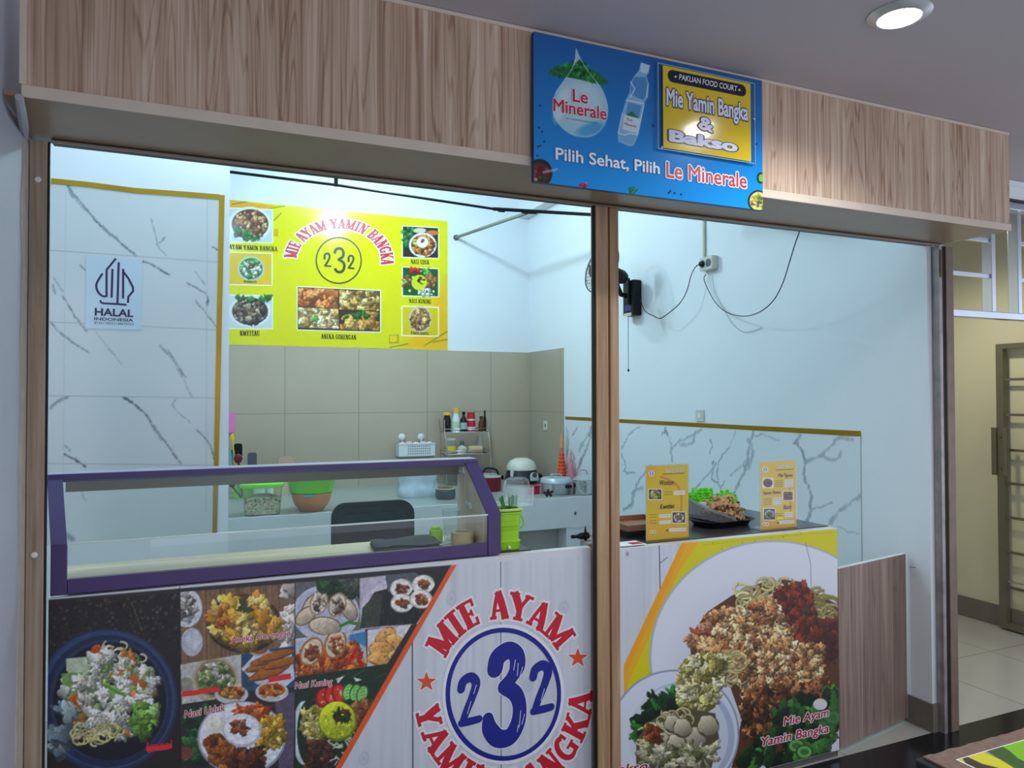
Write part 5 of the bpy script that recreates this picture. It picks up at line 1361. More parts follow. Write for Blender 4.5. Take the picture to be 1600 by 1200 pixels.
i.pband(c2((590, 655), (592, 628), (610, 622), (618, 640), (606, 668), (592, 690)), 3.2, K_, L0, 0, 5); i.pband(c2((588, 690), (626, 692)), 2.6, K_, L0)
i.grp = 'numeral b'; i.pband(c2((722, 668), (724, 640), (740, 634), (750, 652), (738, 678), (722, 702)), 3.2, K_, L0, 0, 5); i.pband(c2((718, 702), (755, 704)), 2.6, K_, L0)
i.grp = 'numeral c'; i.pband(c2((645, 622), (655, 598), (682, 596), (694, 618), (688, 642), (664, 656)), 4.2, K_, L0, 0, 5); i.pband(c2((664, 654), (694, 672), (698, 700), (684, 722), (660, 722), (646, 704)), 4.2, K_, L0, 0, 5)
i.slab_arc('MIE AYAM YAMIN BANGKA', cen, 66, 50, 1.0, 1.30, 176, -7, (196, 30, 54), L0, ((240, 236, 226), 0.010), grow=0.001)
i.slab_line('KWETIAU', *c2((123, 1075), (233, 1076)), 8, K_, L0)
i.slab_line('ANEKA GORENGAN', *c2((570, 1092), (765, 1097)), 7.5, K_, L0)
i.slab_line('MIE AYAM YAMIN BANGKA', *c2((8, 594), (330, 610)), 7.5, K_, L0)
i.slab_line('NASI UDUK', *c2((1066, 678), (1168, 683)), 7, K_, L0)
i.slab_line('NASI KUNING', *c2((1056, 894), (1178, 899)), 6.5, K_, L0)
i.slab_line('BAKSO', *c2((145, 782), (216, 784)), 3.2, K_, L0)
i.slab_line('YAMIN BAKSO', *c2((1064, 1066), (1164, 1070)), 4, K_, L0)
i.build('lettering', INK, po)

# ================================================================== HALAL STICKER ON THE PARTITION
YH = YPT-0.0055
hx0, hx1 = at(134, 450, Y=YH)[0], at(222, 450, Y=YH)[0]
hz0, hz1 = at(134, 513, Y=YH)[2], at(134, 399, Y=YH)[2]
hl = thing('halal_sticker', 'clear halal certificate sticker with dark violet emblem on the marble partition', 'sticker', ((hx0+hx1)/2, YH, hz0))
hs = Sheet((hx0, YH, hz0), (1, 0, 0), (0, 0, 1), hx1-hx0, hz1-hz0, 0.02, (190, 206, 218))
hs.build('sticker_film', GLOSSPRINT, hl, 0.0)
i = hs.ink
kh = crop(120, 380, 8.575)
VI = (44, 18, 66)
def hb(pts, sm=0): i.pband(kh(*pts), 3.3, VI, 0.001, 0, sm)
hb([(525, 205), (400, 355), (398, 720)]); hb([(478, 345), (466, 730)]); hb([(562, 255), (545, 815)]); hb([(622, 345), (620, 742)])
hb([(345, 405), (275, 520), (262, 590), (290, 660), (345, 708), (398, 712)], 4); hb([(630, 390), (690, 470), (752, 590), (755, 640), (690, 720), (685, 800)], 0)
hb([(318, 765), (322, 790), (350, 805), (545, 815), (668, 826)])
i.text('HALAL', *kh((245, 965), (755, 988)), 11, VI, 0.001, 0.03)
i.text('INDONESIA', *kh((235, 1030), (755, 1052)), 4.4, VI, 0.001, 0.02)
i.text('ID32110021148670223', *kh((235, 1080), (762, 1100)), 3.4, VI, 0.001)
i.build('lettering', INK, hl)

# ================================================================== GLASS DISPLAY CASE
rnd = random.Random(3)
CX0, CX1 = -0.388, 1.048
CZ = ZL+0.0015
PRO = [(2.532, CZ), (2.532, 1.218), (2.79, 1.400), (2.875, 1.400), (2.875, CZ)]
def case_x(x, y): return x-0.055*max(0, min(1, (y-2.53)/0.26)) if x < 0 else x
case = thing('display_case', 'glass fronted food display case with purple edging on the left counter', 'display case', ((CX0+CX1)/2, 2.7, CZ))
MB().box((CX0+0.041, 2.5565, CZ), (CX1-0.051, 2.875, CZ+0.018)).build('base_board', CASEWOOD, case)
for xa, xb in ((CX0, CX0+0.040), (CX1-0.050, CX1)):
    ep_ = MB().prism([(2.5465, CZ+0.0005), (2.5465, 1.211), (2.7985, 1.391), (2.875, 1.391), (2.875, CZ+0.0005)], 'X', xa, xb).build('end_panel', ENDWOOD, case) if xa > 0 else MB().prism([(2.5465, CZ+0.0005), (2.5465, 1.211), (2.7985, 1.391), (2.875, 1.391), (2.875, CZ+0.0005)], 'X', xa+0.002, xa+0.006).build('end_glass', GLASS, case)
    ed = MB()
    ed.box((xa-0.001, 2.532, CZ), (xb+0.001, 2.546, 1.2165), 0.002)
    d_ = np.array([2.79-2.532, 1.400-1.218]); d_ /= np.linalg.norm(d_); n_ = np.array([-d_[1], d_[0]])
    a_, b_ = np.array([2.532, 1.2167]), np.array([2.79, 1.3985])
    ed.prism([tuple(a_), tuple(b_), tuple(b_-n_*0.010), tuple(a_-n_*0.010)], 'X', xa-0.001, xb+0.001)
    ed.build('purple_edge', PURPLE, ep_)
MB().box((CX0+0.042, 2.534, CZ), (CX1-0.052, 2.556, CZ+0.044), 0.002).build('bottom_rail', PURPLE, case)
MB().box((CX0, 2.786, 1.3915), (CX1, 2.872, 1.403)).build('top_board', plain('lavender_top', (178, 172, 200), 0.35), case)
MB().box((CX0+0.001, 2.778, 1.376), (CX1-0.001, 2.7855, 1.4025), 0.002).build('top_rail', PURPLE, case)
MB().box((CX0+0.041, 2.858, 1.335), (CX1-0.051, 2.873, 1.391)).build('rear_apron', plain('brown_apron', (120, 98, 78), 0.45), case)
MB().box((CX0+0.041, 2.5365, CZ+0.0445), (CX1-0.051, 2.5405, 1.2130)).build('front_glass', GLASS, case)
g0, g1 = np.array([2.538, 1.2185]), np.array([2.784, 1.3905])
MB().prism([tuple(g0), tuple(g1), tuple(g1-n_*0.004), tuple(g0-n_*0.004)], 'X', CX0+0.041, CX1-0.051).build('sloping_glass', GLASS, case)
MB().box((CX0+0.041, 2.533, 1.2132), (CX1-0.051, 2.5405, 1.2180)).build('glass_edge', plain('pale_glass_edge', (206, 222, 214), 0.2), case)
for yy, zz in ((2.78, 1.345), (2.70, 1.215)):
    m = MB()
    for k in range(3): m.tube([(CX1-0.0535, yy+k*0.022, zz), (CX1-0.0545, yy+0.010+k*0.022, zz+0.022), (CX1-0.0535, yy+0.020+k*0.022, zz+0.002)], 0.0035)
    m.build('white_sticker_residue', WHITE, case)

ZB = CZ+0.0185
for ch in list(case.children)+[g for c_ in case.children for g in c_.children]:          # the left end splays outwards a little towards the back
    pw_ = case.matrix_world.translation
    for v in ch.data.vertices:
        wx, wy = v.co.x+pw_.x, v.co.y+pw_.y
        f_ = max(0, min(1, (wy-2.548)/0.24))*(CX1-wx)/(CX1-CX0)
        v.co.x -= 0.052*f_
# folded cloth
p0, p1 = at(580, 858, Z=ZB+0.01), at(682, 852, Z=ZB+0.01)
cl = MB()
nx, ny = 16, 8
def cloth_z(u, v, k): return ZB+0.008+0.012*k+0.004*math.sin(6*u+3*v)*(u > .2)+0.008*(k == 1)*max(0, 1-3*v)
cy0 = 2.60
for k in (0, 1):
    vs = []; fs = []
    for j in range(ny+1):
        for i_ in range(nx+1):
            u, v = i_/nx, j/ny
            vs.append((p0[0]+u*0.245+0.02*v, cy0+v*0.20-0.02*u*(k == 0), cloth_z(u, v, k)))
    for j in range(ny):
        for i_ in range(nx): fs.append((j*(nx+1)+i_, j*(nx+1)+i_+1, (j+1)*(nx+1)+i_+1, (j+1)*(nx+1)+i_))
    cl.add(vs, fs, True)
fold = [(p0[0]+0.0+u*0.245, cy0-0.004, ZB+0.0135+0.004*math.sin(6*u)) for u in np.linspace(0, 1, 12)]
cl.tube(fold, 0.007)
cl.add([(p0[0]+0.20, cy0, ZB+0.004), (p0[0]+0.245, cy0-0.002, ZB+0.004), (p0[0]+0.25, cy0+0.1, ZB+0.02), (p0[0]+0.2, cy0+0.12, ZB+0.02)], [(0, 1, 2, 3)])
tag(cl.build('folded_cloth', CLOTH, origin=(p0[0]+0.12, cy0+0.1, ZB), solid=0.003), 'folded charcoal cloth lying on the floor of the display case', 'cloth')
# tape roll with cup, green thing, slips
tr_c = at(747, 850, Y=2.66); tr_c = A3(min(tr_c[0]-0.004, 0.948), 2.68, ZB)
tag(MB().lathe(tr_c, [(0.027, 0.001), (0.044, 0.001), (0.044, 0.049), (0.027, 0.049), (0.027, 0.001)], 36).build('tape_roll', TAPE, origin=tr_c), 'roll of tan packing tape at the right end of the display case', 'tape')
cu_c = A3(tr_c[0]-0.012, tr_c[1]+0.100, ZB)
tag(MB().lathe(cu_c, [(0.0, 0.001), (0.026, 0.001), (0.036, 0.115), (0.039, 0.117), (0.036, 0.119), (0.0345, 0.115), (0.0245, 0.004), (0.0, 0.003)], 28).build('plastic_cup', PLASTICCLEAR, origin=cu_c), 'clear plastic cup behind the tape roll in the case', 'cup')
gc = A3(tr_c[0]-0.075, tr_c[1]+0.085, ZB)
tag(MB().box(gc+A3(-0.028, -0.015, 0.001), gc+A3(0.022, 0.015, 0.05), 0.006).box(gc+A3(-0.02, -0.012, 0.05), gc+A3(0.012, 0.012, 0.060), 0.004).build('lime_box', LIME, origin=gc), 'small lime green box beside the clear cup', 'box')
for k, (x, y, rz) in enumerate(((697, 852, 0.3), (722, 846, -0.2))):
    q = at(x, y, Z=ZB)
    c_, s_ = math.cos(rz), math.sin(rz)
    pts = [(q[0]+c_*a-s_*b, q[1]+0.03+s_*a+c_*b) for a, b in ((-.035, -.018), (.035, -.018), (.035, .018), (-.035, .018))]
    z0_ = ZB+0.0006+0.004*k
    m = MB().prism(pts, 'Z', z0_-0.004*k, z0_+0.0015)
    tag(m.build('paper_slip', PAPER, origin=(q[0], q[1], ZB)), ('flat white paper slip right of the charcoal cloth', 'curled white paper slip against the tape roll')[k], 'paper')

# green stacked dispenser with clear bin
bx = at(805, 868, Z=ZL)[0]+0.020; by = 2.637
def gd(h): return (bx, by, ZL+0.001+h)
bk = thing('green_bucket', 'lime green stacked bucket with cloudy clear bin of green sticks beside the display case', 'bucket', gd(0))
MB().lathe(gd(0), [(0.0, 0), (0.047, 0.0), (0.050, 0.026), (0.053, 0.031), (0.046, 0.038), (0.048, 0.074), (0.0, 0.074)], 32, sq=4).build('lower_body', LIME, bk)
MB().lathe(gd(0.0745), [(0.0, 0), (0.047, 0.0), (0.049, 0.016), (0.0505, 0.0175), (0.051, 0.036), (0.0525, 0.0375), (0.053, 0.062), (0.057, 0.064), (0.057, 0.070), (0.052, 0.071), (0.050, 0.062), (0.045, 0.005), (0.0, 0.005)], 32, sq=4).build('upper_body', LIME, bk)
hm = MB().tube(smooth_path([gd(0.138)+A3(0.05, -0.02, 0)*1, gd(0.11)+A3(0.064, -0.022, 0), gd(0.085)+A3(0.068, -0.018, 0), gd(0.072)+A3(0.055, -0.012, 0)], 5), 0.0028)
hm.build('handle', GREEN, bk)
MB().lathe(gd(0.1465), [(0.046, 0.0), (0.060, 0.002), (0.062, 0.008), (0.058, 0.012), (0.046, 0.010), (0.046, 0.0)], 32, sq=4).build('pale_rim', plain('pale_lime_rim', (206, 226, 130), 0.4), bk)
lcx = at(807, 766, Y=by+0.01)
MB().lathe((lcx[0], by+0.012, lcx[2]+0.002), [(0.0, 0.022), (0.052, 0.022), (0.060, 0.002), (0.066, 0.0), (0.066, -0.004), (0.058, -0.004), (0.050, 0.018), (0.0, 0.018)], 40, axis='Y', sx=0.86, sy=0.76, sq=3.6).build('clear_lid', PLASTICCLEAR, bk)
MB().lathe((lcx[0], by-0.03, lcx[2]-0.012), [(0.0, -0.040), (0.050, -0.040), (0.054, 0.030), (0.052, 0.030), (0.048, -0.037), (0.0, -0.037)], 32, sq=4, sx=0.9, sy=0.7).build('clear_bin', PLASTICCLEAR, bk)
for k in range(10):
    st = gd(0.151); xo = -0.022+0.006*(k % 3) if k < 3 else 0.008+0.004*(k-3)
    MB().tube([st+A3(xo, -0.034+0.004*(k % 4), 0), st+A3(xo*1.15-(0.012 if k < 3 else 0), -0.034+0.004*(k % 4), 0.048+0.004*(k % 3))], 0.0028, 6).build('green_stick', plain('green_stick', (50, 140, 60), 0.5) if k == 0 else MATS['green_stick'], bk)
MB().lathe(gd(0.0)+A3(-0.006, -0.0505, 0.012), [(0.006, 0.001), (0.006, -0.006), (0.0, -0.007)], 14, axis='Y').build('tap_knob', WHITE, bk)

# black spigot behind the middle post
sp0 = at(931, 836, Y=2.62)
spg = thing('spigot', 'black tap on a short brass pipe poking out left of the middle post', 'tap', sp0)
xr_ = at(948, 836, Y=2.62)[0]
MB().tube([(xr_, 2.62, sp0[2]), (at(920, 835.5, Y=2.62)[0], 2.62, sp0[2]+0.001)], 0.0045).build('brass_pipe', plain('brass', (200, 170, 90), 0.3, metal=0.8), spg)
xa_, xb_ = at(920, 835, Y=2.62)[0], at(893, 835, Y=2.62)[0]
zz_ = sp0[2]+0.001
MB().lathe((0, 2.62, zz_), [(0.0, xb_), (0.007, xb_), (0.0075, xb_+0.016), (0.006, xb_+0.018), (0.009, xb_+0.03), (0.014, xb_+0.042), (0.014, xa_-0.004), (0.009, xa_), (0.0, xa_)], 18, axis='X').build('tap_body', BLACK, spg)
xm_ = at(914, 835, Y=2.62)[0]
MB().tube([(xm_, 2.618, zz_-0.042), (xm_-0.001, 2.614, zz_-0.012), (xm_, 2.612, zz_), (xm_-0.001, 2.614, zz_+0.012), (xm_, 2.618, zz_+0.040)], [0.001, 0.006, 0.008, 0.006, 0.001], 10).build('tap_lever', BLACK, spg)

# ================================================================== RIGHT COUNTER TOP
def menu_stand(pt4, label, art):
    tl, tr, br_, bl = [at(*p, Y=2.60) for p in pt4]
    x0, x1, z1 = bl[0], br_[0], (tl[2]+tr[2])/2
    st = thing('menu_stand', label, 'menu', ((x0+x1)/2, 2.60, ZR+0.001), 'acrylic menu stands')
    MB().box((x0-0.004, 2.5965, ZR+0.001), (x1+0.004, 2.5990, z1+0.004)).build('acrylic_front', ACRYLIC, st)
    MB().box((x0-0.004, 2.6025, ZR+0.001), (x1+0.004, 2.6050, z1+0.004)).build('acrylic_back', ACRYLIC, st)
    MB().box((x0-0.004, 2.6055, ZR+0.001), (x1+0.004, 2.675, ZR+0.004)).build('acrylic_foot', ACRYLIC, st)
    MB().box((x0, 2.6008, ZR+0.0012), (x1, 2.6022, z1)).build('card_backing', PAPER, st)
    sh = Sheet((x0, 2.6006, ZR+0.0012), (1, 0, 0), (0, 0, 1), x1-x0, z1-ZR-0.0012, 0.0018, (224, 190, 20))
    art(sh)
    sh.build('menu_card', PRINT, st, 0.0)
    sh.ink.build('lettering', INK, st)
    return st
LM = 0.0008
def mtext(i, s, p0, p1, h, col=(24, 20, 40)): i.text(s, p0, p1, h, col, LM, 0.02, None, 0.2)
def lines(sh, p0, p1, n, dy, col=(120, 90, 30)):
    for k in range(n):
        sh.stroke([(p0[0], p0[1]+k*dy), (p1[0], p1[1]+k*dy)], 0.9, col, 0.7)
def white_bar(sh, x0, y0, x1, y1): sh.poly([(x0, y0), (x1, y0-1), (x1, y1-1), (x0, y1)], (236, 232, 220)); sh.stroke([(x0+2, (y0+y1)/2), (x1-2, (y0+y1)/2-1)], 0.7, (150, 140, 130), 0.7)
km = crop(990, 710, 8.57)
def pic(sh, K, x0, y0, x1, y1, bg, rim, pal, rr=0.36):
    P = K((x0, y0), (x1, y0), (x1, y1), (x0, y1))
    sh.poly([(P[0][0]-1.2, P[0][1]-1.2), (P[1][0]+1.2, P[1][1]-1.2), (P[2][0]+1.2, P[2][1]+1.2), (P[3][0]-1.2, P[3][1]+1.2)], (240, 236, 220))
    sh.clip(P); sh.poly(P, bg)
    c = ((P[0][0]+P[2][0])/2, (P[0][1]+P[2][1])/2); w = P[2][0]-P[0][0]
    if rim: sh.ell(*c, w*rr*1.2, w*rr*1.05, rim)
    sh.scat(('e', *c, w*rr*.8, w*rr*.7), 40, (0.8, 2.4), pal); sh.done(0.1)
def art1(sh):
    sh.poly(km((160, 150), (330, 140), (170, 420)), (236, 160, 30), 0.6, 20); sh.poly(km((160, 900), (740, 880), (740, 1100), (160, 1100)), (232, 160, 40), 0.5, 20)
    sh.stroke(smooth_path(km((370, 300), (540, 380), (620, 480), (640, 600), (635, 760)), 6), 3.4, (216, 138, 40), 0.9)
    sh.ell(*km((240, 255))[0], 4.6, 4.6, (236, 238, 244)); sh.ell(*km((240, 255))[0], 3.0, 3.0, (60, 70, 150)); sh.ell(*km((240, 255))[0], 1.6, 2.2, (230, 230, 240))
    pic(sh, km, 205, 470, 372, 600, (40, 46, 30), (150, 150, 70), [(226, 216, 150), (190, 190, 100), (90, 120, 50), (200, 120, 70)])
    pic(sh, km, 520, 775, 690, 915, (60, 70, 60), (226, 230, 236), [(150, 80, 50), (110, 50, 30), (190, 120, 70), (100, 150, 60)], 0.32)
    white_bar(sh, *km((540, 490))[0], *km((690, 545))[0]); lines(sh, km((418, 505))[0], km((520, 500))[0], 2, 4)
    for y in (805, 890): white_bar(sh, *km((345, y))[0], *km((495, y+45))[0])
    lines(sh, km((210, 810))[0], km((310, 805))[0], 2, 4); lines(sh, km((215, 890))[0], km((310, 885))[0], 2, 4)
    white_bar(sh, *km((480, 990))[0], *km((700, 1035))[0]); sh.ell(*km((448, 1018))[0], 1.8, 1.8, (60, 120, 50))
    for x in (238, 280): sh.ell(*km((x, 1036))[0], 2.4, 2.6, (240, 236, 224)); sh.ell(*km((x, 1036))[0], 1.2, 1.4, (190, 110, 70))
    sh.stroke(km((395, 266), (675, 250)), 0.9, (70, 70, 20))
    i = sh.ink
    i.slab('MENU', lambda x, y: sh.uv(*[km((420+x*255, 250-12*x-y*62))[0][k] for k in (0, 1)]), 0.08, 0.02, (206, 206, 186), LM)
    mtext(i, 'Wonton', *km((348, 412), (535, 405)), 7.5); mtext(i, 'Kwetiau', *km((355, 735), (545, 715)), 7.5)
ke = crop(1060, 750, 7.62); k7 = crop(940, 640, 3.81)
def art2(sh):
    sh.poly(k7((940, 640), (1165, 620), (1165, 715), (945, 715)), (226, 160, 50), 0.6, 12)
    sh.stroke(smooth_path(k7((1090, 380), (1120, 470), (1125, 600)), 6), 3.2, (206, 136, 40), 0.8)
    sh.ell(*k7((975, 357))[0], 4.4, 4.4, (236, 238, 244)); sh.ell(*k7((975, 357))[0], 2.8, 2.8, (60, 70, 150)); sh.ell(*k7((975, 357))[0], 1.4, 2, (230, 230, 240))
    pic(sh, k7, 962, 410, 1018, 462, (226, 220, 200), (70, 46, 34), [(120, 76, 50), (90, 54, 36), (150, 100, 66)], 0.42)
    pic(sh, k7, 1082, 488, 1138, 540, (120, 70, 44), None, [(110, 56, 34), (150, 84, 50), (80, 40, 26)], 0.5)
    pic(sh, k7, 966, 590, 1032, 655, (60, 66, 80), (206, 214, 230), [(120, 110, 70), (90, 84, 50), (150, 140, 100)], 0.34)
    for x0, y0, n in ((1090, 418, 4), (1022, 525, 4), (1090, 612, 3)):
        sh.poly(k7((x0, y0), (x0+50, y0-3), (x0+50, y0+n*11), (x0, y0+n*11+3)), (232, 228, 214)); lines(sh, k7((x0+4, y0+8))[0], k7((x0+46, y0+5))[0], n, 3, (140, 130, 130))
        lines(sh, k7((x0-58, y0+8))[0], k7((x0-12, y0+5))[0], n, 3)
    sh.poly(k7((1042, 640), (1082, 638), (1082, 652), (1042, 654)), (240, 236, 10)); white_bar(sh, *k7((1058, 662))[0], *k7((1148, 680))[0]); sh.ell(*k7((1050, 674))[0], 1.6, 1.6, (60, 110, 50))
    for x in (968, 986): sh.ell(*k7((x, 682))[0], 2.6, 2.8, (240, 232, 220)); sh.ell(*k7((x, 682))[0], 1.2, 1.4, (190, 110, 70))
    sh.stroke(k7((1038, 360), (1142, 355)), 0.9, (70, 70, 20))
    i = sh.ink
    i.slab('MENU', lambda x, y: sh.uv(*[k7((1042+x*96, 352-4*x-y*26))[0][k] for k in (0, 1)]), 0.08, 0.02, (210, 206, 180), LM)
    mtext(i, 'Mie Yamin', *k7((1050, 402), (1136, 400)), 5.5); mtext(i, 'Yamin Polos', *k7((960, 507), (1064, 500)), 5); mtext(i, 'Baso', *k7((1082, 594), (1130, 588)), 6.5)
menu_stand([(1009, 729), (1074, 725), (1076, 835), (1010, 839)], 'left yellow menu stand reading Wonton and Kwetiau on the right counter', art1)
menu_stand([(1187.5, 721), (1243, 719), (1244.5, 822), (1189, 827)], 'right yellow menu stand listing Mie Yamin near the counter end', art2)

# trays
t0 = at(972, 828, Y=2.66)
ta = thing('serving_tray', 'brown wooden tray stacked on a black tray left of the first menu stand', 'tray', (1.82, 2.81, ZR+0.026))
def tray(th, x0, x1, y0, y1, z, mat_, par, name, h=0.022):
    m = MB()
    m.box((x0, y0, z), (x1, y1, z+0.004), 0.001)
    for a, b in (((x0, y0), (x1, y0+0.006)), ((x0, y1-0.006), (x1, y1)), ((x0, y0+0.006), (x0+0.006, y1-0.006)), ((x1-0.006, y0+0.006), (x1, y1-0.006))):
        m.box((a[0], a[1], z+0.0041), (b[0], b[1], z+h), 0.001)
    return m.build(name, mat_, par)
tray(ta, 1.70, 1.94, 2.69, 2.93, ZR+0.0275, BROWNTRAY, ta, 'tray_body', 0.026)
tb_ = thing('serving_tray', 'black tray underneath the brown wooden tray on the right counter', 'tray', (1.82, 2.81, ZR))
tray(tb_, 1.695, 1.945, 2.685, 2.935, ZR+0.001, BLACK, tb_, 'tray_body', 0.025)
fl = at(972, 838, Z=ZR+0.001)
fly = MB().box((1.575, 2.545, ZR+0.0008), (1.70, 2.628, ZR+0.0016))
fo = fly.build('leaflet', PAPER, None, (1.64, 2.58, ZR)); tag(fo, 'white leaflet with coloured corner lying in front of the stacked trays', 'leaflet')
MB().box((1.64, 2.56, ZR+0.00165), (1.695, 2.60, ZR+0.0019)).build('red_picture', RED, fo)
fo.children[0].matrix_parent_inverse = Matrix.Identity(4)
# black tray with lid of fried pastries
fx, fy = at(1126, 815, Y=2.80)[0], 2.80
FT = thing('food_tray', 'black plastic takeaway tray heaped with fried pastry between the menu stands', 'tray', (fx, fy, ZR))
MB().lathe((fx, fy, ZR+0.001), [(0.0, 0.0), (0.125, 0.0), (0.140, 0.024), (0.156, 0.027), (0.156, 0.030), (0.138, 0.030), (0.124, 0.004), (0.0, 0.004)], 36, sx=1.0, sy=0.62, sq=4).build('tray_base', BLACK, FT)
lid = MB()
LP = [at(1077, 782, Y=2.72), at(1108, 798, Y=2.70), at(1152, 826, Y=2.685), at(1128, 832, Y=2.68), at(1077, 808, Y=2.69)]
for k in range(len(LP)): LP[k] = np.array(LP[k]); LP[k][2] = max(LP[k][2], ZR+0.034)
lid.add(LP, [(0, 1, 2, 3, 4)])
LQ = [p+A3(0.01, 0.03, 0.012) for p in LP]
lid.add(LP+LQ, [(k, (k+1) % 5, (k+1) % 5+5, k+5) for k in range(5)])
lid.build('hinged_lid', SMOKE, FT, solid=0.0015)
# crumpled pastry pieces
def pastry(seed):
    r_ = random.Random(seed)
    vs = []; fs = []; n = 9
    for j in range(n+1):
        for i_ in range(n+1):
            u, v = i_/n-0.5, j/n-0.5
            z = 0.008*math.sin(7*u+seed)+0.007*math.sin(9*v+seed*2.1)+0.006*math.cos(13*(u+v)+seed)+r_.uniform(-.002, .002)
            vs.append((u*0.062*(1+0.35*math.sin(5*v+seed)), v*0.052*(1+0.3*math.cos(6*u+seed)), z))
    for j in range(n):
        for i_ in range(n): fs.append((j*(n+1)+i_, j*(n+1)+i_+1, (j+1)*(n+1)+i_+1, (j+1)*(n+1)+i_))
    return MB().add(vs, fs, True)
protos = []
for sd_ in (1, 2.7, 4.4): 
    o_ = pastry(sd_).build('fried_pastry', CRUST, None, (0, 0, 0), solid=0.003)
    protos.append(o_)
rr = random.Random(8)
spots = []
for layer, (n, rx_, ry_, zz) in enumerate(((11, 0.106, 0.048, 0.036), (10, 0.100, 0.044, 0.066), (7, 0.075, 0.032, 0.094), (4, 0.04, 0.016, 0.120))):
    for k in range(n):
        a = 2*math.pi*k/n+layer*0.4; q = rr.uniform(0.72, 1.0) if n > 5 else 0.8
        spots.append((fx+0.012+rx_*q*math.cos(a), fy+ry_*q*math.sin(a), ZR+zz+rr.uniform(-.004, .006), a))
for k, (x, y, z, a) in enumerate(spots):
    o_ = protos[k] if k < 3 else protos[k % 3].copy()
    if k >= 3: COL.objects.link(o_)
    o_.location = (x, y, z); o_.rotation_euler = (rr.uniform(-.3, .3), rr.uniform(-.3, .3), rr.uniform(0, 6.3)); s_ = rr.uniform(0.74, 0.90); o_.scale = (s_, s_, s_)
    tag(o_, 'crinkled golden fried pastry piece heaped in the black tray', 'pastry', 'fried pastry in the black tray')
# black box + bright green clips behind
kb = A3(fx+0.19, 2.99, ZR)
tag(MB().box(kb+A3(-0.05, -0.04, 0.001), kb+A3(0.05, 0.05, 0.066), 0.004).box(kb+A3(-0.053, -0.043, 0.0665), kb+A3(0.053, 0.053, 0.074), 0.003).build('black_box', BLACK, origin=kb), 'black box behind the second menu stand on the counter', 'box')
cbx = A3(fx+0.045, 2.985, ZR)
tag(MB().box(cbx+A3(-0.085, -0.045, 0.001), cbx+A3(0.085, 0.05, 0.086), 0.005).build('clip_box', WHITE, origin=cbx), 'pale box holding up the green clips behind the pastry', 'box')
def clip_mesh():
    m = MB()
    m.box((-0.024, -0.010, 0.0), (0.024, 0.010, 0.008), 0.002)
    m.box((-0.022, -0.009, 0.010), (0.022, 0.009, 0.017), 0.002)
    m.box((-0.019, -0.006, 0.0175), (-0.011, 0.006, 0.034), 0.002); m.box((0.011, -0.006, 0.0175), (0.019, 0.006, 0.030), 0.002)
    m.tube(arc3(0, 0.0, 0.016, 0.008), 0.0022, 6)
    return m
def arc3(x, y, z, r): return [(x+r*math.cos(a), y, z+r*math.sin(a)) for a in np.linspace(-0.6, 3.7, 9)]
cm = clip_mesh().build('green_clip', CLIPGREEN, None, (0, 0, 0))
cl_sp = [(-.07, -.02, .088), (-.035, -.022, .088), (0.005, -.02, .088), (.05, -.02, .088), (-.055, .015, .088), (-.01, .02, .088), (.04, .022, .088), (-.05, -.004, .112), (-.012, -.005, .114), (.03, 0, .112)]
cl_sp += [(.115, -.03, .076), (.16, -.025, .076), (.135, .0, .098), (.175, 0.01, .077), (.12, .02, .077)]
for k, (dx, dy, dz) in enumerate(cl_sp):
    o_ = cm if k == 0 else cm.copy()
    if k: COL.objects.link(o_)
    o_.location = (cbx[0]+dx, cbx[1]+dy, ZR+dz); o_.scale = (1.2, 1.2, 1.2); o_.rotation_euler = (rr.uniform(-.25, .25), rr.uniform(-.2, .2), rr.uniform(-.7, .7))
    tag(o_, 'bright green plastic clip in the heap behind the fried pastry', 'clip', 'green plastic clips')

# ================================================================== KITCHEN
ZK = 0.77
YK = 5.715
kc = thing('kitchen_counter', 'low white concrete kitchen counter with grey stone top along the rear wall', 'counter', (1.6, 6.8, 0))
zap = at(860, 826, Y=YK)[2]
MB().box((xpr-0.3, YK+0.006, ZK-0.05), (XW-0.009, YB-0.009, ZK)).build('countertop', CTOP, kc)
ap = MB()
xs_ = np.linspace(xpr-0.3, XW-0.014, 60)
top = [(x, ZK+0.006+0.004*math.sin(9*x)*math.sin(23*x)) for x in xs_]
ap.prism(top+[(XW-0.014, zap), (xpr-0.3, zap)], 'Y', YK-0.02, YK+0.0055)
ap.build('front_apron', CONCRETE, kc)
xv0, xv1 = at(822, 840, Y=YK)[0], at(884, 840, Y=YK)[0]
MB().box((xpr-0.3, YK-0.012, 0.001), (xv0-0.2, YK+0.1, zap-0.0005)).build('support_wall', CONCRETE, kc)
MB().box((xv1, YK-0.012, 0.001), (XW-0.014, YB-0.02, zap-0.0005)).build('support_pier', CONCRETE, kc)
MB().box((xv0-0.19, YK+0.14, 0.001), (xv1-0.001, YK+0.18, ZK-0.0505)).build('recess_back', plain('grey_recess', (176, 176, 172), 0.6), kc)
ch_ = at(899, 802, Y=YK-0.021)
MB().lathe((ch_[0], YK-0.0205, ch_[2]), [(0.016, 0), (0.012, -0.004), (0.0, -0.005)], 14, axis='Y', sx=0.8).build('chipped_patch', GREY, kc)

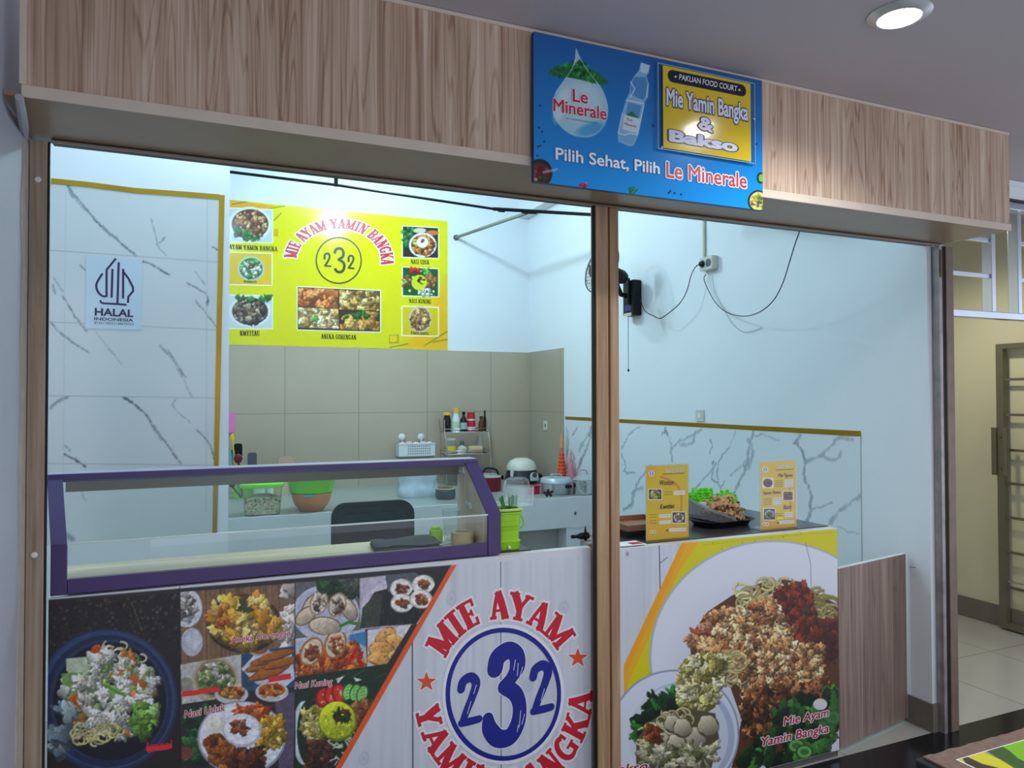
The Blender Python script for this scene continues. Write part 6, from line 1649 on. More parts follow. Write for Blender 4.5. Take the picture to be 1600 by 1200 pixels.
# mesh chair
cyb = 4.6
hx = 1.03
chair = thing('office_chair', 'black mesh-backed office chair behind the display case', 'chair', (hx, cyb-0.25, 0))
def rrect(x0, x1, z0, z1, r0, r1, n=6):
    P = []
    for cx_, cz_, a0, rr_ in ((x1-r0, z0+r0, -90, r0), (x1-r1, z1-r1, 0, r1), (x0+r1, z1-r1, 90, r1), (x0+r0, z0+r0, 180, r0)):
        for k in range(n+1):
            a = math.radians(a0+90*k/n); P.append((cx_+rr_*math.cos(a), cz_+rr_*math.sin(a)))
    return P
bx0, bx1 = at(517, 830, Y=cyb)[0], at(646, 830, Y=cyb)[0]
bz1 = at(580, 784, Y=cyb)[2]; bz0 = 0.56
outer = rrect(bx0, bx1, bz0, bz1, 0.08, 0.085)
inner = rrect(bx0+0.028, bx1-0.028, bz0+0.03, bz1-0.035, 0.07, 0.07)
def curve_y(x): return cyb+0.05-0.9*(x-(bx0+bx1)/2)**2
fm = MB(); n = len(outer)
vs = [(x, curve_y(x)-0.012, z) for x, z in outer]+[(x, curve_y(x)-0.012, z) for x, z in inner]+[(x, curve_y(x)+0.012, z) for x, z in outer]+[(x, curve_y(x)+0.012, z) for x, z in inner]
fs = []
for k in range(n):
    j = (k+1) % n
    fs += [(k, j, n+j, n+k), (2*n+k, 3*n+k, 3*n+j, 2*n+j), (k, 2*n+k, 2*n+j, j), (n+k, n+j, 3*n+j, 3*n+k)]
fm.add(vs, fs).build('back_frame', BLACK, chair)
mm_ = MB(); nn = 10
P = []
for z in np.linspace(bz0+0.02, bz1-0.025, nn+1):
    for x in np.linspace(bx0+0.02, bx1-0.02, nn+1): P.append((x, curve_y(x), z))
mm_.add(P, [(j*(nn+1)+k, j*(nn+1)+k+1, (j+1)*(nn+1)+k+1, (j+1)*(nn+1)+k) for j in range(nn) for k in range(nn)], True)
mm_.build('back_mesh', BLACKMESH, chair, solid=0.004)
bars = MB()
for z in (bz1-0.075, bz1-0.12):
    bars.tube([(x, curve_y(x)-0.008, z) for x in np.linspace(bx0+0.08, bx1-0.08, 8)], 0.006)
bars.build('back_bars', BLACK, chair)
MB().box((hx-0.235, cyb-0.47, 0.44), (hx+0.235, cyb-0.0, 0.51), 0.03).build('seat', BLACKMESH, chair)
MB().tube([(hx, cyb-0.02, 0.45), (hx, cyb+0.05, 0.5), (hx, cyb+0.065, 0.62)], 0.022).build('back_bracket', BLACK, chair)
MB().lathe((hx, cyb-0.25, 0), [(0.035, 0.09), (0.035, 0.25), (0.022, 0.26), (0.022, 0.4395)], 16).build('gas_column', BLACK, chair)
for k in range(5):
    a = 2*math.pi*k/5+0.3; e = (hx+0.29*math.cos(a), cyb-0.25+0.29*math.sin(a))
    lg = MB().tube([(hx+0.02*math.cos(a), cyb-0.25+0.02*math.sin(a), 0.10), (e[0], e[1], 0.075)], [0.025, 0.015]).build('leg', BLACK, chair)
    MB().lathe((e[0], e[1], 0.0265), [(0.0, -0.02), (0.026, -0.02), (0.026, 0.02), (0.0, 0.02)], 16, axis='X').build('caster', GREY, lg)

# ---------------- things on the kitchen counter
def K(x, dy=0.0, Y=None):        # counter-top point under image column x
    return A3(at(x, 760, Y=Y)[0], Y, ZK+0.001)
c = K(410, Y=YK+0.15)
tub = thing('food_container', 'clear tub of oat crackers with a lime green lid on the kitchen counter', 'container', c)
w = span(30.5, c)
MB().lathe(c, [(0.0, 0.0), (w*0.86, 0.0), (w*0.98, 0.205), (w*0.96, 0.205), (w*0.84, 0.004), (0.0, 0.004)], 36, sy=0.75, sq=3).build('tub_body', TUBCLEAR, tub)
MB().lathe(c, [(0.0, 0.206), (w*1.04, 0.206), (w*1.08, 0.212), (w*1.06, 0.232), (w*0.98, 0.238), (0.0, 0.240)], 36, sy=0.75, sq=3).build('tub_lid', GREEN, tub)
fd = MB()
pr = [(0.0, 0.006), (w*0.82, 0.006), (w*0.88, 0.08), (w*0.8, 0.125), (w*0.4, 0.15), (0.0, 0.15)]
fd.lathe(c, pr, 30, sy=0.75, sq=3)
fdo = fd.build('crackers', plain('oat_cracker_fill', (240, 206, 170), 0.9, var=0.3, scale=40, bump=0.5), tub)
fdo['kind'] = 'stuff'
cr_ = MB()
for k in range(70):
    a = rr.uniform(math.pi, 2*math.pi); zz = rr.uniform(0.01, 0.13); R_ = w*(0.80+0.05*zz/0.1)
    q = (abs(math.cos(a))**3+abs(math.sin(a))**3)**(-1/3)
    p_ = c+A3(R_*math.cos(a)*q, R_*0.75*math.sin(a)*q, zz)
    cr_.lathe(p_, [(0, -0.006), (0.008, -0.003), (0.008, 0.003), (0, 0.006)], 6)
o_ = cr_.build('crackers', plain('oat_cracker_bits', (176, 132, 104), 0.9, var=0.4, scale=30), tub); o_['kind'] = 'stuff'

c = K(487, Y=YK+0.18)
w = span(31, c)
ob_ = thing('mixing_bowl', 'orange plastic bowl holding a green bowl on the kitchen counter', 'bowl', c)
MB().lathe(c, [(0.0, 0.0), (w*0.55, 0.0), (w*0.82, 0.05), (w*0.95, 0.10), (w*1.0, 0.142), (w*0.97, 0.142), (w*0.9, 0.10), (w*0.52, 0.008), (0, 0.006)], 40).build('bowl_wall', ORANGE, ob_)
gb = thing('mixing_bowl', 'bright green bowl nested on top of the orange bowl', 'bowl', c+A3(0, 0, 0.09))
MB().lathe(c, [(0.0, 0.03), (w*0.5, 0.03), (w*0.86, 0.120), (w*0.92, 0.1445), (w*1.05, 0.15), (w*1.20, 0.252), (w*1.24, 0.262), (w*1.17, 0.256), (w*1.0, 0.152), (w*0.5, 0.036), (0.0, 0.036)], 40).build('bowl_wall', GREEN, gb)
MB().box(c+A3(-0.085, -w*1.03, 0.125), c+A3(0.01, -w*1.008, 0.141), 0.003).build('teal_clip', TEAL, gb)
MB().tube([c+A3(-0.10, 0.1, 0.2), c+A3(-0.12, 0.13, 0.285)], 0.008).build('spoon_handle', BLACK, gb)

# utensil caddy
c = K(381, Y=6.90)
cad = thing('utensil_caddy', 'lime green cutlery caddy at the left end of the kitchen counter', 'caddy', c)
cad_w = span(15, c)
m = MB()
m.box(c+A3(-cad_w, -0.06, 0), c+A3(cad_w, 0.06, 0.004))
for a, b in (((-cad_w, -0.06), (cad_w, -0.056)), ((-cad_w, 0.056), (cad_w, 0.06)), ((-cad_w, -0.056), (-cad_w+0.004, 0.056)), ((cad_w-0.004, -0.056), (cad_w, 0.056))):
    m.box(c+A3(a[0], a[1], 0.0041), c+A3(b[0], b[1], 0.165))
m.build('caddy_box', plain('caddy_green', (150, 206, 60), 0.4), cad)
def utensil(name, label, x, y0, y1, head, mat_, Y=6.9, hw=0.03, hm=None, cat='utensil'):
    a = at(x, y1, Y=Y); b = A3(at(x, y0, Y=Y)[0]*0.3+c[0]*0.7, Y, ZK+0.02)
    u = thing(name, label, cat, b)
    MB().tube([b, b*0.4+a*0.6, a], 0.006).build('handle', hm or mat_, u)
    if head == 'spat':
        hz = a[2]
        P = rrect(a[0]-hw, a[0]+hw, hz-0.03, hz+0.085, 0.012, 0.02)
        MB().prism(P, 'Y', Y-0.004, Y+0.004).build('head', mat_, u)
    elif head == 'spoon':
        MB().lathe(a+A3(0, 0, 0.03), [(0.0, -0.045), (hw*0.7, -0.03), (hw, 0.0), (hw*0.75, 0.03), (0.0, 0.045)], 18, sy=0.35).build('head', mat_, u)
    elif head == 'fork':
        h = MB()
        for k in range(4): h.tube([a+A3((k-1.5)*0.008, 0, 0), a+A3((k-1.5)*0.011, 0, 0.05)], 0.0025, 6)
        h.build('head', mat_, u)
    return u
utensil('spatula', 'black square spatula standing tallest by the white partition', 372, 790, 708, 'spat', BLACK, hw=0.035)
utensil('spatula', 'dark grey turner leaning right of the red ladle', 394, 790, 722, 'spat', GREY, hw=0.04, Y=7.03)
utensil('ladle', 'dark red ladle beside the black square spatula', 372, 790, 722, 'spoon', DARKRED, hw=0.038, Y=6.82)
utensil('strainer_handle', 'yellow-green looped handle at the partition edge', 363, 790, 690, 'spoon', YELLOW, hw=0.02, Y=6.86)
utensil('brush', 'teal handled brush at the far left of the caddy', 362, 790, 718, 'spat', TEAL, hw=0.014, Y=6.84)
for k, x in enumerate((369, 373, 377)):
    utensil('chopstick_pack', 'yellow chopstick pack standing in the green caddy', x, 800, 750, 'none', YELLOW, Y=6.88)['group'] = 'yellow chopsticks in the caddy'
for k, x in enumerate((383, 388, 393)):
    utensil('fork', 'steel fork standing in the green caddy', x, 800, 752, 'fork', STEEL, Y=6.89)['group'] = 'steel forks in the caddy'
wh = utensil('whisk', 'dark green whisk hanging low beside the partition edge', 363, 795, 760, 'spoon', plain('dark_green_plastic', (30, 70, 40), 0.4), hw=0.03, Y=6.75)
# pink dustpan hung on the wall
pk = at(363, 660, Y=YB-0.02)
tag(MB().prism(rrect(pk[0]-0.06, pk[0]+0.025, at(363, 676, Y=YB-.02)[2], at(363, 644, Y=YB-.02)[2], 0.03, 0.02), 'Y', YB-0.035, YB-0.01).build('pink_scoop', PINK, origin=pk), 'pink plastic scoop hanging on the tiled wall by the partition', 'scoop')
# white funnel cup and spray head
c = K(405, Y=6.74)
tag(MB().lathe(c, [(0.0, 0.0), (0.045, 0.0), (0.06, 0.20), (0.062, 0.205), (0.056, 0.2), (0.042, 0.006), (0.0, 0.005)], 24).build('white_cup', WHITE, origin=c), 'white cup standing behind the green lidded tub', 'cup')
c = K(421, Y=6.86)
sq = thing('spray_bottle', 'white spray bottle right of the white cup', 'bottle', c)
MB().lathe(c, [(0.0, 0.0), (0.035, 0.0), (0.036, 0.13), (0.014, 0.17), (0.014, 0.185), (0.0, 0.185)], 20).build('bottle_body', WHITE, sq)
MB().prism([(c[0]-0.06, c[2]+0.25), (c[0]-0.05, c[2]+0.262), (c[0]+0.02, c[2]+0.235), (c[0]+0.022, c[2]+0.2), (c[0]+0.012, c[2]+0.186), (c[0]-0.012, c[2]+0.186), (c[0]-0.012, c[2]+0.222)], 'Y', c[1]-0.012, c[1]+0.012).build('trigger_head', plain('grey_trigger', (190, 196, 200), 0.4), sq)
# vegetable bag, cutting board
c = K(437, Y=6.95)
vb = thing('spice_jar', 'tan jar with green and yellow scoops behind the tub', 'jar', c)
MB().lathe(c, [(0.0, 0.0), (0.075, 0.0), (0.08, 0.10), (0.07, 0.20), (0.065, 0.2), (0.07, 0.1), (0.0, 0.005)], 24).build('jar_body', CREAM, vb)
for k, (dx, mt) in enumerate(((-0.035, LIME), (0.005, YELLOW), (0.04, GREEN))):
    MB().tube([c+A3(dx*0.6, 0, 0.02), c+A3(dx, -0.02, 0.25)], [0.012, 0.02]).build('scoop', mt, vb)
c = K(447, Y=7.05)
tag(MB().prism(rrect(c[0]-0.07, c[0]+0.07, ZK+0.001, ZK+0.34, 0.01, 0.04), 'Y', c[1]-0.01, c[1]+0.01).build('chopping_board', plain('pinkish_board', (206, 168, 150), 0.5), origin=c), 'pinkish chopping board leaning behind the bowls', 'board')

# plastic bag heap, dark bowl
c = K(653, Y=6.35)
bag = MB()
nb = 14; vs = []; fs = []
for j in range(9):
    t = j/8; 
    for k in range(nb*2):
        a = math.pi*k/nb; r_ = (abs(math.cos(a))**3.4+abs(math.sin(a))**3.4)**(-1/3.4)*(0.92+0.05*math.sin(3*t*3)-0.10*t**4)+0.03*math.sin(5*a+9*t)+0.03*math.sin(9*a-15*t)
        vs.append(c+A3(0.185*r_*math.cos(a), 0.11*r_*math.sin(a), 0.235*t+0.012*math.sin(3*a+t*3)*t+0.0005))
for j in range(8):
    for k in range(nb*2): fs.append((j*nb*2+k, j*nb*2+(k+1) % (nb*2), (j+1)*nb*2+(k+1) % (nb*2), (j+1)*nb*2+k))
fs.append(tuple(8*nb*2+k for k in range(nb*2))); fs.append(tuple(range(nb*2-1, -1, -1)))
bag.add(vs, fs, True)
tag(bag.build('plastic_bag', plain('milky_bag', (206, 218, 232), 0.3, var=0.12, scale=18), origin=c), 'pale translucent plastic bag bundle under the white wall basket', 'bag')
c = K(696, Y=6.10)
db = thing('grey_bowl', 'dark grey bowl with a beige rim right of the plastic bag', 'bowl', c)
w = span(16, c)
MB().lathe(c, [(0.0, 0.0), (w*0.85, 0.0), (w*1.0, 0.03), (w*0.96, 0.085), (w*0.9, 0.085), (w*0.92, 0.03), (0.0, 0.01)], 30).build('bowl_body', GREY, db)
MB().lathe(c, [(w*0.86, 0.0855), (w*0.95, 0.0855), (w*0.93, 0.097), (w*0.84, 0.097), (w*0.86, 0.0855)], 30).build('beige_rim', CREAM, db)

# suction basket on the wall
bxa, bxb = at(621, 700, Y=YB-0.1)[0], at(677, 700, Y=YB-0.1)[0]
bza, bzb = at(650, 712.5, Y=YB-0.1)[2], at(650, 694, Y=YB-0.1)[2]
bs = thing('wall_basket', 'white slotted basket stuck to the tiled wall by two suction cups', 'basket', ((bxa+bxb)/2, YB-0.08, bza))
m = MB(); ya, yb_ = YB-0.16, YB-0.03
m.box((bxa+0.02, ya+0.01, bza), (bxb-0.02, yb_, bza+0.004))
for (x0_, y0_, x1_, y1_) in ((bxa, ya, bxb, ya+0.004), (bxa, yb_-0.004, bxb, yb_), (bxa, ya+0.004, bxa+0.004, yb_-0.004), (bxb-0.004, ya+0.004, bxb, yb_-0.004)):
    m.box((x0_, y0_, bza+0.0041), (x1_, y1_, bzb))
m.box((bxa-0.006, ya-0.006, bzb+0.0002), (bxb+0.006, ya+0.006, bzb+0.012), 0.003)
m.build('basket_body', WHITE, bs)
sl = MB()
for rz_ in range(4):
    for k in range(11):
        x_ = bxa+0.09+k*0.022
        sl.box((x_, ya-0.0012, bza+0.022+rz_*0.024), (x_+0.014, ya-0.0003, bza+0.036+rz_*0.024))
sl.build('slots', plain('slot_grey', (150, 154, 156), 0.6), bs)
for x in (628, 658):
    p_ = at(x, 683, Y=YB-0.02)
    sc_ = MB().lathe((p_[0], YB-0.0085, p_[2]), [(0.036, 0.0), (0.036, -0.012), (0.026, -0.02), (0.0, -0.022)], 22, axis='Y')
    sc_.tube([(p_[0], YB-0.03, p_[2]), (p_[0], YB-0.034, bzb+0.01)], 0.006)
    sc_.build('suction_cup', WHITE, bs)
rg = MB(); 
for k in range(5):
    x_ = bxa+0.05+k*0.07
    rg.lathe((x_, YB-0.1, bzb-0.04), [(0.0, 0.0), (0.04, 0.01), (0.045, 0.035), (0.025, 0.06+0.008*(k % 2)), (0.0, 0.066)], 10, sy=0.8)
tag(rg.build('cloth_rag', plain('pale_pink_rag', (226, 206, 212), 0.9, var=0.1), origin=((bxa+bxb)/2, YB-0.1, bzb)), 'pale pink and white rag bundled inside the wall basket', 'rag')

# spice rack
YR0, YR1 = 6.93, 7.14
rx0, rx1 = at(698, 690, Y=YR0)[0], at(766, 690, Y=YR0)[0]
zt_, zm_ = at(730, 675, Y=YR0)[2], at(730, 709, Y=YR0)[2]
rk = thing('spice_rack', 'chrome wire spice rack with three shelves against the tiled wall', 'rack', ((rx0+rx1)/2, 7.05, ZK))
ztp = at(700, 656, Y=YR0)[2]
for x in (rx0, rx1):
    for y in (YR0, YR1):
        MB().tube(smooth_path([(x, y, ZK+0.001), (x, y, zm_+0.08), (x-(0.012 if y == YR0 else 0), y+(0.03 if y == YR0 else 0), zt_), (x-0.012, y+(0.04 if y == YR0 else 0), ztp)], 4), 0.0055).build('post', CHROME, rk)
for z, nm in ((zt_, 'upper'), (zm_, 'middle'), (ZK+0.12, 'low')):
    off = 0.034 if nm == 'upper' else 0.0
    sh_ = MB().box((rx0, YR0+off, z-0.008), (rx1, YR1, z-0.004))
    for zz in (z, z+0.03):
        sh_.tube([(rx0, YR0+off, zz), (rx1, YR0+off, zz)], 0.004); sh_.tube([(rx0, YR1, zz), (rx1, YR1, zz)], 0.004)
        sh_.tube([(rx0, YR0+off, zz), (rx0, YR1, zz)], 0.004); sh_.tube([(rx1, YR0+off, zz), (rx1, YR1, zz)], 0.004)
    sh_.build('shelf', CHROME, rk)
def bottle(name, label, x, z, h, r_, mat_, capm=None, caph=0.02, neck=0.4, Y=7.06, lab=None, cat='bottle', grp=None):
    p_ = A3(at(x, 670, Y=Y)[0], Y, z)
    t_o = thing(name, label, cat, p_, grp)
    hb_ = h-caph
    MB().lathe(p_, [(0.0, 0.001), (r_*0.95, 0.001), (r_, 0.006), (r_, hb_*0.68), (r_*neck, hb_*0.92), (r_*neck, hb_), (0.0, hb_)], 20).build('body', mat_, t_o)
    bd_ = t_o.children[0]
    if capm: MB().lathe(p_, [(0.0, hb_+0.0005), (r_*(neck+0.12), hb_+0.0005), (r_*(neck+0.12), h-0.004), (r_*neck*0.8, h), (0.0, h)], 18).build('cap', capm, t_o)
    if lab: MB().lathe(p_, [(r_+0.0012, hb_*0.15), (r_+0.0012, hb_*0.55)], 20).build('paper_label', lab, bd_)
    return t_o
zu = zt_-0.0035
GLASSY = plain('dark_sauce', (28, 22, 22), 0.2); AMBER = plain('amber_sauce', (92, 44, 26), 0.25); WLAB = plain('pale_label', (170, 180, 170), 0.6)
bottle('sauce_jar', 'dark jar with mustard yellow lid at the left of the rack top', 698.5, zu, 0.20, 0.040, GLASSY, YELLOW, 0.03, 0.75, cat='jar')
bottle('powder_bottle', 'white bottle with yellow cap on the rack top shelf', 712.5, zu, 0.245, 0.038, WHITE, YELLOW, 0.05, 0.62, 7.03, plain('green_white_label', (190, 214, 186), 0.6))
bottle('soy_bottle', 'small black soy bottle with grey label on the rack top shelf', 724.5, zu, 0.205, 0.036, GLASSY, BLACK, 0.03, 0.34, 7.03, WLAB)
cn = bottle('drink_can', 'red and white can on the rack top shelf', 736, zu, 0.205, 0.044, RED, STEEL, 0.008, 0.86, 7.04, None, 'can')
pcan = cn.location
MB().lathe(A3(*pcan), [(0.0452, 0.02), (0.0452, 0.05)], 20).lathe(A3(*pcan), [(0.0452, 0.115), (0.0452, 0.13)], 20).build('white_band', WHITE, cn.children[0])
bottle('ketchup_bottle', 'brown sauce bottle right of the red can', 752, zu, 0.16, 0.03, AMBER, AMBER, 0.03, 0.5, 7.03)
bottle('sauce_bottle', 'slim dark bottle at the right end of the rack top', 757.5, zu, 0.215, 0.016, GLASSY, BLACK, 0.03, 0.5, 7.10)
zmm = zm_-0.0035
bottle('clear_jar', 'clear jar half full of yellow powder on the middle rack shelf', 705, zmm, 0.16, 0.048, PLASTICCLEAR, OFFWHITE, 0.02, 0.8, 6.99, YELLOW, 'jar')
bottle('pump_bottle', 'pale pump bottle on the middle rack shelf', 722, zmm, 0.13, 0.05, OFFWHITE, GREY, 0.04, 0.3, 6.99)
pk_ = A3(at(742, 690, Y=7.02)[0], 7.02, zmm)
tag(MB().lathe(pk_+A3(0, 0, 0.040), [(0.0, -0.078), (0.034, -0.073), (0.038, 0.0), (0.034, 0.073), (0.0, 0.078)], 18, axis='X', sy=0.95).build('bread_pack', CREAM, origin=pk_), 'tan packet lying on the middle rack shelf', 'packet')
tu = A3(at(750, 690, Y=7.09)[0], 7.095, zmm)
tag(MB().lathe(tu, [(0.0, 0.001), (0.028, 0.001), (0.028, 0.17), (0.0, 0.17)], 18).build('paper_roll', OFFWHITE, origin=tu), 'pale paper roll standing behind the tan packet', 'roll')
fl_ = A3(at(716, 690, Y=6.99)[0], 7.02, ZK+0.117)
bottle('syrup_bottle', 'dark bottle on the lowest rack shelf behind the case', 716, ZK+0.117, 0.125, 0.04, AMBER, BLACK, 0.03, 0.45, 7.03)

# kettle, rice cooker
c = K(765, Y=6.45)
kt = thing('saucepan', 'dark red saucepan with black loop handle left of the rice cooker', 'pan', c)
MB().lathe(c, [(0.0, 0.0), (0.10, 0.0), (0.11, 0.02), (0.11, 0.13), (0.0, 0.13)], 28).build('pan_body', DARKRED, kt)
MB().lathe(c, [(0.112, 0.1305), (0.112, 0.138), (0.07, 0.158), (0.0, 0.165)], 28).build('pan_lid', PLASTICCLEAR, kt)
MB().tube(smooth_path([c+A3(-0.09, -0.05, 0.168), c+A3(-0.06, -0.05, 0.215), c+A3(0.0, -0.05, 0.212), c+A3(0.05, -0.05, 0.195), c+A3(0.07, -0.05, 0.145)], 4), 0.009).build('loop_handle', BLACK, kt)

c = K(815, Y=6.88)
w = span(23.5, c)
rcx = thing('rice_cooker', 'rice cooker with cream domed lid and charcoal body on the counter', 'rice cooker', c)
hh = (at(813, 736, Y=c[1]-w)[2]-ZK)
MB().lathe(c, [(0.0, 0.0), (w*0.9, 0.0), (w*1.12, 0.03), (w*1.10, hh*0.45), (w*0.98, hh*0.98), (0.0, hh*0.98)], 36).build('body', plain('charcoal_body', (52, 54, 60), 0.35), rcx)
MB().lathe(c, [(w*1.0, hh*0.985), (w*1.02, hh*1.0), (w*1.0, hh+0.035), (w*0.82, hh+0.085), (w*0.45, hh+0.115), (0.0, hh+0.12)], 36).build('lid', plain('cream_lid', (222, 222, 206), 0.25), rcx)
MB().box(c+A3(-w*1.02, -w*0.62, hh-0.07), c+A3(-w*0.78, -w*0.38, hh+0.06), 0.03).build('latch', plain('cream_latch', (226, 226, 212), 0.3), rcx)
for sx_ in (-1, 1):
    MB().box(c+A3(sx_*w*1.11-0.03, -0.05, hh*0.35), c+A3(sx_*w*1.11+0.05*sx_+0.0, 0.06, hh*0.62), 0.02).build('side_handle', BLACK, rcx)
lp = c+A3(w*0.42, -w*1.06, hh*0.5)
cpl = MB().prism(rrect(lp[0]-0.045, lp[0]+0.045, ZK+hh*0.28, ZK+hh*0.86, 0.012, 0.04), 'Y', lp[1]-0.012, lp[1]+0.07).build('control_plate', plain('silver_panel', (206, 206, 206), 0.4), rcx)
MB().lathe(A3(lp[0], lp[1]-0.0125, ZK+hh*0.68), [(0.025, 0.0), (0.025, -0.002), (0.0, -0.002)], 18, axis='Y').build('switch_window', GREY, cpl)

c = K(834, Y=6.08)
tag(MB().box(c+A3(-0.045, -0.04, 0.0), c+A3(0.045, 0.04, 0.062), 0.008).box(c+A3(-0.05, -0.045, 0.0625), c+A3(0.05, 0.045, 0.075), 0.004).build('red_tub', RED, origin=c), 'small red tub with pink lid beside the silver pot', 'tub')
c = K(857, Y=YK+0.09)
gk = thing('burner_knob', 'dark star-shaped burner regulator on the counter edge by the silver pot', 'regulator', c)
for k in range(5):
    a = 2*math.pi*k/5+0.4
    MB().tube([c+A3(0, 0, 0.032), c+A3(0.045*math.cos(a), 0.0, 0.038+0.032*math.sin(a))], [0.010, 0.013], 8).build('arm', plain('dark_maroon_arm', (52, 30, 34), 0.4) if k == 0 else MATS['dark_maroon_arm'], gk)

c = K(869, Y=YK+0.285)
w = span(24.0, c)
hp = at(877, 757, Y=c[1]-w)[2]-ZK
pt_ = thing('stock_pot', 'wide silver aluminium pot with flat lid and black side handle', 'pot', c)
MB().lathe(c, [(0.0, 0.0), (w*0.93, 0.0), (w, 0.02), (w, hp), (w*0.96, hp), (w*0.95, 0.02), (0, 0.006)], 40).build('pot_body', POTALU, pt_)
MB().lathe(c, [(w*1.03, hp+0.0005), (w*1.05, hp+0.006), (w*1.0, hp+0.035), (w*0.9, hp+0.048), (0.0, hp+0.052)], 40).build('pot_lid', plain('matt_lid', (186, 198, 204), 0.4, metal=0.4), pt_)
MB().box(c+A3(w*0.15, -w*1.12, hp*0.62), c+A3(w*0.62, -w*0.80, hp*0.92), 0.012).build('side_handle', BLACK, pt_)
MB().tube(smooth_path([c+A3(-0.06, 0, hp+0.05), c+A3(-0.04, 0, hp+0.075), c+A3(0.04, 0, hp+0.075), c+A3(0.06, 0, hp+0.05)], 4), 0.007).build('lid_knob', STEEL, pt_)

c = K(920, Y=YK+0.112)
c[0] = min(c[0], XW-0.13)
w = span(15.5, c)
hp = at(915, 752, Y=c[1]-w)[2]-ZK
sp = thing('steel_pot', 'small stainless pot with glass lid next to the middle post', 'pot', c)
MB().lathe(c, [(0.0, 0.0), (w*0.97, 0.0), (w, 0.01), (w, hp), (w*1.04, hp+0.004), (w*0.97, hp), (w*0.96, 0.012), (0, 0.006)], 36).build('pot_body', STEEL, sp)
MB().lathe(c, [(w*1.02, hp+0.005), (w*0.8, hp+0.03), (w*0.3, hp+0.042), (0.0, hp+0.044)], 36).build('glass_lid', PLASTICCLEAR, sp)
MB().tube(smooth_path([c+A3(-0.045, 0, hp+0.045), c+A3(-0.03, 0, hp+0.085), c+A3(0.03, 0, hp+0.085), c+A3(0.045, 0, hp+0.045)], 5), 0.006).build('lid_handle', STEEL, sp)
for sx_ in (-1, 1):
    MB().tube(smooth_path([c+A3(sx_*0.03-w*0.3, -w*0.96, hp*0.75), c+A3(sx_*0.03-w*0.3, -w*1.25, hp*0.78), c+A3(-w*0.3, -w*1.3, hp*0.78)], 4), 0.005).build('side_handle', STEEL, sp)

# orange cone-shaped folded net and pink bag by the side wall
yc_ = 6.93
p0_, p1_ = at(877, 742, Y=yc_), at(878, 672, Y=yc_)
xw_ = XW-0.07
dz = 0.97
cn_ = thing('orange_umbrella', 'folded neon orange net cone standing by the side wall behind the pots', 'umbrella', (xw_, yc_-0.17, ZK))
cc_ = A3(at(878, 740, X=xw_)[0], at(878, 740, X=xw_)[1], ZK+0.001)
zcb, zct = at(878, 742, X=xw_)[2]-ZK, at(878.5, 672, X=xw_)[2]-ZK
wcn = span(6.3, cc_)
MB().lathe(cc_, [(0.0, 0.0), (0.04, 0.0), (0.05, zcb), (0.0, zcb)], 20).build('black_base', BLACK, cn_)
con = []
for k in range(9):
    t = k/8; con.append((wcn*(1-t)**0.9+0.006*(k % 2 == 0)*(1-t)+0.006, zcb+0.001+(zct-zcb)*0.62*t))
MB().lathe(cc_, con, 18).build('net_cone', NEONORANGE, cn_)
for k in range(6):
    t = 0.06+0.13*k; r0_ = (wcn*(1-t)**0.9+0.01)
    MB().lathe(cc_, [(r0_+0.003, zcb+(zct-zcb)*0.62*t), (r0_*0.93+0.004, zcb+(zct-zcb)*0.62*(t+0.04))], 18).build('dark_band', plain('dark_orange_band', (206, 60, 30), 0.5) if k == 0 else MATS['dark_orange_band'], cn_)
MB().lathe(cc_, [(0.018, zcb+(zct-zcb)*0.6), (0.02, zcb+(zct-zcb)*0.75), (0.004, zct)], 12).build('tip', plain('pale_orange_tip', (226, 150, 96), 0.5), cn_)
cq = A3(XW-0.06, cc_[1]-0.16, ZK+0.001)
tag(MB().lathe(cq, [(0.0, 0.0), (0.05, 0.0), (0.055, 0.12), (0.03, 0.22), (0.01, 0.34), (0.0, 0.36)], 16, sx=0.8).build('pink_bag', clear('pink_film', (250, 190, 200), 0.2, 0.35), origin=cq), 'translucent pink plastic bag against the marble behind the steel pot', 'bag')

# outlet, switch, socket, conduit, fan and its wiring on the right wall
def on_wall(px_, py_): return at(px_, py_, X=XW-0.005)
p_ = on_wall(853.5, 665)
ol = thing('wall_outlet', 'pale wall outlet on the grey side tiles above the pots', 'outlet', (XW-0.0085, p_[1], p_[2]))
MB().box((XW-0.017, p_[1]-0.045, p_[2]-0.05), (XW-0.0085, p_[1]+0.045, p_[2]+0.05), 0.003).build('plate', OFFWHITE, ol)
MB().box((XW-0.019, p_[1]-0.012, p_[2]-0.015), (XW-0.0172, p_[1]+0.012, p_[2]+0.02), 0.001).build('socket_hole', GREY, ol)
p_ = on_wall(1093.5, 649.5)
sw = thing('light_switch', 'white light switch on the right wall above the gold strip', 'switch', (XW, p_[1], p_[2]))
hy = abs(on_wall(1087, 650)[1]-on_wall(1100, 650)[1])/2
MB().box((XW-0.009, p_[1]-hy, p_[2]-0.042), (XW-0.0005, p_[1]+hy, p_[2]+0.042), 0.003).build('plate', OFFWHITE, sw)
MB().box((XW-0.012, p_[1]-hy*0.4, p_[2]-0.018), (XW-0.0092, p_[1]+hy*0.4, p_[2]+0.018), 0.002).build('rocker', WHITE, sw)
ps_ = on_wall(1111, 412)
so = thing('socket_box', 'cream double socket box high on the right wall', 'socket', (XW, ps_[1], ps_[2]))
MB().box((XW-0.052, ps_[1]-0.07, ps_[2]-0.048), (XW-0.0005, ps_[1]+0.07, ps_[2]+0.048), 0.005).build('box_body', OFFWHITE, so)
for d_y in (0.035, -0.03):
    MB().lathe((XW-0.0525, ps_[1]+d_y, ps_[2]), [(0.027, 0.0), (0.027, -0.003), (0.02, -0.003), (0.018, -0.0005), (0.0, -0.0005)], 20, axis='X').build('socket_face', GREY, so)
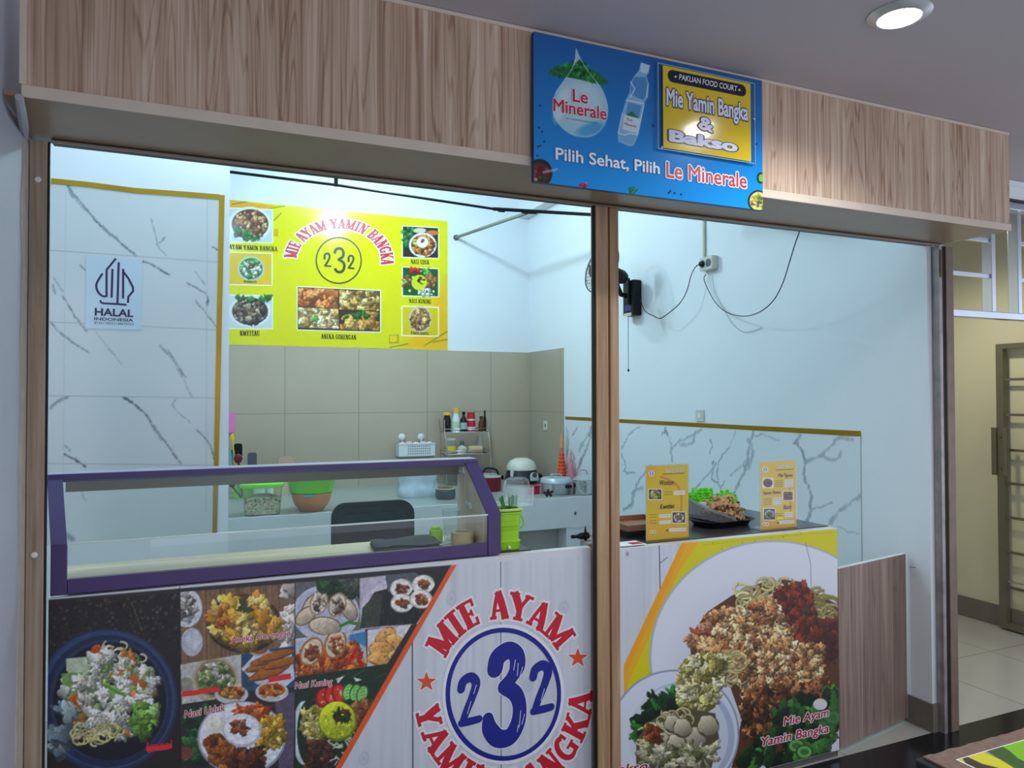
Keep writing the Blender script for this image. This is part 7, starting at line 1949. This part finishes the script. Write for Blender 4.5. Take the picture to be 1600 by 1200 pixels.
MB().lathe((XW-0.053, ps_[1]+0.035, ps_[2]), [(0.018, -0.001), (0.018, -0.02), (0.0, -0.022)], 16, axis='X').build('plug', BLACK, so)
cdt = on_wall(1101, 380)
tag(MB().tube([(XW-0.012, cdt[1], on_wall(1101, 404)[2]+0.003), (XW-0.012, cdt[1], 3.6)], 0.010).build('conduit_pipe', OFFWHITE, origin=(XW, cdt[1], 3)), 'cream conduit pipe running up from the socket box', 'pipe')
# wall fan
fb = at(985, 466, X=XW-0.06)
fan = thing('wall_fan', 'black wall-mounted fan behind the middle post with pull cord', 'fan', (XW, fb[1], fb[2]))
hz = 0.145
wy = abs(at(975, 466, X=XW-0.06)[1]-at(995, 466, X=XW-0.06)[1])/2*0.82
mbx = MB().box((XW-0.085, fb[1]-wy, fb[2]-hz), (XW-0.0005, fb[1]+wy, fb[2]+hz), 0.012).build('mount_box', BLACK, fan)
MB().box((XW-0.0855, fb[1]-wy*0.6, fb[2]-hz+0.04), (XW-0.0852, fb[1]+wy*0.6, fb[2]-hz+0.09)).build('blue_badge', plain('deep_blue_badge', (40, 50, 130), 0.3), mbx)
MB().box((XW-0.088, fb[1]-wy*0.7, fb[2]-hz-0.004), (XW-0.0853, fb[1]+wy*0.7, fb[2]-hz+0.022), 0.002).build('switch_strip', OFFWHITE, mbx)
MB().tube([(XW-0.095, fb[1]-wy*0.35, fb[2]-hz*0.4), (XW-0.095, fb[1]-wy*0.35, fb[2]+hz*1.1)], 0.012).build('side_rib', BLACK, mbx)
GC = at(940, 419, X=2.96)
mc = at(962, 429, X=3.10)
fd_ = GC-mc; FD = float(np.linalg.norm(fd_)); fd_ /= FD          # blowing direction
fa = MB().tube([(XW-0.086, fb[1]+0.01, fb[2]+0.02), (XW-0.14, fb[1]+0.02, fb[2]+0.03), (mc[0], mc[1], mc[2]-0.07)], [0.022, 0.02, 0.025])
fa.build('arm', BLACK, fan)
up_ = np.cross(np.cross(fd_, [0, 0, 1]), fd_); up_ /= np.linalg.norm(up_); sd2 = np.cross(fd_, up_)
def fr_(o, r_, a, d): return o+fd_*d+(up_*math.sin(a)+sd2*math.cos(a))*r_
m = MB(); n = 20; prof = [(0.0, -0.10), (0.045, -0.095), (0.058, -0.06), (0.058, 0.0), (0.045, 0.02), (0.0, 0.022)]
vs = [fr_(mc, r_, 2*math.pi*k/n, d) for r_, d in prof for k in range(n)]
fs = [(i_*n+k, i_*n+(k+1) % n, (i_+1)*n+(k+1) % n, (i_+1)*n+k) for i_ in range(len(prof)-1) for k in range(n)]
m.add(vs, fs, True); m.build('motor_housing', BLACK, fan)
RC = 0.205
cg = MB()
for d in (FD,):
    cg.tube([fr_(mc, RC, 2*math.pi*k/40, d) for k in range(40)], 0.0045, 6, closed=True)
for sgn in (-1, 1):
    for k in range(36):
        a = 2*math.pi*k/36
        cg.tube([fr_(mc, 0.03, a, FD+sgn*0.062), fr_(mc, RC*0.6, a+0.08, FD+sgn*0.055), fr_(mc, RC, a+0.12, FD)], 0.0014, 4)
    for q, dd in ((0.45, 0.058), (0.75, 0.042)):
        cg.tube([fr_(mc, RC*q, 2*math.pi*k/32, FD+sgn*dd) for k in range(32)], 0.0014, 4, closed=True)
cg.build('wire_guard', BLACK, fan)
for k in range(3):
    a0 = 2*math.pi*k/3
    P = [fr_(mc, r_, a0+da, FD+sk) for r_, da, sk in ((0.03, -0.2, -0.01), (0.10, -0.35, -0.02), (0.165, -0.30, -0.02), (0.175, 0.0, 0.0), (0.165, 0.28, 0.02), (0.10, 0.30, 0.02), (0.03, 0.2, 0.01))]
    MB().add(P, [tuple(range(7))]).build('blade', GREY, fan, solid=0.003)
cz = at(989, 576, X=XW-0.09)[2]
MB().tube([(XW-0.09, fb[1]-wy*0.15, fb[2]-hz-0.003), (XW-0.09, fb[1]-wy*0.15, cz)], 0.0022, 6).lathe((XW-0.09, fb[1]-wy*0.15, cz-0.012), [(0, -0.012), (0.009, -0.006), (0.009, 0.006), (0, 0.014)], 10).build('pull_cord', BLACK, fan)
# wires
def wire(pts, off, r_, label, name='wire', m_=BLACK):
    P = [at(x, y, X=XW-o) for (x, y), o in zip(pts, off)]
    w_ = MB().tube(smooth_path(P, 6), r_, 6).build(name, m_, None, P[0])
    return tag(w_, label, 'wire')
wire([(995, 456), (1001, 470), (1008, 486), (1022, 494), (1032, 497.5), (1045, 489), (1062, 474), (1073, 455), (1080, 430), (1088, 416), (1099, 411)],
     [0.02, 0.06, 0.10, 0.11, 0.11, 0.11, 0.10, 0.092, 0.086, 0.084, 0.083], 0.0035, 'thin dark cable looping from the fan to the socket box', 'fan_cable')
wire([(1103, 429), (1100, 436), (1106, 452), (1116, 470), (1128, 483), (1143, 491), (1165, 494), (1188, 487), (1208, 470), (1222, 445), (1232, 415), (1241, 385), (1249, 362), (1251, 353)],
     [0.03, 0.03, 0.03, 0.04, 0.05, 0.07, 0.10, 0.14, 0.18, 0.22, 0.26, 0.30, 0.34, 0.36], 0.0032, 'long dark lamp cable sagging from the socket box to the shutter', 'lamp_cable')
wire([(1113, 430), (1115, 448), (1121, 466), (1132, 485), (1146, 508), (1165, 519), (1190, 512)], [0.02, 0.01, 0.008, 0.008, 0.008, 0.008, 0.008], 0.0018, 'faint grey strand along the wall standing in for the shadow of the lamp cable', 'cable_shadow', plain('cable_shadow_grey', (150, 160, 168), 0.5))  # cast shadow of the lamp cable, modelled as a thin grey strand
# the hanging lamp at the cable's end, mostly hidden by the canopy
hlp = A3(3.00, 3.70, 2.855)
hl_ = thing('pendant_lamp', 'round white pendant lamp shade hanging behind the canopy on the right', 'lamp', hlp)
MB().lathe(hlp, [(0.03, 0.09), (0.06, 0.07), (0.19, 0.0), (0.185, -0.003), (0.055, 0.06), (0.0, 0.07)], 36).build('shade', WHITE, hl_)
MB().tube([hlp+A3(0, 0, 0.09), hlp+A3(0, 0, KCEIL-hlp[2]-0.001)], 0.003).build('suspension_cord', BLACK, hl_)

# ------------------------------------------------------------------ black rod and corner brace
YRD = 5.73
ra, rb_, rc_ = at(330, 265, Y=YRD), at(775, 327, Y=YRD), at(926, 335.5, Y=YRD)
rod = thing('curtain_rod', 'black telescopic rod spanning the stall under the canopy', 'rod', ra)
MB().tube([ra, at(525, 289, Y=YRD), rb_], 0.011).build('thin_tube', BLACK, rod)
MB().tube([at(771, 326.4, Y=YRD), rc_], 0.0155).build('thick_tube', BLACK, rod)
MB().tube([at(779, 327.6, Y=YRD), at(788, 328.4, Y=YRD)], 0.02).build('collar', BLACK, rod)
MB().tube([at(816, 330.2, Y=YRD), at(838, 331.4, Y=YRD)], 0.0195).build('collar', BLACK, rod)
hg = at(525, 289, Y=YRD)
MB().box(hg+A3(-0.014, -0.01, -0.012), hg+A3(0.014, 0.01, 0.055), 0.003).tube([hg+A3(0, 0, 0.05), (hg[0], YRD, KCEIL-0.001)], 0.004).build('hanger', BLACK, rod)
b0, b1 = at(713, 371, Y=YB-0.012), at(822, 333, Y=YRD+0.04)
br2 = thing('corner_brace', 'grey metal brace running from the rear wall to the black rod', 'brace', b0)
MB().tube([b0, b1], 0.017).build('brace_tube', plain('grey_brace', (120, 124, 116), 0.4, metal=0.3), br2)
MB().lathe(b0, [(0.03, 0.011), (0.03, 0.0), (0.017, -0.012)], 14, axis='Y').build('end_plate', GREY, br2)
